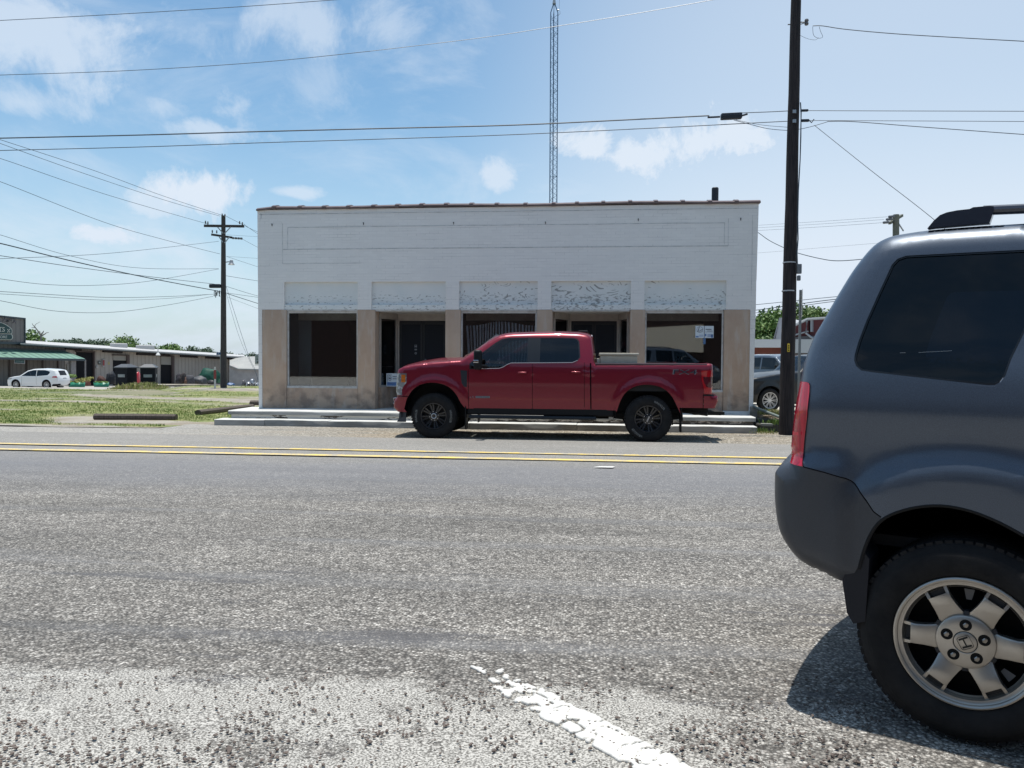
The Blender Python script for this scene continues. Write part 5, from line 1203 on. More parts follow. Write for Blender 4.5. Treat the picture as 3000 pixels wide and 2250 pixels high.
cable([(-150,446),(0,441),(400,431),(746,419),(1100,408),(1492,395),(1900,376),(2310,355)],dL,dP,.013,'cable strung just below the thickest one and ending at the big pole')
cable([(2170,331),(2250,328),(2310,325)],dP,dP,.013,'short cable between the splice case and the big pole')
cable([(2150,352),(2200,365),(2250,377),(2310,382),(2345,378),(2380,370),(2424,357)],dP,dP,.009,'slack loop of cable sagging under the splice case and past the pole')
cable([(2155,351),(2230,366),(2310,373)],dP,dP,.007,'second thinner loop of cable under the splice case')
cable([(2345,324),(2600,325),(3000,326),(3200,327)],dP,dR,.010,'upper level cable leaving the big pole to the right')
cable([(2345,353),(2600,354),(3000,356),(3200,358)],dP,dR,.009,'lower level cable leaving the big pole to the right')
cable([(2424,356),(2500,356.5),(2700,372),(3000,394),(3200,407)],dP,dR,.012,'cable parting from the level one right of the pole and dipping rightward')
cable([(2386,367),(2550,498),(2736,643),(2900,790)],dP,14,.009,'straight stay wire slanting down behind the grey SUV')
cable([(2381,76),(2410,76),(2478,86),(2622,99),(2800,110),(3000,121),(3200,132)],dP,dR,.013,'twisted cable starting at the upper insulator of the big pole')
cable([(2381,78),(2382,96),(2386,106),(2398,112),(2410,108),(2404,92),(2400,78)],dP,dP+.1,.006,'small looped jumper wire at the upper insulator')
cable([(2345,104),(2365,113),(2388,117),(2398,110)],dP,dP,.005,'thin lead from the pole to the looped jumper wire')
# splice case
q0=at(2112,342,16.95); q1=at(2173,339,16.95); b=MB().m(mat('splice_black',(.035,.04,.05),.45)); d=(q1-q0).normalized()
sc_=thing('splice_case','black splice case hanging on the thick cable left of the big pole','splice case',q0)
b.tube([q0-d*.28,q0-d*.02],.02,n=8); b.tube([q1+d*.0,q1+d*.12+Vector((0,0,.03))],.02,n=8); Mx=Matrix(((d.x,-d.y,0,q0.x),(d.y,d.x,0,q0.y),(d.z,0,1,q0.z),(0,0,0,1))); b.bev((0,-.06,-.065),((q1-q0).length,.06,.062),.018,Mx); b.bev((.02,-.066,-.01),((q1-q0).length-.02,.066,.01),.004,Mx); b.build('case',sc_,smooth=True)
q0=at(2345,324,dP); b=MB().m(mat('splice_black')); b.bev((q0.x,q0.y-.03,q0.z-.022),(q0.x+.16,q0.y+.03,q0.z+.022),.012); b.build('clamp',smooth=True,label='short dark clamp on the upper cable right of the big pole',cat='clamp',loc=q0)
q0=at(2346,353,dP); b=MB().m(mat('splice_black')); b.bev((q0.x,q0.y-.03,q0.z-.03),(q0.x+.17,q0.y+.03,q0.z+.022),.012); b.tube([(q0.x+.17,q0.y,q0.z),(q0.x+.22,q0.y,q0.z-.05),(q0.x+.27,q0.y,q0.z+.02)],.012); b.build('clamp',smooth=True,label='dark clamp with a hook on the lower cable right of the big pole',cat='clamp',loc=q0)

# left pole with two crossarms
DLp=50.0; B=at(655,1138,DLp); lp=thing('utility_pole','weathered utility pole with two crossarms rising from the grass left of the shop','utility pole',(B.x,B.y,G2(B)))
top=at(654.5,632,DLp); bs=Vector((B.x,B.y,G2(B)-.3)); b=MB().m(POLE2); b.tube([bs+(top-bs)*(k/12) for k in range(13)],[.20-.075*k/12 for k in range(13)],n=14); b.build('shaft',lp,smooth=True)
def bar(b,p,q,t_=.06,h=.06):
    p=Vector(p);q=Vector(q); d=(q-p); L=d.length; d.normalize(); s=Vector((-d.y,d.x,0)).normalized() if abs(d.z)<.99 else Vector((1,0,0)); u=d.cross(s); Mx=Matrix(((d.x,s.x,u.x,p.x),(d.y,s.y,u.y,p.y),(d.z,s.z,u.z,p.z),(0,0,0,1))); b.box((0,-t_,-h),(L,t_,h),Mx)
b=MB().m(POLE2); bar(b,at(598,661.5,DLp-.1),at(715,663,DLp-.1),.05,.075); b.build('crossarm',lp)
b=MB().m(POLE2); bar(b,at(619,687,DLp-.1),at(680,696,DLp+.6),.05,.06); b.build('crossarm',lp)
b=MB().m(STEEL); 
for (a,c_) in (((637,665),(654,684)),((676,665),(658,684)),((641,692),(653,710)),((672,694),(658,712))): bar(b,at(*a,DLp-.15),at(*c_,DLp-.15),.015,.03)
b.build('brace',lp)
for (px,py) in ((602,653),(609,655),(702,654),(710,657),(651,632),(659,633),(622,680),(635,681)):
    q=at(px,py,DLp-.1); MB().m(INSUL).lathe([(.0,.14),(.045,.12),(.03,.08),(.05,.04),(.03,-.06),(0,-.06)],q,n=8).build('insulator',lp,smooth=True)
for k in range(4): q=at(683+k*8,697.5+k*.5,DLp+.6); MB().m(INSUL).lathe([(0,-.06),(.07,-.06),(.09,0),(.07,.06),(0,.06)],q,n=8).build('insulator',lp,smooth=True)
b=MB().m(STEEL); b.tube([at(662,768,DLp),at(668,767,DLp-.2),at(676,767,DLp-.4)],.03); q=at(678,770,DLp-.4); b.lathe([(0,.2),(.10,.15),(.12,.0),(.2,-.12),(.0,-.14)],q,n=12); b.build('lamp',lp,smooth=True)
b=MB().m(mat('splice_black')); q=at(633,838,DLp-.1); b.bev((q.x-.42,q.y-.12,q.z-.12),(q.x+.3,q.y+.1,q.z+.12),.05); 
for k in range(10): p=at(628+k*2.4,853+random.uniform(-3,3),DLp-.1); b.tube([p,p+Vector((random.uniform(-.1,.1),0,-random.uniform(.1,.45)))],.02)
b.build('cable_closure',lp)
g='cables strung from the left pole'
dF=30
for (pts,r,lab) in (
 ([(-120,370),(0,409),(271,498),(475,573),(651,631)],.016,'upper of the two close cables falling to the top of the left pole'),
 ([(-120,375),(0,420),(237,505),(475,584),(644,633)],.016,'lower of the two close cables falling to the top of the left pole'),
 ([(-120,433),(0,464),(305,568),(583,649),(602,653)],.016,'cable falling to the left end of the top crossarm'),
 ([(-120,495),(0,532),(305,651),(480,702),(644,744)],.016,'cable falling to the left pole just above its lamp'),
 ([(-120,655),(0,688),(203,749),(407,785),(640,787)],.014,'slack cable sagging to the left pole below its lamp'),
 ([(-120,766),(0,758),(320,742),(641,707)],.014,'nearly level cable rising to the lower crossarm from the left'),
 ([(-120,690),(0,713),(203,763),(434,814),(640,853)],.035,'thick black cable slanting down to the closure on the left pole'),
 ([(-120,735),(0,749),(203,780),(434,810),(628,832)],.020,'cable meeting the thick black one above the closure'),
 ([(-120,800),(0,817),(130,833),(271,836),(434,824),(641,788)],.014,'shallow slack cable below the lamp coming from far left'),
 ([(-120,848),(0,854),(305,871),(480,869),(624,862)],.016,'upper of three low cables left of the left pole'),
 ([(-120,858),(0,861),(305,879),(480,875),(610,863)],.013,'middle of three low cables left of the left pole'),
 ([(-120,862),(0,881),(170,912),(339,914),(500,892),(624,868)],.015,'lowest sagging cable left of the left pole')):
    cable(pts,dF,DLp,r,lab,group=g)
for (pts,r,lab) in (
 ([(662,633),(705,655),(752,678),(900,742)],.016,'topmost cable from the left pole to behind the shop'),
 ([(714,656),(752,683),(900,780)],.016,'cable from the right end of the top crossarm to behind the shop'),
 ([(664,688),(752,693),(900,700)],.010,'faint level cable from the lower crossarm to behind the shop'),
 ([(708,699),(752,723),(900,800)],.013,'cable from the lower insulator string to behind the shop'),
 ([(663,751),(753,757),(900,768)],.010,'faint cable from above the lamp to behind the shop'),
 ([(665,752),(753,781),(900,830)],.014,'cable from above the lamp slanting behind the shop'),
 ([(663,808),(755,823),(900,845)],.018,'cable from below the lamp to behind the shop'),
 ([(663,839),(755,867),(900,905)],.018,'upper of three cables from the closure to behind the shop'),
 ([(663,858),(755,871),(900,890)],.016,'middle cable from the closure to behind the shop'),
 ([(665,860),(755,889),(900,935)],.030,'thick black cable from the closure to behind the shop'),
 ([(668,871),(755,904),(900,960)],.011,'thin lowest cable from the left pole to behind the shop')):
    cable(pts,DLp,64,r,lab,group=g)
cable([(663,840),(724,1030),(748,1085),(760,1135)],DLp,47,.016,'outer guy wire slanting from the left pole to the ground',group='guy wires of the left pole')
cable([(663,860),(702,990),(752,1100),(764,1135)],DLp,47,.012,'inner guy wire slanting from the left pole to the ground',group='guy wires of the left pole')
# lattice mast
dM=44.0; ms=thing('lattice_mast','tall thin three legged lattice mast rising behind the shop roof','mast',(at(1622,900,dM).x,at(1622,900,dM).y,-1)); MAST=mat('mast_blue_steel',(.03,.09,.17),.5,metal=.3)
ct=at(1623.5,20,dM); cb_=at(1620.5,596,dM); dirm=(ct-cb_).normalized(); cb0=cb_-dirm*((cb_.z+1)/dirm.z); H_=(ct-cb0).length
def leg(k,h,w=.225): a=R(90+120*k+8); wv=w if h<H_-.35 else w*(1-(h-H_+.35)/.62); return cb0+dirm*h+Vector((math.cos(a)*wv,math.sin(a)*wv,0))
for k in range(3):
    b=MB().m(MAST); b.tube([leg(k,0),leg(k,H_*.5),leg(k,H_-.36),leg(k,H_+.2)],.027,n=6); b.build('leg',ms,smooth=True)
b=MB().m(MAST); h=0; st=.26; z_=0
while h<H_-.5:
    for k in range(3):
        j=(k+1)%3; b.tube([leg(k,h),leg(j,h+st)] if z_%2 else [leg(j,h),leg(k,h+st)],.0085,n=4)
        if z_%6==0: b.tube([leg(k,h),leg(j,h)],.0085,n=4)
    h+=st; z_+=1
b.build('lacing',ms)
b=MB().m(mat('mast_tip',(.35,.37,.38),.4,metal=.5)); p=cb0+dirm*(H_+.15); b.cyl(p,p+dirm*.35,.10,.05); p1=leg(2,H_-.9); q=at(1638,29,dM); b.tube([at(1633,29,dM),q],.035); b.tube([at(1638.5,26,dM),at(1640,-14,dM)],.007); b.tube([at(1640,32,dM),at(1641,40,dM),at(1635,46,dM)],.012); b.build('antenna',ms)

# right of the big pole: far pole, drop cable, faint lines, road sign from behind
dF2=58; B=at(2625,1050,dF2); fp=thing('utility_pole','grey green utility pole with slanting crossarm beyond the grey SUV roof','utility pole',(B.x,B.y,-1)); PG=mat('pole_green_grey',(.10,.11,.09),.9,c2=(.16,.16,.13),ns=4)
b=MB().m(PG); b.tube([(B.x,B.y,-1),at(2625,629,dF2)],.22,n=10); b.build('shaft',fp,smooth=True)
b=MB().m(PG); bar(b,at(2606,654,dF2-.4),at(2643,631,dF2+2.0),.08,.09); b.build('crossarm',fp)
for (px,py) in ((2607,635),(2600,643),(2591,652)):
    b=MB().m(INSUL)
    for k in range(3): q=at(px+k*5,py-k*.4,dF2-.5); b.lathe([(0,-.1),(.12,-.06),(.12,.06),(0,.1)],q,n=8)
    b.build('insulator',fp,smooth=True)
b=MB().m(STEEL); b.tube([at(2630,651,dF2),at(2647,677,dF2)],.05); b.build('brace',fp)
for (y0,y1,lab) in ((665,635,'top'),(672,643,'middle'),(680,652,'bottom')):
    cable([(2140,y0),(2400,(y0+y1)/2-1),(2590+(y1<640)*10,y1)],75,dF2,.014,lab+' faint wire of three leading to the far pole on the right',group='faint wires to the far pole')
cable([(2140,743),(2220,741),(2500,718),(2800,695)],75,dF2,.012,'faint single wire crossing behind the big pole')
cable([(2200,670),(2222,682),(2255,705),(2300,727),(2340,742),(2400,757),(2450,764),(2520,760),(2620,748)],19.2,15,.012,'sagging service cable from the shop corner to behind the grey SUV')
for (y0,y1,r,lab) in ((892,872,.03,'upper'),(908,880,.04,'middle'),(916,886,.03,'lower')):
    cable([(2150,y0+4),(2220,y0),(2420,y1),(2600,y1-16)],62,48,r,lab+' dark cable passing low over the trees right of the shop',group='low dark cables over the trees')
dS=20.0; q=at(2341,1100,dS); rs=thing('road_sign','road sign seen edge-on from behind on a grey channel post','sign',(q.x,q.y,-.15)); 
b=MB().m(mat('sign_post',(.22,.24,.25),.5,metal=.5)); b.box((q.x-.028,q.y-.02,-.2),(q.x+.028,q.y+.02,at(2341,850,dS).z)); b.build('post',rs)
A_=at(2339,930,dS); C_=at(2356,850,dS); b=MB().m(mat('sign_back',(.30,.33,.35),.4,metal=.6)); 
Mx=Matrix.Translation((at(2347,890,dS).x,q.y-.04,at(2347,890,dS).z))@Matrix.Rotation(R(77),4,'Z'); b.bev((-.31,-.003,-.34),(.31,.003,.34),.002,Mx); b.m(mat('sign_face',(.7,.7,.7),.5)); b.box((-.30,.004,-.33),(.30,.006,.33),Mx); b.build('sign_plate',rs)
# ------------------------------------------------------------------ feed store beyond the field
SA=at(75,1007,84); SB=at(715,1043,112); sd_=(SB-SA); sd_.z=0; sd_.normalize(); nS=Vector((sd_.y,-sd_.x,0))
if nS.dot(CAM-SA)<0: nS=-nS
def SP(px,py,off=0): return onplane(px,py,SA+nS*off,nS)
def pq(b, pts, o0, o1):
    P=[SP(x,y,o0) for x,y in pts]; Q=[p-nS*(o0-o1) for p in P]; n=len(P)
    return b.add(P+Q,[tuple(range(n)),tuple(range(n,2*n))[::-1]]+[(i,n+i,n+(i+1)%n,(i+1)%n) for i in range(n)])
def R4(x0,y0,x1,y1,yl=None,yr=None): return [(x0,y1),(x1,y1 if yr is None else yr),(x1,y0),(x0,y0)]
def ribbed(name,a,b_,per):
    t=T(name,.7); v=t.v; d=N(t.t,'ShaderNodeVectorMath',operation='DOT_PRODUCT'); t.link(v,d.inputs[0]); d.inputs[1].default_value=tuple(sd_); s=t.ma('SINE',t.ma('MULTIPLY',d.outputs['Value'],2*math.pi/per)); c=t.mix(t.mr(s,.5,.95),a,b_); c=t.mix(t.mr(t.noise(.8,4,t.map((1,1,.4))),.4,.7,0,.4),c,tuple(q*.75 for q in a)); t.color(c); t.bump(s,.3,.03); return t.m
SIDING=ribbed('beige_metal_siding',(.38,.335,.295),(.29,.255,.225),.55); SID2=ribbed('grey_brown_siding',(.21,.19,.18),(.15,.135,.13),.45)
STRIM=mat('store_trim_dark',(.06,.075,.085),.6); store=thing('feed_store','long low beige feed store with white roof and green porch beyond the field','store',(SP(200,1130).x,SP(200,1130).y,-1.2))
b=MB().m(SIDING); pq(b,[(190,1150),(676,1140),(676,1049),(190,1014)],0,-.3); b.build('wall',store)
b=MB().m(SID2); pq(b,[(-120,1150),(189,1150),(189,1013),(-120,990)],0.05,-.3); b.build('wall',store)
b=MB().m(SIDING); pq(b,[(676.5,1140),(671,1140),(671,1049),(676.5,1049)],.12,.02)
p=SP(676,1049); p2=SP(676,1140); bk=-nS*14; b.add([p,p2,p2+bk,p+bk,p-sd_*.3,p2-sd_*.3,p2+bk-sd_*.3,p+bk-sd_*.3],[(0,1,2,3),(7,6,5,4),(0,4,5,1),(3,2,6,7)]); b.build('wall',store)
# roof: eave overhang, sloping up away from us
RFW=mat('white_metal_roof',(.46,.445,.43),.5,metal=.1); b=MB().m(RFW)
e0=SP(60,1005.5,1.2); e1_=SP(722,1047,1.2); h0=onplane(75,994,SA-nS*9,nS); h1=onplane(700,1039.5,SA-nS*9,nS)
h0=h0-sd_*3; h1=h1+sd_*1
up=Vector((0,0,.09)); b.add([e0,e1_,h1,h0,e0-up,e1_-up,h1-up,h0-up],[(0,1,2,3),(7,6,5,4),(0,4,5,1),(1,5,6,2),(2,6,7,3)]); 
b.add([h0,h1,h1-nS*8-Vector((0,0,1)),h0-nS*8-Vector((0,0,1))],[(0,1,2,3)]); b.build('roof',store)
b=MB().m(mat('soffit_dark',(.10,.095,.10),.8)); q=[SP(60,1011,1.15),SP(716,1050,1.15)]; b.add([q[0],q[1],q[1]-nS*1.2,q[0]-nS*1.2],[(0,1,2,3)]); b.m(STRIM); b.add([q[0]+Vector((0,0,.22)),q[1]+Vector((0,0,.22)),q[1],q[0]],[(0,1,2,3)]); b.build('eave',store)
for (x0,ya,x1,yb) in ((193,1018,240,1023),(304,1026,360,1030),(403,1034,480,1038),(482,1037.5,499,1039),(531,1040,580,1043.5),(605,1044,646,1047)): b=MB().m(mat('slot_dark',(.035,.03,.032),.8)); pq(b,[(x0,ya+6),(x1,yb+5),(x1,yb),(x0,ya)],.25,.0); b.build('eave_slot',store)
b=MB().m(mat('slot_dark',(.035,.03,.032),.8)); pq(b,[(676,1052),(716,1053),(716,1048),(676,1048)],.9,-3); b.build('eave_slot',store)
b=MB().m(SID2); pq(b,[(-120,1004),(73,1004),(73,934),(-120,914)],.7,.1); pb=b.build('parapet',store)
b=MB().m(STRIM); pq(b,[(-120,917),(75.5,936),(75.5,931.5),(-120,911)],.85,.0); pq(b,[(73,1006),(75.5,1006),(75.5,933),(73,933)],.85,0); pq(b,[(-120,1006),(75,1009),(75,1003),(-120,998)],.85,.0); pq(b,[(-120,1024),(193,1030),(193,1024.5),(-120,1017)],.3,.0); b.build('parapet_trim',store)
# green porch roof and posts
t=T('green_metal_roof',.45); dd_=N(t.t,'ShaderNodeVectorMath',operation='DOT_PRODUCT'); t.link(t.v,dd_.inputs[0]); dd_.inputs[1].default_value=tuple(sd_); s_=t.ma('SINE',t.ma('MULTIPLY',dd_.outputs['Value'],2*math.pi/.8)); t.color(t.mix(t.mr(s_,.3,.9),(.16,.28,.22),(.09,.17,.135))); t.bump(s_,.4,.04)
b=MB().m(t.m); a0=SP(-120,1018,.2); a1=SP(193,1029,.2); b0=SP(-160,1043,3.2); b1_=SP(250,1051.5,3.2); up=Vector((0,0,.08))
b.add([b0,b1_,a1,a0,b0-up,b1_-up,a1-up,a0-up],[(0,1,2,3),(7,6,5,4),(0,4,5,1),(1,5,6,2)]); b.m(STRIM); lo_=Vector((0,0,.22)); b.add([b0-nS*-.02,b1_-nS*-.02,b1_-lo_-nS*-.02,b0-lo_-nS*-.02],[(0,1,2,3)]); b.build('porch_roof',store)
for (x0,x1,y1,w_) in ((209,223,1112,.3),(249.5,252.5,1110,.1)):
    b=MB().m(mat('post_grey',(.30,.28,.27),.8,c2=(.22,.2,.2),ns=4)); pq(b,[(x0,y1+12),(x1,y1+12),(x1,1054),(x0,1054)],2.9,2.9-w_*1.6); b.build('post',store)
for x0 in (28,78,125,170): b=MB().m(mat('post_brown',(.10,.08,.075),.8)); pq(b,[(x0,1150),(x0+3,1150),(x0+3,1050),(x0,1050)],.2,.05); b.build('wall_batten',store)
for (x0,x1,ys,yt,shut,jx) in ((224,275,1030,1030,False,279),(332,373,1040,1055.5,True,380),(472,505,1043,1068,True,511)):
    b=MB().m(mat('door_opening_dark',(.015,.015,.017),.9)); pq(b,[(x0,1150),(x1,1150),(x1,yt+1),(x0,yt)],.06,.0)
    if shut: b.m(mat('shutter_tan',(.28,.26,.23),.7)); pq(b,[(x0,yt),(x1,yt+1),(x1,ys+2),(x0,ys)],.10,.0)
    b.m(mat('jamb_brown',(.085,.06,.055),.8)); pq(b,[(x1,1150),(jx,1150),(jx,ys),(x1,ys)],.3,.0); pq(b,[(x0,ys+1),(jx,ys+3),(jx,ys-1),(x0,ys-2)],.25,0)
    b.build('door',store)
b=MB().m(mat('door_cream',(.45,.43,.40),.7)); pq(b,[(198,1112),(208,1112),(208,1066),(198,1066)],.15,.0); b.m(mat('ink_dark',(.03,.03,.03),.6))
for i in range(3):
    for j in range(3):
        if (i+j)%2==0: pq(b,[(202+i*1.9,1085.5+j*3.2),(203.7+i*1.9,1085.5+j*3.2),(203.7+i*1.9,1082.5+j*3.2),(202+i*1.9,1082.5+j*3.2)],.17,.15)
b.build('door',store)
b=MB().m(mat('stain_yellow',(.40,.33,.16),.8)); pq(b,[(316,1068),(322,1068),(321,1060),(317,1060)],.02,.0); b.build('wall_stain',store)
# the shop sign on the parapet
GRN=mat('sign_green',(.022,.060,.060),.5); CRM=mat('sign_cream',(.60,.58,.53),.6)
sg=thing('store_sign','dark green sign with arched top and cream letters on the store parapet','sign',tuple(SP(0,1000,.8)))
arch=[(-120,934),(-60,936),(-30,938.5),(0,943),(12,947.5),(22,953),(30,959),(35,964),(36,969),(36,975),(34,978.5),(-120,976)]
arch2=[(-120,981),(32,980),(35,983),(36,989),(34,993),(30,994.5),(-120,993)]
def shr(pts,e): return [(x-(e if x>-100 else 0),y+(e if y<965 else (-e if y>972 else 0))) for x,y in pts]
b=MB().m(CRM); pq(b,arch,.95,.85); pq(b,[(-120,980),(33,979),(37,982),(38,989),(35,994),(31,996),(-120,995)],.95,.85); b.build('rim',sg)
b=MB().m(GRN); pq(b,shr(arch,1.3),1.0,.95); pq(b,arch2,1.0,.95); b.build('panel',sg)
b=MB().m(CRM)
def sgtext(s,cx,cy,w,h): b.text(s,lambda u,v: SP(cx+u,cy-v,1.03),w,h)
sgtext('T',.7,964.5,10,12.5); sgtext('S',10.5,965,7.5,12.5); sgtext('TORE',7,987,28,8); sgtext('O',0,946.5,2.6,3)
for (x,y) in ((8.8,959.3),(7.2,970.3)): b.add([SP(x-1.4+a,y+c_,1.03) for a,c_ in ((0,1),(2,1),(2,-1),(0,-1))],[(0,1,2,3)])
for (px,ww) in ((0.7,6),): b.add([SP(px-ww/2+a,970.6+c_,1.03) for a,c_ in ((0,.9),(ww,.9),(ww,-.4),(0,-.4))],[(0,1,2,3)])
for i in range(3):
    for j in range(3):
        if (i+j)%2==0 : b.add([SP(21.7+i*2.7+a,974-j*3.5-c_,1.03) for a,c_ in ((0,0),(2.5,0),(2.5,3.2),(0,3.2))],[(0,1,2,3)])
b.build('lettering',sg)
for (px,py) in ((14,936),(41.5,943.5)):
    l_=MB().m(mat('lamp_dark',(.03,.03,.035),.4)); q=SP(px,py,1.5); l_.lathe([(.03,.32),(.05,.1),(.22,-.12),(.0,-.05)],q,n=12); l_.tube([q+Vector((0,0,.25)),q+Vector((0,0,.36)),q+Vector((0,0,.3))-nS*.8],.03); l_.build('sign_lamp',smooth=True,label=('left' if px<20 else 'right')+' one of the two dark cone lamps above the store sign',cat='lamp',group='lamps above the store sign',loc=q)
l_=MB().m(mat('lamp_dark')); q=SP(21,939,1.2); l_.bev((q.x-.12,q.y-.1,q.z-.12),(q.x+.12,q.y+.1,q.z+.12),.03); l_.tube([q,SP(27,940,1.2),SP(34,938,1.1),SP(36,933,.9)],.03); l_.build('flood_lamp',label='small dark floodlight with bent arm between the two sign lamps',cat='lamp',loc=q)
sn=thing('porch_sign','small green sign with pale frame hanging under the porch roof','sign',tuple(SP(58,1060,3.0))); b=MB().m(mat('frame_pale',(.36,.36,.37),.6)); pq(b,[(43,1064.5),(73,1065.5),(73,1053),(43,1052)],3.0,2.92); b.build('frame',sn); b=MB().m(GRN); pq(b,[(44.5,1063),(71.5,1064),(71.5,1054.5),(44.5,1053.5)],3.04,3.0); b.build('panel',sn); b=MB().m(mat('letter_green',(.20,.29,.28),.6)); b.text('SOUTH AREA',lambda u,v: SP(58+u,1059-v+.02*u,3.06),22,4.6); b.build('lettering',sn)
for k,(x0,y0,x1,y1,lab,c_) in enumerate(((288,1057,296,1068,'small dark framed sign on the beige store wall left of the tall one',(.08,.085,.08)),(300,1052,308,1075,'tall shield shaped sign with red middle on the beige store wall',(.35,.34,.33)),(282,1071,288,1079,'small pale notice low on the beige wall beside the dark opening',(.45,.43,.41)))):
    s1=thing('wall_sign',lab,'sign',tuple(SP(x0,y1,.1))); b=MB().m(mat('wsign%d'%k,c_,.6)); pq(b,[(x0,y1-2),(x0+2,y1),(x1-2,y1),(x1,y1-2),(x1,y0),(x0,y0)],.12,.02); b.build('plate',s1); b=MB().m(mat('wsign_in%d'%k,((.30,.30,.29),(.28,.05,.05),(.20,.2,.2))[k],.6)); pq(b,[(x0+1.5,y1-4),(x1-1.5,y1-4),(x1-1.5,y0+3),(x0+1.5,y0+3)],.16,.12); b.build('print',s1)
l_=MB().m(mat('lamp_white',(.6,.6,.58),.4)); q=SP(463,1041,1.8); l_.lathe([(.05,.9),(.05,.35),(.12,.3),(.28,.0),(.0,.03)],q,n=12); l_.build('barn_lamp',smooth=True,label='white barn lamp hanging from the store eave',cat='lamp',loc=q)
q=SP(722,1051,1.8); l_=MB().m(mat('lamp_white')); l_.lathe([(.05,.35),(.12,.3),(.28,.0),(.0,.03)],q,n=12); l_.tube([q+Vector((0,0,.3)),q+Vector((0,0,.34))-sd_*1.2],.04); l_.build('barn_lamp',smooth=True,label='small white lamp on an arm at the far right end of the store eave',cat='lamp',loc=q)
for (x0,x1,y0,y1,lab) in ((335,375,1006,1014.5,'left of the two long white vents on the store roof'),(411,454,1011.5,1019.5,'right of the two long white vents on the store roof')):
    q0=onplane(x0,y1,SA-nS*6,nS); q1=onplane(x1,y0,SA-nS*6,nS); L=(q1-q0).dot(sd_); Mx=Matrix(((sd_.x,-nS.x,0,q0.x),(sd_.y,-nS.y,0,q0.y),(0,0,1,q0.z))).to_4x4(); b=MB().m(RFW); b.bev((0,0,-.6),(L,.9,q1.z-q0.z),.12,Mx,seg=3); b.build('roof_vent',smooth=True,label=lab,cat='vent',group='vents on the store roof',loc=q0)

# ------------------------------------------------------------------ far vehicles
def simplecar(root, chain, zb_, wheels, win, W, RT_, Rr, paint, style, lights=(), seg=.07, extra=None, tumble=(1.1,.22), gl=None, winds=None, rearg=None, sidesplit=()):
    def disp(P,r=True):
        P=np.asarray(P,float); s,z=P[:,0],P[:,1]; d=.02+np.where(z>tumble[0],(z-tumble[0])*tumble[1],0)+.03*sstep(z,.6,.3)
        smin,smax=min(c[0] for c in chain),max(c[0] for c in chain); d=d+.18*np.clip((smin+.6-s)/.6,0,1)**2+.14*np.clip((s-smax+.55)/.55,0,1)**2
        for cx in wheels: rr=np.hypot(s-cx,z-RT_); d=d-.02*(1-sstep(rr,RT_+.12,RT_+.22))*sstep(z,RT_-.2,RT_)
        if r: dist=distline(P,chain); q=np.clip(dist/.08,0,1); d=d+.08*(1-np.sqrt(np.clip(1-(1-q)**2,0,1)))
        return d
    bot=[]
    for cx in sorted(wheels,reverse=True):
        ra_=RT_+.065; bot+=[(cx+ra_,zb_)]+[(cx+ra_*math.cos(R(a)),RT_+.02+ra_*math.sin(R(a))) for a in range(0,181,15)]+[(cx-ra_,zb_)]
    out_=list(chain)+[(chain[-1][0]-.1,zb_)]+bot+[(chain[0][0]+.1,zb_)]
    feats=[]
    for w_ in win: feats.append(dict(name='side_window',poly=w_,mat=gl or TINT,inset=.008))
    for (nm,pl,m_) in lights: feats.append(dict(name=nm,poly=pl,mat=m_,inset=-.006))
    for (p0,p1) in sidesplit: feats.append(dict(name='door_gap',poly=strip(p0,p1,.014),mat=GAP,inset=.003))
    gr=[]
    if winds: gr.append(dict(name='windshield',mat=CLEARG if gl is None else gl,edge=1,test=winds))
    if rearg: gr.append(dict(name='rear_glass',mat=TINT,edge=2,test=rearg))
    shell_car(root,out_,chain,feats,disp,W,seg,paint,lambda s,z: .05 if z>1.0 else .09,gr,n=10)
    for cx in wheels:
        for sd in (-1,1):
            b=MB().m(BLKPL); ra_=RT_+.07; pts=[(cx+ra_*math.cos(R(a)),RT_+.02+ra_*math.sin(R(a))) for a in range(-10,191,20)]; vs=[]
            for (u,v) in pts: vs+= [(u,sd*(W-.04),v),(u,sd*(W-.4),v)]
            b.add(vs,[(2*i,2*i+2,2*i+3,2*i+1) for i in range(len(pts)-1)]); b.add([(u,sd*(W-.4),v) for u,v in pts],[tuple(range(len(pts)))]); b.build('wheel_lining',root,local=True)
    b=MB().m(BLKPL); b.box((wheels[0]+RT_+.1,-W+.1,zb_-.06),(wheels[1]-RT_-.1,W-.1,zb_+.05)); b.build('underbody',root,local=True)
    for q_ in (1.0,1.9): MB().m(SEAT).bev((wheels[0]+q_,-W+.3,.5),(wheels[0]+q_+.3,W-.3,1.2),.06).build('seat',root,local=True)
    for cx in wheels:
        for sd in (-1,1): wheel_parts(root,(cx,sd*(W-.13),RT_),RT_,Rr,.22,sd,TYRE,RIMW,style,detail=False)
RIMW=mat('rim_bright',(.55,.55,.56),.3,metal=.8)
def place(px,py,d,ang,s0,W,zc_):
    """root position so that the near wheel (s0,-W,zc_) sits at a photo pixel"""
    p=at(px,py,d); th=ALPHA+R(ang); ex=Vector((math.cos(th),math.sin(th),0)); ey=Vector((-math.sin(th),math.cos(th),0)); o=p-ex*s0+ey*W; o.z=p.z-zc_; return o,th
o_,th=place(134.7,1127.5,71,-8,3.0,.98,.37); print('white car z',o_.z,G(o_.x,o_.y))
wc=thing('white_car','white family SUV parked on the pale yard in front of the store porch','car',(o_.x,o_.y,o_.z),rotz=th)
WP=mat('white_car_paint',(.74,.74,.73),.25,coat=1)
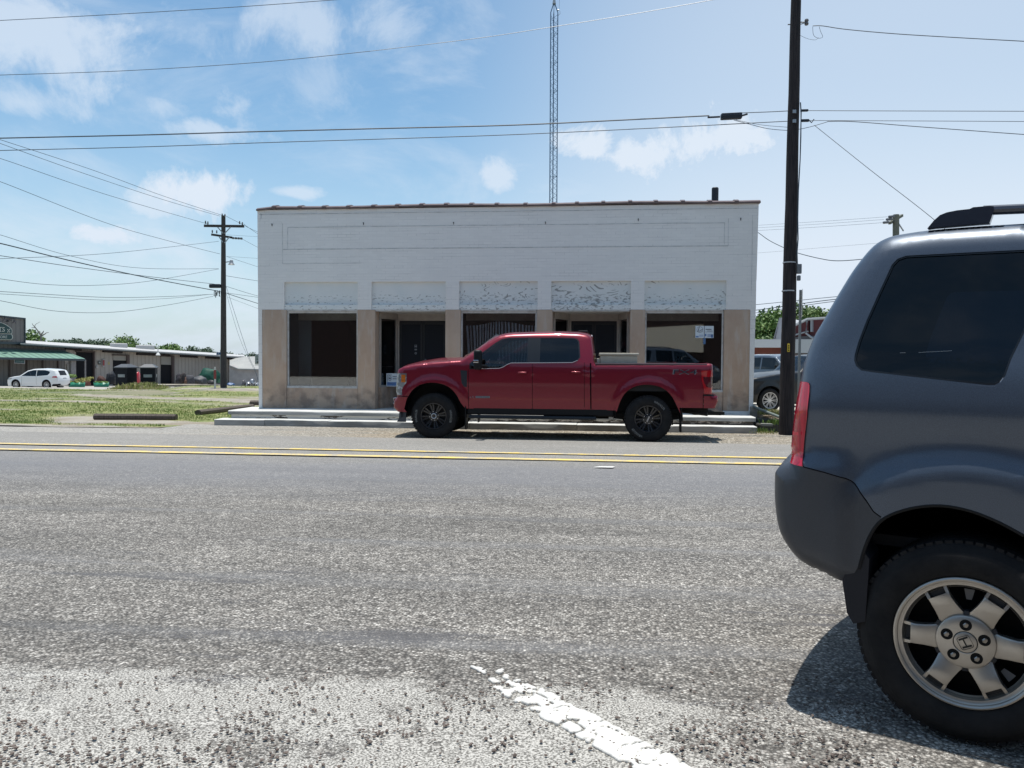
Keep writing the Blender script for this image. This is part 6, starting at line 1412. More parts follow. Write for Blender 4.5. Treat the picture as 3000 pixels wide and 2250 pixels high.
simplecar(wc,[(-.93,.24),(-1.0,.5),(-.97,.75),(-.78,.95),(-.2,1.08),(.35,1.15),(1.05,1.60),(1.6,1.75),(2.6,1.78),(3.4,1.73),(3.70,1.66),(3.86,1.38),(3.98,1.10),(4.04,.75),(4.03,.4),(3.95,.28)],.24,(0,3.0),[[(.55,1.14),(1.15,1.53),(1.7,1.66),(1.98,1.67),(1.98,1.13)],[(2.04,1.13),(2.04,1.67),(2.8,1.66),(3.25,1.56),(3.3,1.42),(3.1,1.22)]],.95,.38,.25,WP,'ten',
 lights=[('tail_light',[(3.55,1.02),(3.98,1.0),(3.92,1.16),(3.6,1.12)],mat('tail_lens')),('headlight',[(-.9,.76),(-.5,.84),(-.3,.98),(-.75,.92)],mat('headlight_lens')),('lower_cladding',[(3.5,.24),(4.02,.24),(4.03,.46),(3.6,.44)],BLKPL)],
 winds=lambda s,z: .42<s<1.1 and z>1.1, rearg=lambda s,z: s>3.68 and 1.18<z<1.62, sidesplit=(((.55,.35),(.6,1.1)),((2.01,.35),(2.01,1.1))))
b=MB().m(mat('plate_grey',(.3,.3,.32),.5)); b.box((4.06,-.2,.86),(4.10,.2,1.0)); b.build('number_plate',wc,local=True)
b=MB().m(BLKPL); b.box((3.7,-.75,.30),(4.07,.75,.47)); b.build('rear_valance',wc,local=True)
o_,th=place(2257,1173.5,27,12,0,1.0,.41); print('black suv z',o_.z,G(o_.x,o_.y)); bs_=thing('black_suv','black SUV with bright many spoked wheels parked behind the big pole','car',(o_.x,o_.y,o_.z),rotz=th)
simplecar(bs_,[(-.85,.35),(-.97,.6),(-.95,1.0),(-.85,1.12),(.2,1.29),(1.15,1.38),(1.65,1.88),(1.95,1.93),(4.0,1.93),(4.3,1.5),(4.4,.9),(4.3,.4)],.34,(0,3.05),[[(1.3,1.36),(1.72,1.80),(2.1,1.82),(2.1,1.34)],[(2.2,1.28),(2.2,1.82),(3.9,1.82),(3.95,1.3)]],1.0,.41,.27,carpaint('black_paint',(.006,.006,.007),.1,.35,coat=.35),'multi',lights=[('headlight',[(-.93,.86),(-.72,.84),(-.70,1.06),(-.90,1.08)],mat('lamp_clear',(.55,.55,.5),.2,coat=1))],winds=lambda s,z:1.12<s<1.7)
th=ALPHA+R(180-58); ex=Vector((math.cos(th),math.sin(th),0)); p=at(2395,1120,33); gp=thing('grey_pickup','blue grey pickup truck facing the street behind the black SUV','pickup truck',(p.x,p.y,-.22),rotz=th)
simplecar(gp,[(-.9,.45),(-.98,.8),(-.92,1.15),(.3,1.27),(.85,1.32),(1.45,1.86),(1.8,1.93),(2.9,1.93),(3.1,1.45),(3.12,1.38),(5.0,1.36),(5.1,.9),(5.05,.5)],.45,(0,3.9),[[(1.0,1.32),(1.5,1.80),(2.15,1.83),(2.15,1.32)],[(2.22,1.32),(2.22,1.83),(2.85,1.80),(2.95,1.35)]],1.0,.42,.25,carpaint('blue_grey_paint',(.10,.125,.16),.4,.3),'ten',winds=lambda s,z:.8<s<1.5,gl=CLEARG)
for sd in (-1,1): MB().m(BLKPL).bev((.95,min(sd*.98,sd*1.32),1.28),(1.12,max(sd*.98,sd*1.32),1.52),.04).build('mirror',gp,local=True)

# ------------------------------------------------------------------ things in the store yard
def lump(b, c, r, seed=0, amp=.25, n=2, flat=0):
    bm=bmesh.new(); bmesh.ops.create_icosphere(bm,subdivisions=n,radius=1)
    vs=[]
    for v in bm.verts:
        k=1+amp*mn.noise(v.co*1.7+Vector((seed,seed*2,0))); q=v.co*k; z=max(q.z,-.45) if flat else q.z; vs.append((c[0]+q.x*r[0],c[1]+q.y*r[1],c[2]+z*r[2]))
    bm.verts.index_update(); fs=[[v.index for v in f.verts] for f in bm.faces]; bm.free(); return b.add(vs,fs)
def gz(px,d): 
    p=at(px,1120,d); return G(p.x,p.y)
def blob(name, px0,px1,py0,d,material,label,cat,dep=.6,seed=1,amp=.3,zb=None,group=None,n=3):
    c=at((px0+px1)/2,py0,d); w_=(px1-px0)/F*d/2; zb=gz((px0+px1)/2,d) if zb is None else zb; h=c.z-zb
    b=MB().m(material); lump(b,(c.x,c.y,zb+h*.42),(w_,dep,h*.6),seed,amp,n,1); return b.build(name,smooth=True,label=label,cat=cat,group=group,loc=(c.x,c.y,zb),angle=180)
for (px0,px1,lab,sw) in ((343,397,'left of the two black box hunting blinds in the store yard',0),(410,463,'right of the two black box hunting blinds in the store yard',1)):
    d=66.5; c=at((px0+px1)/2,1100,d); w_=(px1-px0)/F*d/2; z0=at(370,1141,d).z; z1=at(370,1074.5,d).z; zr_=at(370,1066.5,d).z
    bl=thing('hunting_blind',lab,'hunting blind',(c.x,c.y,z0),group='black box blinds in the store yard',rotz=ALPHA+R(-14 if sw==0 else 14)); H_=z1-z0; w_*=.76
    b=MB().m(mat('blind_black',(.008,.009,.013),.7,c2=(.014,.015,.02),ns=5,bump=.3,bs=20)); b.bev((-w_,-w_,.18),(w_,w_,H_),.05); b.bev((-w_-.02,-w_-.02,.10),(w_+.02,w_+.02,.3),.03); bb=b.build('body',bl,local=True)
    for fx,fy in ((-1,-1),(1,-1),(-1,1),(1,1)): MB().m(BLKPL).box((fx*w_*.8-.06,fy*w_*.8-.06,-.2),(fx*w_*.8+.06,fy*w_*.8+.06,.15)).build('leg',bl,local=True)
    b=MB().m(mat('blind_roof',(.07,.075,.085),.5)); k=w_+.09; b.add([(-k,-k,H_-.03),(k,-k,H_-.03),(k,k,H_-.03),(-k,k,H_-.03),(-k*.45,-k*.3,zr_-z0),(k*.45,-k*.3,zr_-z0),(k*.45,k*.3,zr_-z0),(-k*.45,k*.3,zr_-z0),(-k,-k,H_-.1),(k,-k,H_-.1),(k,k,H_-.1),(-k,k,H_-.1)],[(0,1,5,4),(1,2,6,5),(2,3,7,6),(3,0,4,7),(4,5,6,7),(8,9,1,0),(9,10,2,1),(10,11,3,2),(11,8,0,3),(11,10,9,8)]); b.build('roof',bl,local=True)
    gz_=mat('blind_window',(.20,.22,.24),.2,c2=(.34,.36,.37),ns=3); zq=H_*.60
    for (a0,a1,face) in ((-.45,.5,'f'),(-.35,.3,'s')):
        b=MB().m(gz_)
        if face=='f': b.box((a0*w_*1.2,-w_-.02,zq-.10),(a1*w_*1.2,-w_+.01,zq+.14))
        else:
            sx=1 if sw else -1; xs=sorted((sx*(w_+.02),sx*(w_-.01))); b.box((xs[0],a0*w_,zq-.10),(xs[1],a1*w_,zq+.16))
        b.build('window',bl,local=True)
TARPG=mat('green_plastic',(.02,.14,.08),.35,c2=(.03,.22,.13),ns=4,bump=.4,bs=10); PLANT=mat('plant_green',(.10,.20,.035),.7,c2=(.22,.30,.09),ns=8,bump=.6,bs=20); YELP=mat('plant_yellow',(.34,.30,.09),.8,c2=(.15,.18,.05),ns=9,bump=.6,bs=20)
def leafy(name,px,py,d,rx,rz,n_,material,label,cat,group=None,size=.09):
    c=at(px,py,d); zb=gz(px,d); b=MB().m(material)
    for k in range(n_):
        a=random.uniform(0,6.28); r_=random.random()**.5; q=c+Vector((math.cos(a)*r_*rx,math.sin(a)*r_*rx*.7,random.uniform(-1,1)*rz*(1-.4*r_))); s=size*random.uniform(.6,1.3); u=Vector((random.uniform(-1,1),random.uniform(-1,1),random.uniform(-.4,1))).normalized(); v=u.orthogonal().normalized()
        b.add([q-u*s,q+v*s*.5,q+u*s,q-v*s*.5],[(0,1,2,3)])
    return b.build(name,label=label,cat=cat,group=group,loc=(c.x,c.y,zb))
def planter(px0,px1,py0,py1,d,lab,sd2):
    c=at((px0+px1)/2,py1,d); w_=(px1-px0)/F*d/2; h=(py1-py0)/F*d; zb=G(c.x,c.y)-.02; t_=thing('planter',lab,'planter',(c.x,c.y,zb)); b=MB().m(TARPG); n=28; vs=[]
    for i in range(n):
        a=2*math.pi*i/n; k=1+.06*math.sin(a*5+sd2); vs+=[(c.x+math.cos(a)*w_*.94*k,c.y+math.sin(a)*w_*.5*k,zb),(c.x+math.cos(a)*w_*k,c.y+math.sin(a)*w_*.55*k,zb+h*(.85+.12*math.sin(a*7+sd2))),(c.x+math.cos(a)*w_*.9*k,c.y+math.sin(a)*w_*.5*k,zb+h*.78)]
    b.add(vs,[(3*i+j,3*((i+1)%n)+j,3*((i+1)%n)+j+1,3*i+j+1) for i in range(n) for j in range(2)]+[tuple(3*i+2 for i in range(n))]); b.build('tub',t_,smooth=True,angle=180)
    b=MB().m(YELP if sd2==1 else PLANT)
    for k in range(220):
        a=random.uniform(0,6.28); r_=random.random()**.5*.85; q=Vector((c.x+math.cos(a)*r_*w_,c.y+math.sin(a)*r_*w_*.5,zb+h*.85+random.random()*.12)); u=Vector((random.uniform(-1,1),random.uniform(-1,1),random.uniform(0,1))).normalized()*.08; v=u.orthogonal()*.5; b.add([q-u,q+v,q+u,q-v],[(0,1,2,3)])
    b.build('plants',t_)
planter(200,249,1121,1137,76,'left of two green plastic tubs of plants right of the white car',1); planter(275,320,1120,1135,79,'right of two green plastic tubs of plants before the store doorway',2)
leafy('shrub',207,1101,84,.6,.2,260,PLANT,'bright green leafy plant behind the tail of the white car','plant'); leafy('shrub',243,1113,82,.8,.2,260,YELP,'low yellow green plants behind the left green tub','plant'); leafy('shrub',262,1108,83,.45,.15,140,YELP,'yellow and white flowering plants beside the dark store opening','plant')
blob('flower_pot',250,263,1114,82,mat('pot_red',(.16,.05,.035),.7),'large red brown pot behind the green tubs','pot',.4,3,.1); blob('flower_pot',196,212,1108,82,mat('pot_grey',(.30,.29,.27),.8,c2=(.12,.12,.11),ns=5),'speckled grey pot behind the white car','pot',.4,4,.15)
blob('covered_mower',313,337,1090,84,mat('black_cover',(.018,.019,.023),.5,c2=(.10,.105,.11),ns=3,nlo=.58,nhi=.66,bump=.5,bs=6),'tall black covered machine left of the left hunting blind','machine',.6,5,.35); blob('bench_stack',283,312,1103,85,mat('rusty_brown',(.05,.03,.028),.8,c2=(.10,.05,.04),ns=4),'low dark rusty equipment against the beige store wall','machine',.5,6,.4)
blob('red_mower',397,410,1091,82,mat('red_plastic',(.42,.012,.02),.3,coat=.5),'red machine showing between the two hunting blinds','machine',.5,7,.15)
# loading dock with bags and tarps
dk=thing('loading_dock','low concrete loading dock along the right half of the store','dock',tuple(at(550,1140,76))); b=MB().m(mat('dock_top',(.42,.38,.31),.9,c2=(.32,.29,.24),ns=2)); 
A0=at(462,1127,88); A1=at(645,1127,98); bk=-nS*4; up=Vector((0,0,.07)); b.add([A0,A1,A1+bk,A0+bk,A0-up,A1-up,A1+bk-up,A0+bk-up],[(0,1,2,3),(0,4,5,1),(7,6,5,4)]); b.build('deck',dk); b=MB().m(mat('dock_side',(.10,.085,.075),.9,c2=(.17,.145,.125),ns=3)); dn=Vector((0,0,1.2)); A0b=A0-up-nS*.08; A1b=A1-up-nS*.08; b.add([A0b,A1b,A1b-dn,A0b-dn],[(0,1,2,3)]); b.build('dock_side',dk)
zdk=lambda px: at(px,1127,88+(px-462)/183*10).z
BB=mat('dark_bag',(.03,.028,.033),.45,c2=(.075,.07,.075),ns=5,bump=.6,bs=8)
for k,(x0,x1,y0,c_,lab) in enumerate(((516,535,1097,(.03,.028,.033),'leftmost dark bag on the dock against the store wall'),(528,545,1093,(.035,.03,.03),'topmost dark bag of the heap on the dock'),(542,560,1104,(.10,.055,.04),'brown sack in front of the dark heap on the dock'),(543,570,1098,(.05,.05,.056),'dark bag right of the brown sack on the dock'),(513,540,1113,(.055,.05,.05),'low dark bag in front of the leftmost one on the dock'))):
    blob('bag',x0,x1,y0,93,mat('bagm%d'%k,c_,.8,c2=tuple(v*1.8 for v in c_),ns=5,bump=.6,bs=8),lab,'bag',.5,k+10,.35,zb=zdk((x0+x1)/2)-.05,group='bags on the loading dock')
blob('tarp_bale',562,607,1102,95,mat('grey_tarp',(.05,.053,.06),.6,c2=(.16,.165,.18),ns=3,nlo=.55,nhi=.7,bump=.7,bs=6),'grey plastic wrapped bale on the dock before the green tarp','tarp',.7,21,.2,zb=zdk(590)-.05); blob('tarp_heap',584,646,1079,99,mat('dark_green_tarp',(.012,.05,.035),.5,c2=(.02,.085,.06),ns=3,bump=.6,bs=5),'big dark green tarp covered heap left of the left pole','tarp',1.0,22,.25,zb=zdk(620)-.05)
blob('tarp_bale',607,630,1113,97,mat('black_bag2',(.025,.025,.03),.4,c2=(.06,.06,.065),ns=4),'small black bag right of the grey wrapped bale','bag',.4,23,.3,zb=zdk(615)-.05)
blob('green_drum',635,646,1092,99,mat('mid_green',(.04,.15,.09),.5),'mid green drum just left of the left pole','drum',.4,24,.1,zb=zdk(640)-.05)
# marker post in the grass
q=at(630,1137,49); mk=thing('marker_post','white marker post with a red middle band standing left of the left pole','post',(q.x,q.y,G2(q))); z0,z1,z2,z3=G2(q)-.1,at(630,1110,49).z,at(630,1084,49).z,at(630,1075,49).z
b=MB().m(mat('post_white',(.6,.58,.55),.7)); b.cyl((q.x,q.y,z0),(q.x,q.y,z3),.055,n=12); b.build('post',mk,smooth=True); b=MB().m(mat('band_red',(.26,.05,.045),.7)); b.cyl((q.x,q.y,z1),(q.x,q.y,z2),.075,n=12); b.build('band',mk,smooth=True)
# dry weeds in front of the blinds
sp=[]
for k in range(2600):
    px=random.uniform(352,470); p=at(px,1144,64.5); a=math.exp(-((px-415)/40)**2); sp.append((p.x+random.uniform(-.3,.3),p.y+random.uniform(-2,1.5),G(p.x,p.y)-.05,random.uniform(.15,.55)*(.35+.9*a),random.uniform(.65,1)))
blades('dry_weeds',sp,'straw coloured dry weeds in front of the two hunting blinds')
# shed with pale roof right of the store, blue bin, ramp, wrapped goods, drive sign
sh=thing('shed','grey walled shed with pale metal roof between the store and the shop','shed',tuple(at(715,1135,96))); dsh=100
def dp(pts,d,m_,nm,root,dep=6,dv=None): 
    P=[at(x,y,d) for x,y in pts]; b=MB().m(m_); Q=[p+(dv if dv is not None else (f_h+(.62*r_h if pts[0][0]>1800 else f_h*0))*1.0)*dep for p in P]; n=len(P); b.add(P+Q,[tuple(range(n)),tuple(range(n,2*n))[::-1]]+[(i,n+i,n+(i+1)%n,(i+1)%n) for i in range(n)]); return b.build(nm,root)
dp([(672,1150),(770,1150),(770,1080),(746,1080),(697,1078.5),(672,1069)],dsh,mat('shed_wall',(.36,.34,.33),.8,c2=(.28,.265,.26),ns=1.5),'wall',sh)
P=[at(673,1070,dsh-.3),at(697.5,1079.5,dsh-.3),at(746.5,1081.5,dsh-.3),at(775,1081.5,dsh-.3),at(775,1043,dsh+9),at(716,1045,dsh+9),at(673,1052,dsh+9)]; b=MB().m(mat('shed_roof',(.33,.33,.31),.7,c2=(.26,.26,.25),ns=.6)); b.add(P+[p-Vector((0,0,.15)) for p in P],[tuple(range(7)),tuple(range(7,14))[::-1]]+[(i,7+i,7+(i+1)%7,(i+1)%7) for i in range(7)]); b.build('roof',sh)
blob('blue_tarp',664,688,1121,88,mat('blue_tarp',(.03,.09,.22),.5),'low blue tarp on the ground right of the left pole','tarp',.5,31,.3); 
A0=at(664,1127,80); A1=at(696,1137,74); b=MB().m(mat('dock_side')); b.add([A0,A1,A1+Vector((0,0,-.5)),A0+Vector((0,0,-1.5)),A0+bk*.4,A1+bk*.4],[(0,1,5,4),(0,3,2,1)]); b.build('ramp',label='short concrete ramp running down right of the left pole',cat='ramp',loc=A1)
WR=mat('foil_wrap',(.45,.46,.48),.3,metal=.5,c2=(.09,.09,.10),ns=3,nlo=.45,nhi=.55,bump=.6,bs=8)
for k,(x0,x1,y0,lab) in enumerate(((709,722,1113,'dark wrapped bundle left of the silver ones by the shop corner'),(721,737,1117,'silver wrapped bundle second from left by the shop corner'),(732,748,1111,'tallest silver wrapped bundle by the shop corner'),(748,760,1121,'silver wrapped bundle half hidden by the shop corner'))):
    blob('wrapped_bundle',x0,x1,y0,80,WR if k else mat('dark_wrap',(.04,.04,.045),.4,c2=(.14,.14,.15),ns=4),lab,'bundle',.4,k+40,.35,group='wrapped bundles by the shop corner')
q=at(752,1090,44); ds=thing('drive_sign','grey traffic sign with an arrow half hidden behind the shop corner','sign',(q.x,q.y,-.4)); 
def dq(b,pts,d): P=[at(x,y,d) for x,y in pts]; n=len(P); Q=[p+f_h*.03 for p in P]; b.add(P+Q,[tuple(range(n)),tuple(range(n,2*n))[::-1]]+[(i,n+i,n+(i+1)%n,(i+1)%n) for i in range(n)]); return b
b=MB().m(mat('sign_edge_dark',(.09,.10,.11),.5)); dq(b,[(747,1066.5),(775,1066.5),(775,1038.5),(747,1038.5)],44); b.m(mat('sign_grey',(.33,.36,.37),.5)); dq(b,[(748,1065.5),(774,1065.5),(774,1039.5),(748,1039.5)],43.95); b.build('plate',ds)
b=MB().m(mat('ink_dark')); b.text('DI',lambda u,v: at(755+u,1044.5-v,43.9),7.5,5); b.text('RI',lambda u,v: at(755.5+u,1052.5-v,43.9),8,5); dq(b,[(750.5,1061),(757,1064),(757,1058)],43.9); b.build('lettering',ds); b=MB().m(mat('post_white')); dq(b,[(747,1070),(775,1070),(775,1067.8),(747,1067.8)],44); b.build('rail',ds); b=MB().m(STEEL); p=at(761,1060,44.05); b.cyl((p.x,p.y,-.8),(p.x,p.y,p.z),.035); b.build('post',ds)
q=at(639,1036,60); b=MB().m(mat('blue_sign',(.03,.09,.22),.5)); dq(b,[(634,1040),(648,1040),(648,1032),(634,1032)],60); b.m(STEEL); b.cyl((at(645,1040,60).x,at(645,1040,60.1).y,-1),(at(645,1040,60).x,at(645,1040,60.1).y,at(645,1025,60).z),.05); b.m(mat('post_white')); b.text('E',lambda u,v: at(640+u,1036-v,59.9),2.5,3.5); b.build('street_sign',label='small blue sign half hidden behind the left pole at eave height',cat='sign',loc=(q.x,q.y,-1))
# timbers in the grass
TIMB=woodmat('old_timber',(.055,.043,.036),(.12,.10,.085),2.0)
def timber(p0,p1,r_,lab):
    p0=Vector(p0);p1=Vector(p1); b=MB().m(TIMB); n=14; L=(p1-p0).length; d=(p1-p0)/L; s=Vector((-d.y,d.x,0)); vs=[];m=8
    for k in range(n+1):
        c=p0+d*L*k/n
        for j in range(m): a=2*math.pi*(j+.5)/m; rr=r_*(1+.08*mn.noise(Vector((k*.5,j,p0.x)))); vs.append(c+s*math.cos(a)*rr*1.15+Vector((0,0,1))*math.sin(a)*rr)
    b.add(vs,[(k*m+j,k*m+(j+1)%m,(k+1)*m+(j+1)%m,(k+1)*m+j) for k in range(n) for j in range(m)]+[tuple(range(m))[::-1],tuple(range(n*m,n*m+m))]); o=b.build('timber',label=lab,cat='timber',group='old timbers lying at the field edge',loc=p0); fixnormals(o)
def gp_(px,py,r_): p=ground_pt(px,py); return (p.x,p.y,G2(p)+r_*.8)
timber(gp_(278,1229,.09),gp_(517,1231,.09),.085,'dark timber lying parallel to the road edge in the left grass'); timber(gp_(580,1217,.09),gp_(738,1197,.09),.085,'dark timber lying at an angle beside the left end of the shop steps'); timber(gp_(737,1187,.1),gp_(775,1188,.1),.11,'short end of a third timber against the shop corner')

# ------------------------------------------------------------------ right side: lot edge, pipe, blocks, buildings
DRY=mat('dark_block',(.045,.045,.042),.9,c2=(.09,.085,.075),ns=5,bump=.5,bs=15)
for (x0,x1,y0,y1,Y,lab) in ((2216,2286,1228,1243,18.6,'upper dark concrete block beside the shop steps'),(2222,2280,1243,1259,18.1,'lower dark concrete block beside the shop steps')):
    p0=onY(x0,y1,Y); p1=onY(x1,y0,Y); b=MB().m(DRY); b.bev((p0.x,Y,-.3),(p1.x,Y+.5,p1.z),.03); b.m(mat('block_edge',(.22,.22,.21),.9)); 
    if Y<18.5: b.bev((p0.x+.06,Y-.01,p1.z-.05),(p1.x-.12,Y+.1,p1.z+.012),.01)
    b.build('retaining_block',label=lab,cat='block',group='blocks at the right end of the steps',loc=(p0.x,Y,-.1))
b=MB().m(mat('mound_soil',(.13,.10,.07),.95,c2=(.24,.19,.13),ns=6,bump=.9,bs=20)); p=onY(2245,1215,19.1); 
lump(b,(p.x,19.6,-.15),(.85,.8,p.z+.22),3,.5,4); b.build('soil_mound',smooth=True,kind='structure')
b=MB().m(mat('rubble_stone',(.33,.30,.26),.9,c2=(.2,.18,.15),ns=8)); p=onY(2211,1200,18.9); b.bev((p.x-.1,18.9,-.1),(p.x+.07,19.3,p.z+.08),.03); b.build('rubble_stone',label='pale broken stone against the right corner of the shop',cat='stone',loc=(p.x,18.9,0))
pp=[onY(2203,1190,19.0),onY(2225,1199,18.7),onY(2284,1222,18.0)]; b=MB().m(mat('pipe_green_grey',(.17,.20,.185),.5,metal=.3)); b.tube(pp,.033,n=12); b.build('pipe_rail',smooth=True,label='fallen grey green pipe sloping from the shop corner to the big pole',cat='pipe',loc=pp[2])
def weeds(name,px,py,Y,n_,h,lab,tone):
    p=onY(px,py,Y); sp=[(p.x+random.gauss(0,.13),Y+random.gauss(0,.1),p.z-.02,random.uniform(.4,1)*h,min(1,max(0,random.gauss(tone,.12)))) for _ in range(n_)]; o=blades(name,sp,lab); return o
weeds('weeds',2276,1240,18.3,160,.14,'bright green weeds at the foot of the big pole',.25); weeds('weeds',2228,1260,17.6,90,.09,'small green weeds by the right end of the lower step',.2); weeds('dry_weeds',2260,1212,18.9,500,.14,'dry grass on the soil mound under the pipe',.85); weeds('dry_weeds',2240,1266,17.5,200,.06,'sparse dry grass on the bare soil by the steps',.8)
# low white and brick annexe
dA=46
an=thing('brick_annexe','low red brick building with white fascia behind the parked vehicles','building',tuple(at(2300,1100,dA)))
REDB=mat('red_brick_far',(.15,.045,.033),.85,c2=(.12,.038,.03),ns=8); dp([(2150,1060),(2500,1060),(2500,1016),(2150,1016)],dA,REDB,'wall',an,9); dp([(2150,1110),(2500,1110),(2500,1060),(2150,1060)],dA-.01,mat('annexe_base',(.42,.42,.40),.8),'wall_base',an,8)
dp([(2150,1018),(2310,1018),(2310,994),(2150,994)],dA-.6,mat('white_fascia',(.52,.53,.54),.6),'fascia',an,10); dp([(2311,1034),(2500,1034),(2500,994),(2311,994)],dA-.6,mat('grey_fascia',(.38,.40,.41),.6),'fascia',an,10); dp([(2311,1040),(2500,1040),(2500,1034.5),(2311,1034.5)],dA-.5,mat('soffit_dark'),'soffit',an,3)
gh_=thing('white_gable_house','white gabled house rising behind the low brick annexe','house',tuple(at(2290,1000,56))); dp([(2266,1020),(2330,1020),(2330,960),(2294,929),(2284,933)],56,mat('gable_white',(.50,.51,.52),.6),'wall',gh_,8); 
P=[at(2265,996,55.8),at(2283,930,55.8),at(2285.5,930,55.8),at(2268,996,55.8)]; b=MB().m(mat('gable_trim',(.35,.36,.37),.6)); Q=[p+(f_h+.62*r_h)*8.3 for p in P]; b.add(P+Q,[(0,1,2,3),(0,4,5,1),(1,5,6,2)]); b.build('roof',gh_)
rh=thing('red_gable_house','dark red building with grey gutters behind the road sign','house',tuple(at(2380,1000,50))); RS_=mat('red_siding',(.10,.018,.02),.7,c2=(.08,.015,.017),ns=2,stretch=(8,8,.2)); dp([(2311,1002),(2368,985),(2368,936),(2311,962)],50,RS_,'wall',rh,8); dp([(2372,985),(2520,985),(2520,934),(2372,936)],50.2,RS_,'wall',rh,8)
GT=mat('gutter_grey',(.28,.29,.30),.5,metal=.3); b=MB().m(GT); b.tube([at(2308,962,49.7),at(2366,935,49.7),at(2430,931,49.7),at(2520,928,49.7)],.09); b.tube([at(2364,938,49.6),at(2361,976,49.6),at(2376,988,49.6),at(2382,992,49.6)],.07); b.build('gutter',rh,smooth=True); dp([(2374,972),(2380,972),(2380,938),(2374,938)],49.9,GT,'trim',rh,.3); dp([(2311,988),(2366,972),(2366,969),(2311,984)],49.6,GT,'trim',rh,.3); dp([(2311,998),(2500,992),(2500,985),(2368,984),(2311,989)],49.8,mat('soffit_dark'),'soffit',rh,2)
# ------------------------------------------------------------------ trees
def leafmat(name,a,b_,c_):
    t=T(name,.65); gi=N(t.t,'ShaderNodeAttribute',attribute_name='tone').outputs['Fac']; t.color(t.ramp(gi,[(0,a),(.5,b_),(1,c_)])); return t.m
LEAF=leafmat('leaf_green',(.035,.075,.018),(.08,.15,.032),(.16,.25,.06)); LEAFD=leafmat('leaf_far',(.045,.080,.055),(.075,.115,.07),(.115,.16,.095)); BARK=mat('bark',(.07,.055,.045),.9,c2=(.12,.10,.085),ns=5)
def tree(px,pyt,d,rw,rh,n_,ls,label,lm=LEAF,clumps=26,group='trees beyond the buildings',seed=0):
    rr=random.Random(seed+int(px)); c=at(px,pyt,d); zb=G(c.x,c.y); top=c.z; cz=top-rh; tr=thing('tree',label,'tree',(c.x,c.y,zb),group=group)
    vs=[];fs=[];tn=[]
    cl=[]
    for k in range(clumps):
        while True:
            p=Vector((rr.uniform(-1,1),rr.uniform(-1,1),rr.uniform(-1,1)))
            if .25<p.length<.95: break
        cl.append((Vector((p.x*rw,p.y*rw,p.z*rh)),rr.uniform(.22,.40),rr.uniform(-.2,.2)))
    for i in range(n_):
        q0,s,t0=cl[i%clumps]; g_=Vector((rr.gauss(0,1),rr.gauss(0,1),rr.gauss(0,.8))); 
        if g_.length>1.9: g_*=.5
        p=q0+Vector((g_.x*rw*s*.6,g_.y*rw*s*.6,g_.z*rh*s*.6)); p+=Vector((c.x,c.y,cz)); l=ls*rr.uniform(.5,1.25); u=Vector((rr.uniform(-1,1),rr.uniform(-1,1),rr.uniform(-1,1))).normalized(); v=u.orthogonal().normalized(); v=(v*math.cos(i)+u.cross(v)*math.sin(i)); k=len(vs)
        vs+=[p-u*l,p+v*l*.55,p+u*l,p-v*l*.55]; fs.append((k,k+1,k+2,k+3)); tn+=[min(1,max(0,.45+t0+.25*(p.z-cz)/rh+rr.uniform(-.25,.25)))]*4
    me=bpy.data.meshes.new('crown'); off=Vector((c.x,c.y,zb)); me.from_pydata([tuple(v-off) for v in vs],[],fs); me.materials.append(lm); a=me.attributes.new('tone','FLOAT','POINT'); a.data.foreach_set('value',tn); o=bpy.data.objects.new('crown',me); COL.objects.link(o); o.parent=tr
    b=MB().m(BARK); r0=max(.12,rw*.07); b.tube([(c.x,c.y,zb-.3),(c.x+.1*rw,c.y,(zb+cz)/2),(c.x,c.y,cz)],[r0,r0*.8,r0*.5],n=8)
    for k in range(6): q=cl[k][0]*.8+Vector((c.x,c.y,cz)); b.tube([(c.x,c.y,cz-rh*.5),((c.x+q.x)/2,(c.y+q.y)/2,(cz-rh*.3+q.z)/2),q],[r0*.5,r0*.3,r0*.1],n=5)
    b.build('trunk',tr,smooth=True); return tr
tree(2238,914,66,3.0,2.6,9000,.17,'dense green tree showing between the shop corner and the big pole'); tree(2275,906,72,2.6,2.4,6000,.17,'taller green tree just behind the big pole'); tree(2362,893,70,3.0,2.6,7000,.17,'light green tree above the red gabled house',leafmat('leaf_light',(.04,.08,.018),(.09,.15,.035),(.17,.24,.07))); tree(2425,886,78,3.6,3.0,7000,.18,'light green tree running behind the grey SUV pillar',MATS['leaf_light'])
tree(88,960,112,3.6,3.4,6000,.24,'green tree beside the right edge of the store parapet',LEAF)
names=['first','second','third','fourth','fifth','sixth','seventh','eighth','ninth','tenth','eleventh','twelfth','thirteenth','fourteenth','fifteenth','sixteenth','seventeenth','eighteenth','nineteenth']
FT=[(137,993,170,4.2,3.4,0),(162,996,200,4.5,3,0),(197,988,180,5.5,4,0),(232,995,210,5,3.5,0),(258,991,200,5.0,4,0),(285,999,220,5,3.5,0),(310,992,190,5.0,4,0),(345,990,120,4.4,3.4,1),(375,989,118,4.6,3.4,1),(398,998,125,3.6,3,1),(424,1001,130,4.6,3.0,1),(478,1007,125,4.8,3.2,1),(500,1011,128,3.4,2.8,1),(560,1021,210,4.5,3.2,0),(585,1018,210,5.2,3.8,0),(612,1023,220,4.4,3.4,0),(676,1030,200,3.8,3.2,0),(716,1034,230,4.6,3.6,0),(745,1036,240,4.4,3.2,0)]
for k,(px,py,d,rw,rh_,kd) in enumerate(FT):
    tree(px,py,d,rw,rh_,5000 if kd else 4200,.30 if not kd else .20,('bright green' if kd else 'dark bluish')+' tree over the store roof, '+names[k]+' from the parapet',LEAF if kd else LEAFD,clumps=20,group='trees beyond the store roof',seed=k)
b=MB().m(mat('dead_wood',(.16,.15,.14),.9))
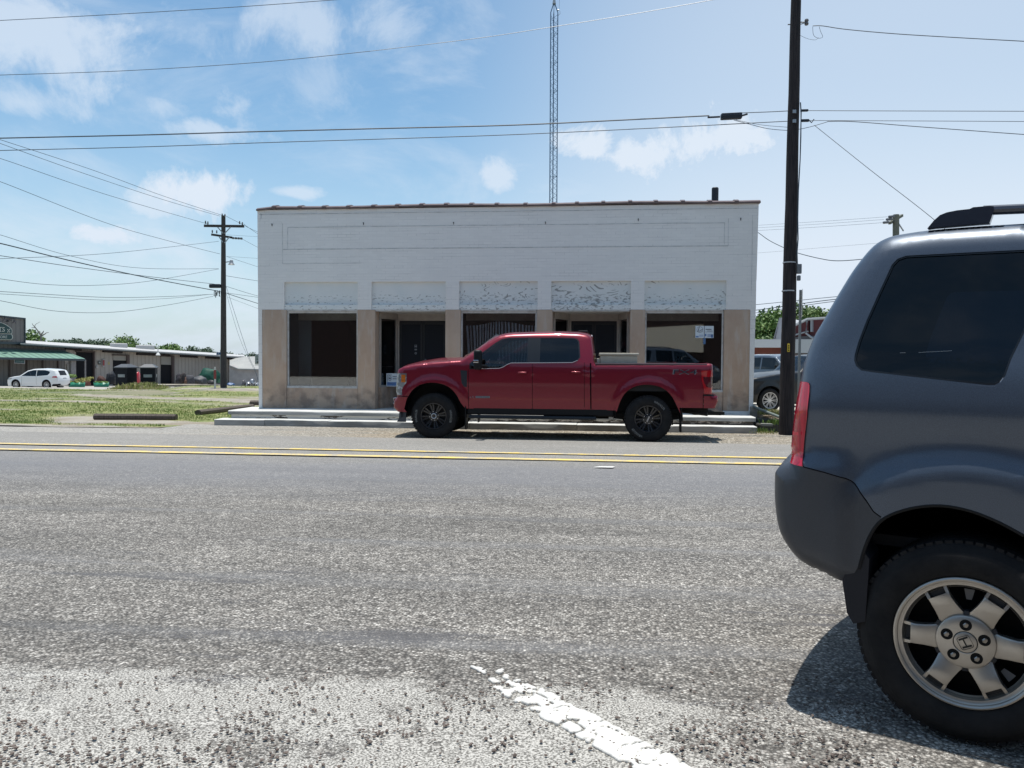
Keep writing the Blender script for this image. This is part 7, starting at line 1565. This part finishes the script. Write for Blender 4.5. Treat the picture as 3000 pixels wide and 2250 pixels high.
def br(pts,r0,r1): b.tube([at(x,y,105) for x,y in pts],[r0+(r1-r0)*i/(len(pts)-1) for i in range(len(pts))],n=5)
br([(121,1010),(120,983),(112.5,971),(103,959),(97,953),(94,947)],.12,.025); br([(103,959),(102,954),(106,949),(117,943)],.05,.02); br([(121,979),(126,974),(128,969)],.12,.04); br([(122,984),(131,979),(136,975),(143,974)],.10,.03); br([(102,960),(92,960)],.05,.03); br([(120,984),(127,983)],.05,.03)
q=at(121,1010,105); b.build('dead_tree',smooth=True,label='bare dead branch rising right of the store parapet',cat='tree',loc=q)
wd_=MB().m(LEAFD); vs=[]
rr=random.Random(5)
for k in range(9000):
    x=rr.uniform(-420,260); y=300+rr.uniform(-12,12); h=rr.uniform(-6,2.2+2.0*mn.noise(Vector((x*.03,0,0)))); l=rr.uniform(.5,1.2); u=Vector((rr.uniform(-1,1),rr.uniform(-1,1),rr.uniform(-1,1))).normalized()*l; v=u.orthogonal()*.6; p=Vector((x,y,h)); wd_.add([p-u,p+v,p+u,p-v],[(0,1,2,3)])
o=wd_.build('distant_wood',label='low far-off wood closing the horizon behind the buildings',cat='wood',kind='stuff'); a=o.data.attributes.new('tone','FLOAT','POINT'); a.data.foreach_set('value',[rr.random() for _ in range(len(o.data.vertices))])
# ------------------------------------------------------------------ street side behind the camera, seen mirrored in the shop glass
op=thing('mirrored_shopfront','dark shopfront with a beige upper band mirrored in the display windows','building',(8,-11,.25)); b=MB().m(mat('op_dark_brick',(.055,.035,.032),.9,c2=(.04,.028,.026),ns=3)); b.box((-60,-12,.0),(60,-11,3.2)); b.box((-60,-12.3,3.2),(60,-11,7.2)); b.build('wall',op)
b=MB().m(mat('op_beige',(.78,.68,.54),.8)); b.prism([(2.2,2.05),(6.4,1.93),(6.4,3.6),(2.2,3.35)],lambda u,v,w:(u,w,v),-11,-10.9); b.build('band',op)
# ------------------------------------------------------------------ small finishing pieces
def suvpt(px,py,off=.004):
    s_,z_=SS(px,py); d_=dispS([(s_,z_)],False)[0]; return (s_,-(WS-d_)-off,z_)
b=MB().m(mat('tail_reflector',(.75,.02,.05),.2,coat=1))
P=[suvpt(x,y,.0065) for x,y in ((2324,1264),(2340,1266),(2340,1275),(2324,1273))]; b.add(P,[(0,1,2,3)]); b.build('reflector',suv,local=True)
b=MB().m(mat('glass_scratch',(.30,.34,.38),.5))
for (x0,y0,x1,y1) in ((2690,1033,2788,1028),(2636,1034,2652,1034)):
    a_=suvpt(x0,y0,-.008); c_=suvpt(x1,y1,-.008); b.add([a_,c_,(c_[0],c_[1],c_[2]+.0012),(a_[0],a_[1],a_[2]+.0012)],[(0,1,2,3)])
b.build('scratch',suv,local=True)
# paper scraps lying about
for (px,py,w_,m_,nm,lab,ct) in ((1495,1276,.07,WPAINT,'paper_scrap','small white paper scrap on the gravel under the red pickup','litter'),(1700,1273,.09,WPAINT,'paper_scrap','flat white scrap on the gravel before the rear wheel of the red pickup','litter')):
    p=ground_pt(px,py,.02); b=MB().m(m_); h=w_*.25
    vs=[]; n=9
    for i in range(n): a=2*math.pi*i/n; vs.append((p.x+math.cos(a)*w_*(.8+.3*math.sin(i*2.3)),p.y+math.sin(a)*w_*.35,p.z+.004+h*.3*abs(math.sin(i*1.7))))
    vs.append((p.x,p.y,p.z+.01+h*.4)); b.add(vs,[(i,(i+1)%n,n) for i in range(n)]); b.build(nm,label=lab,cat=ct,loc=(p.x,p.y,p.z))
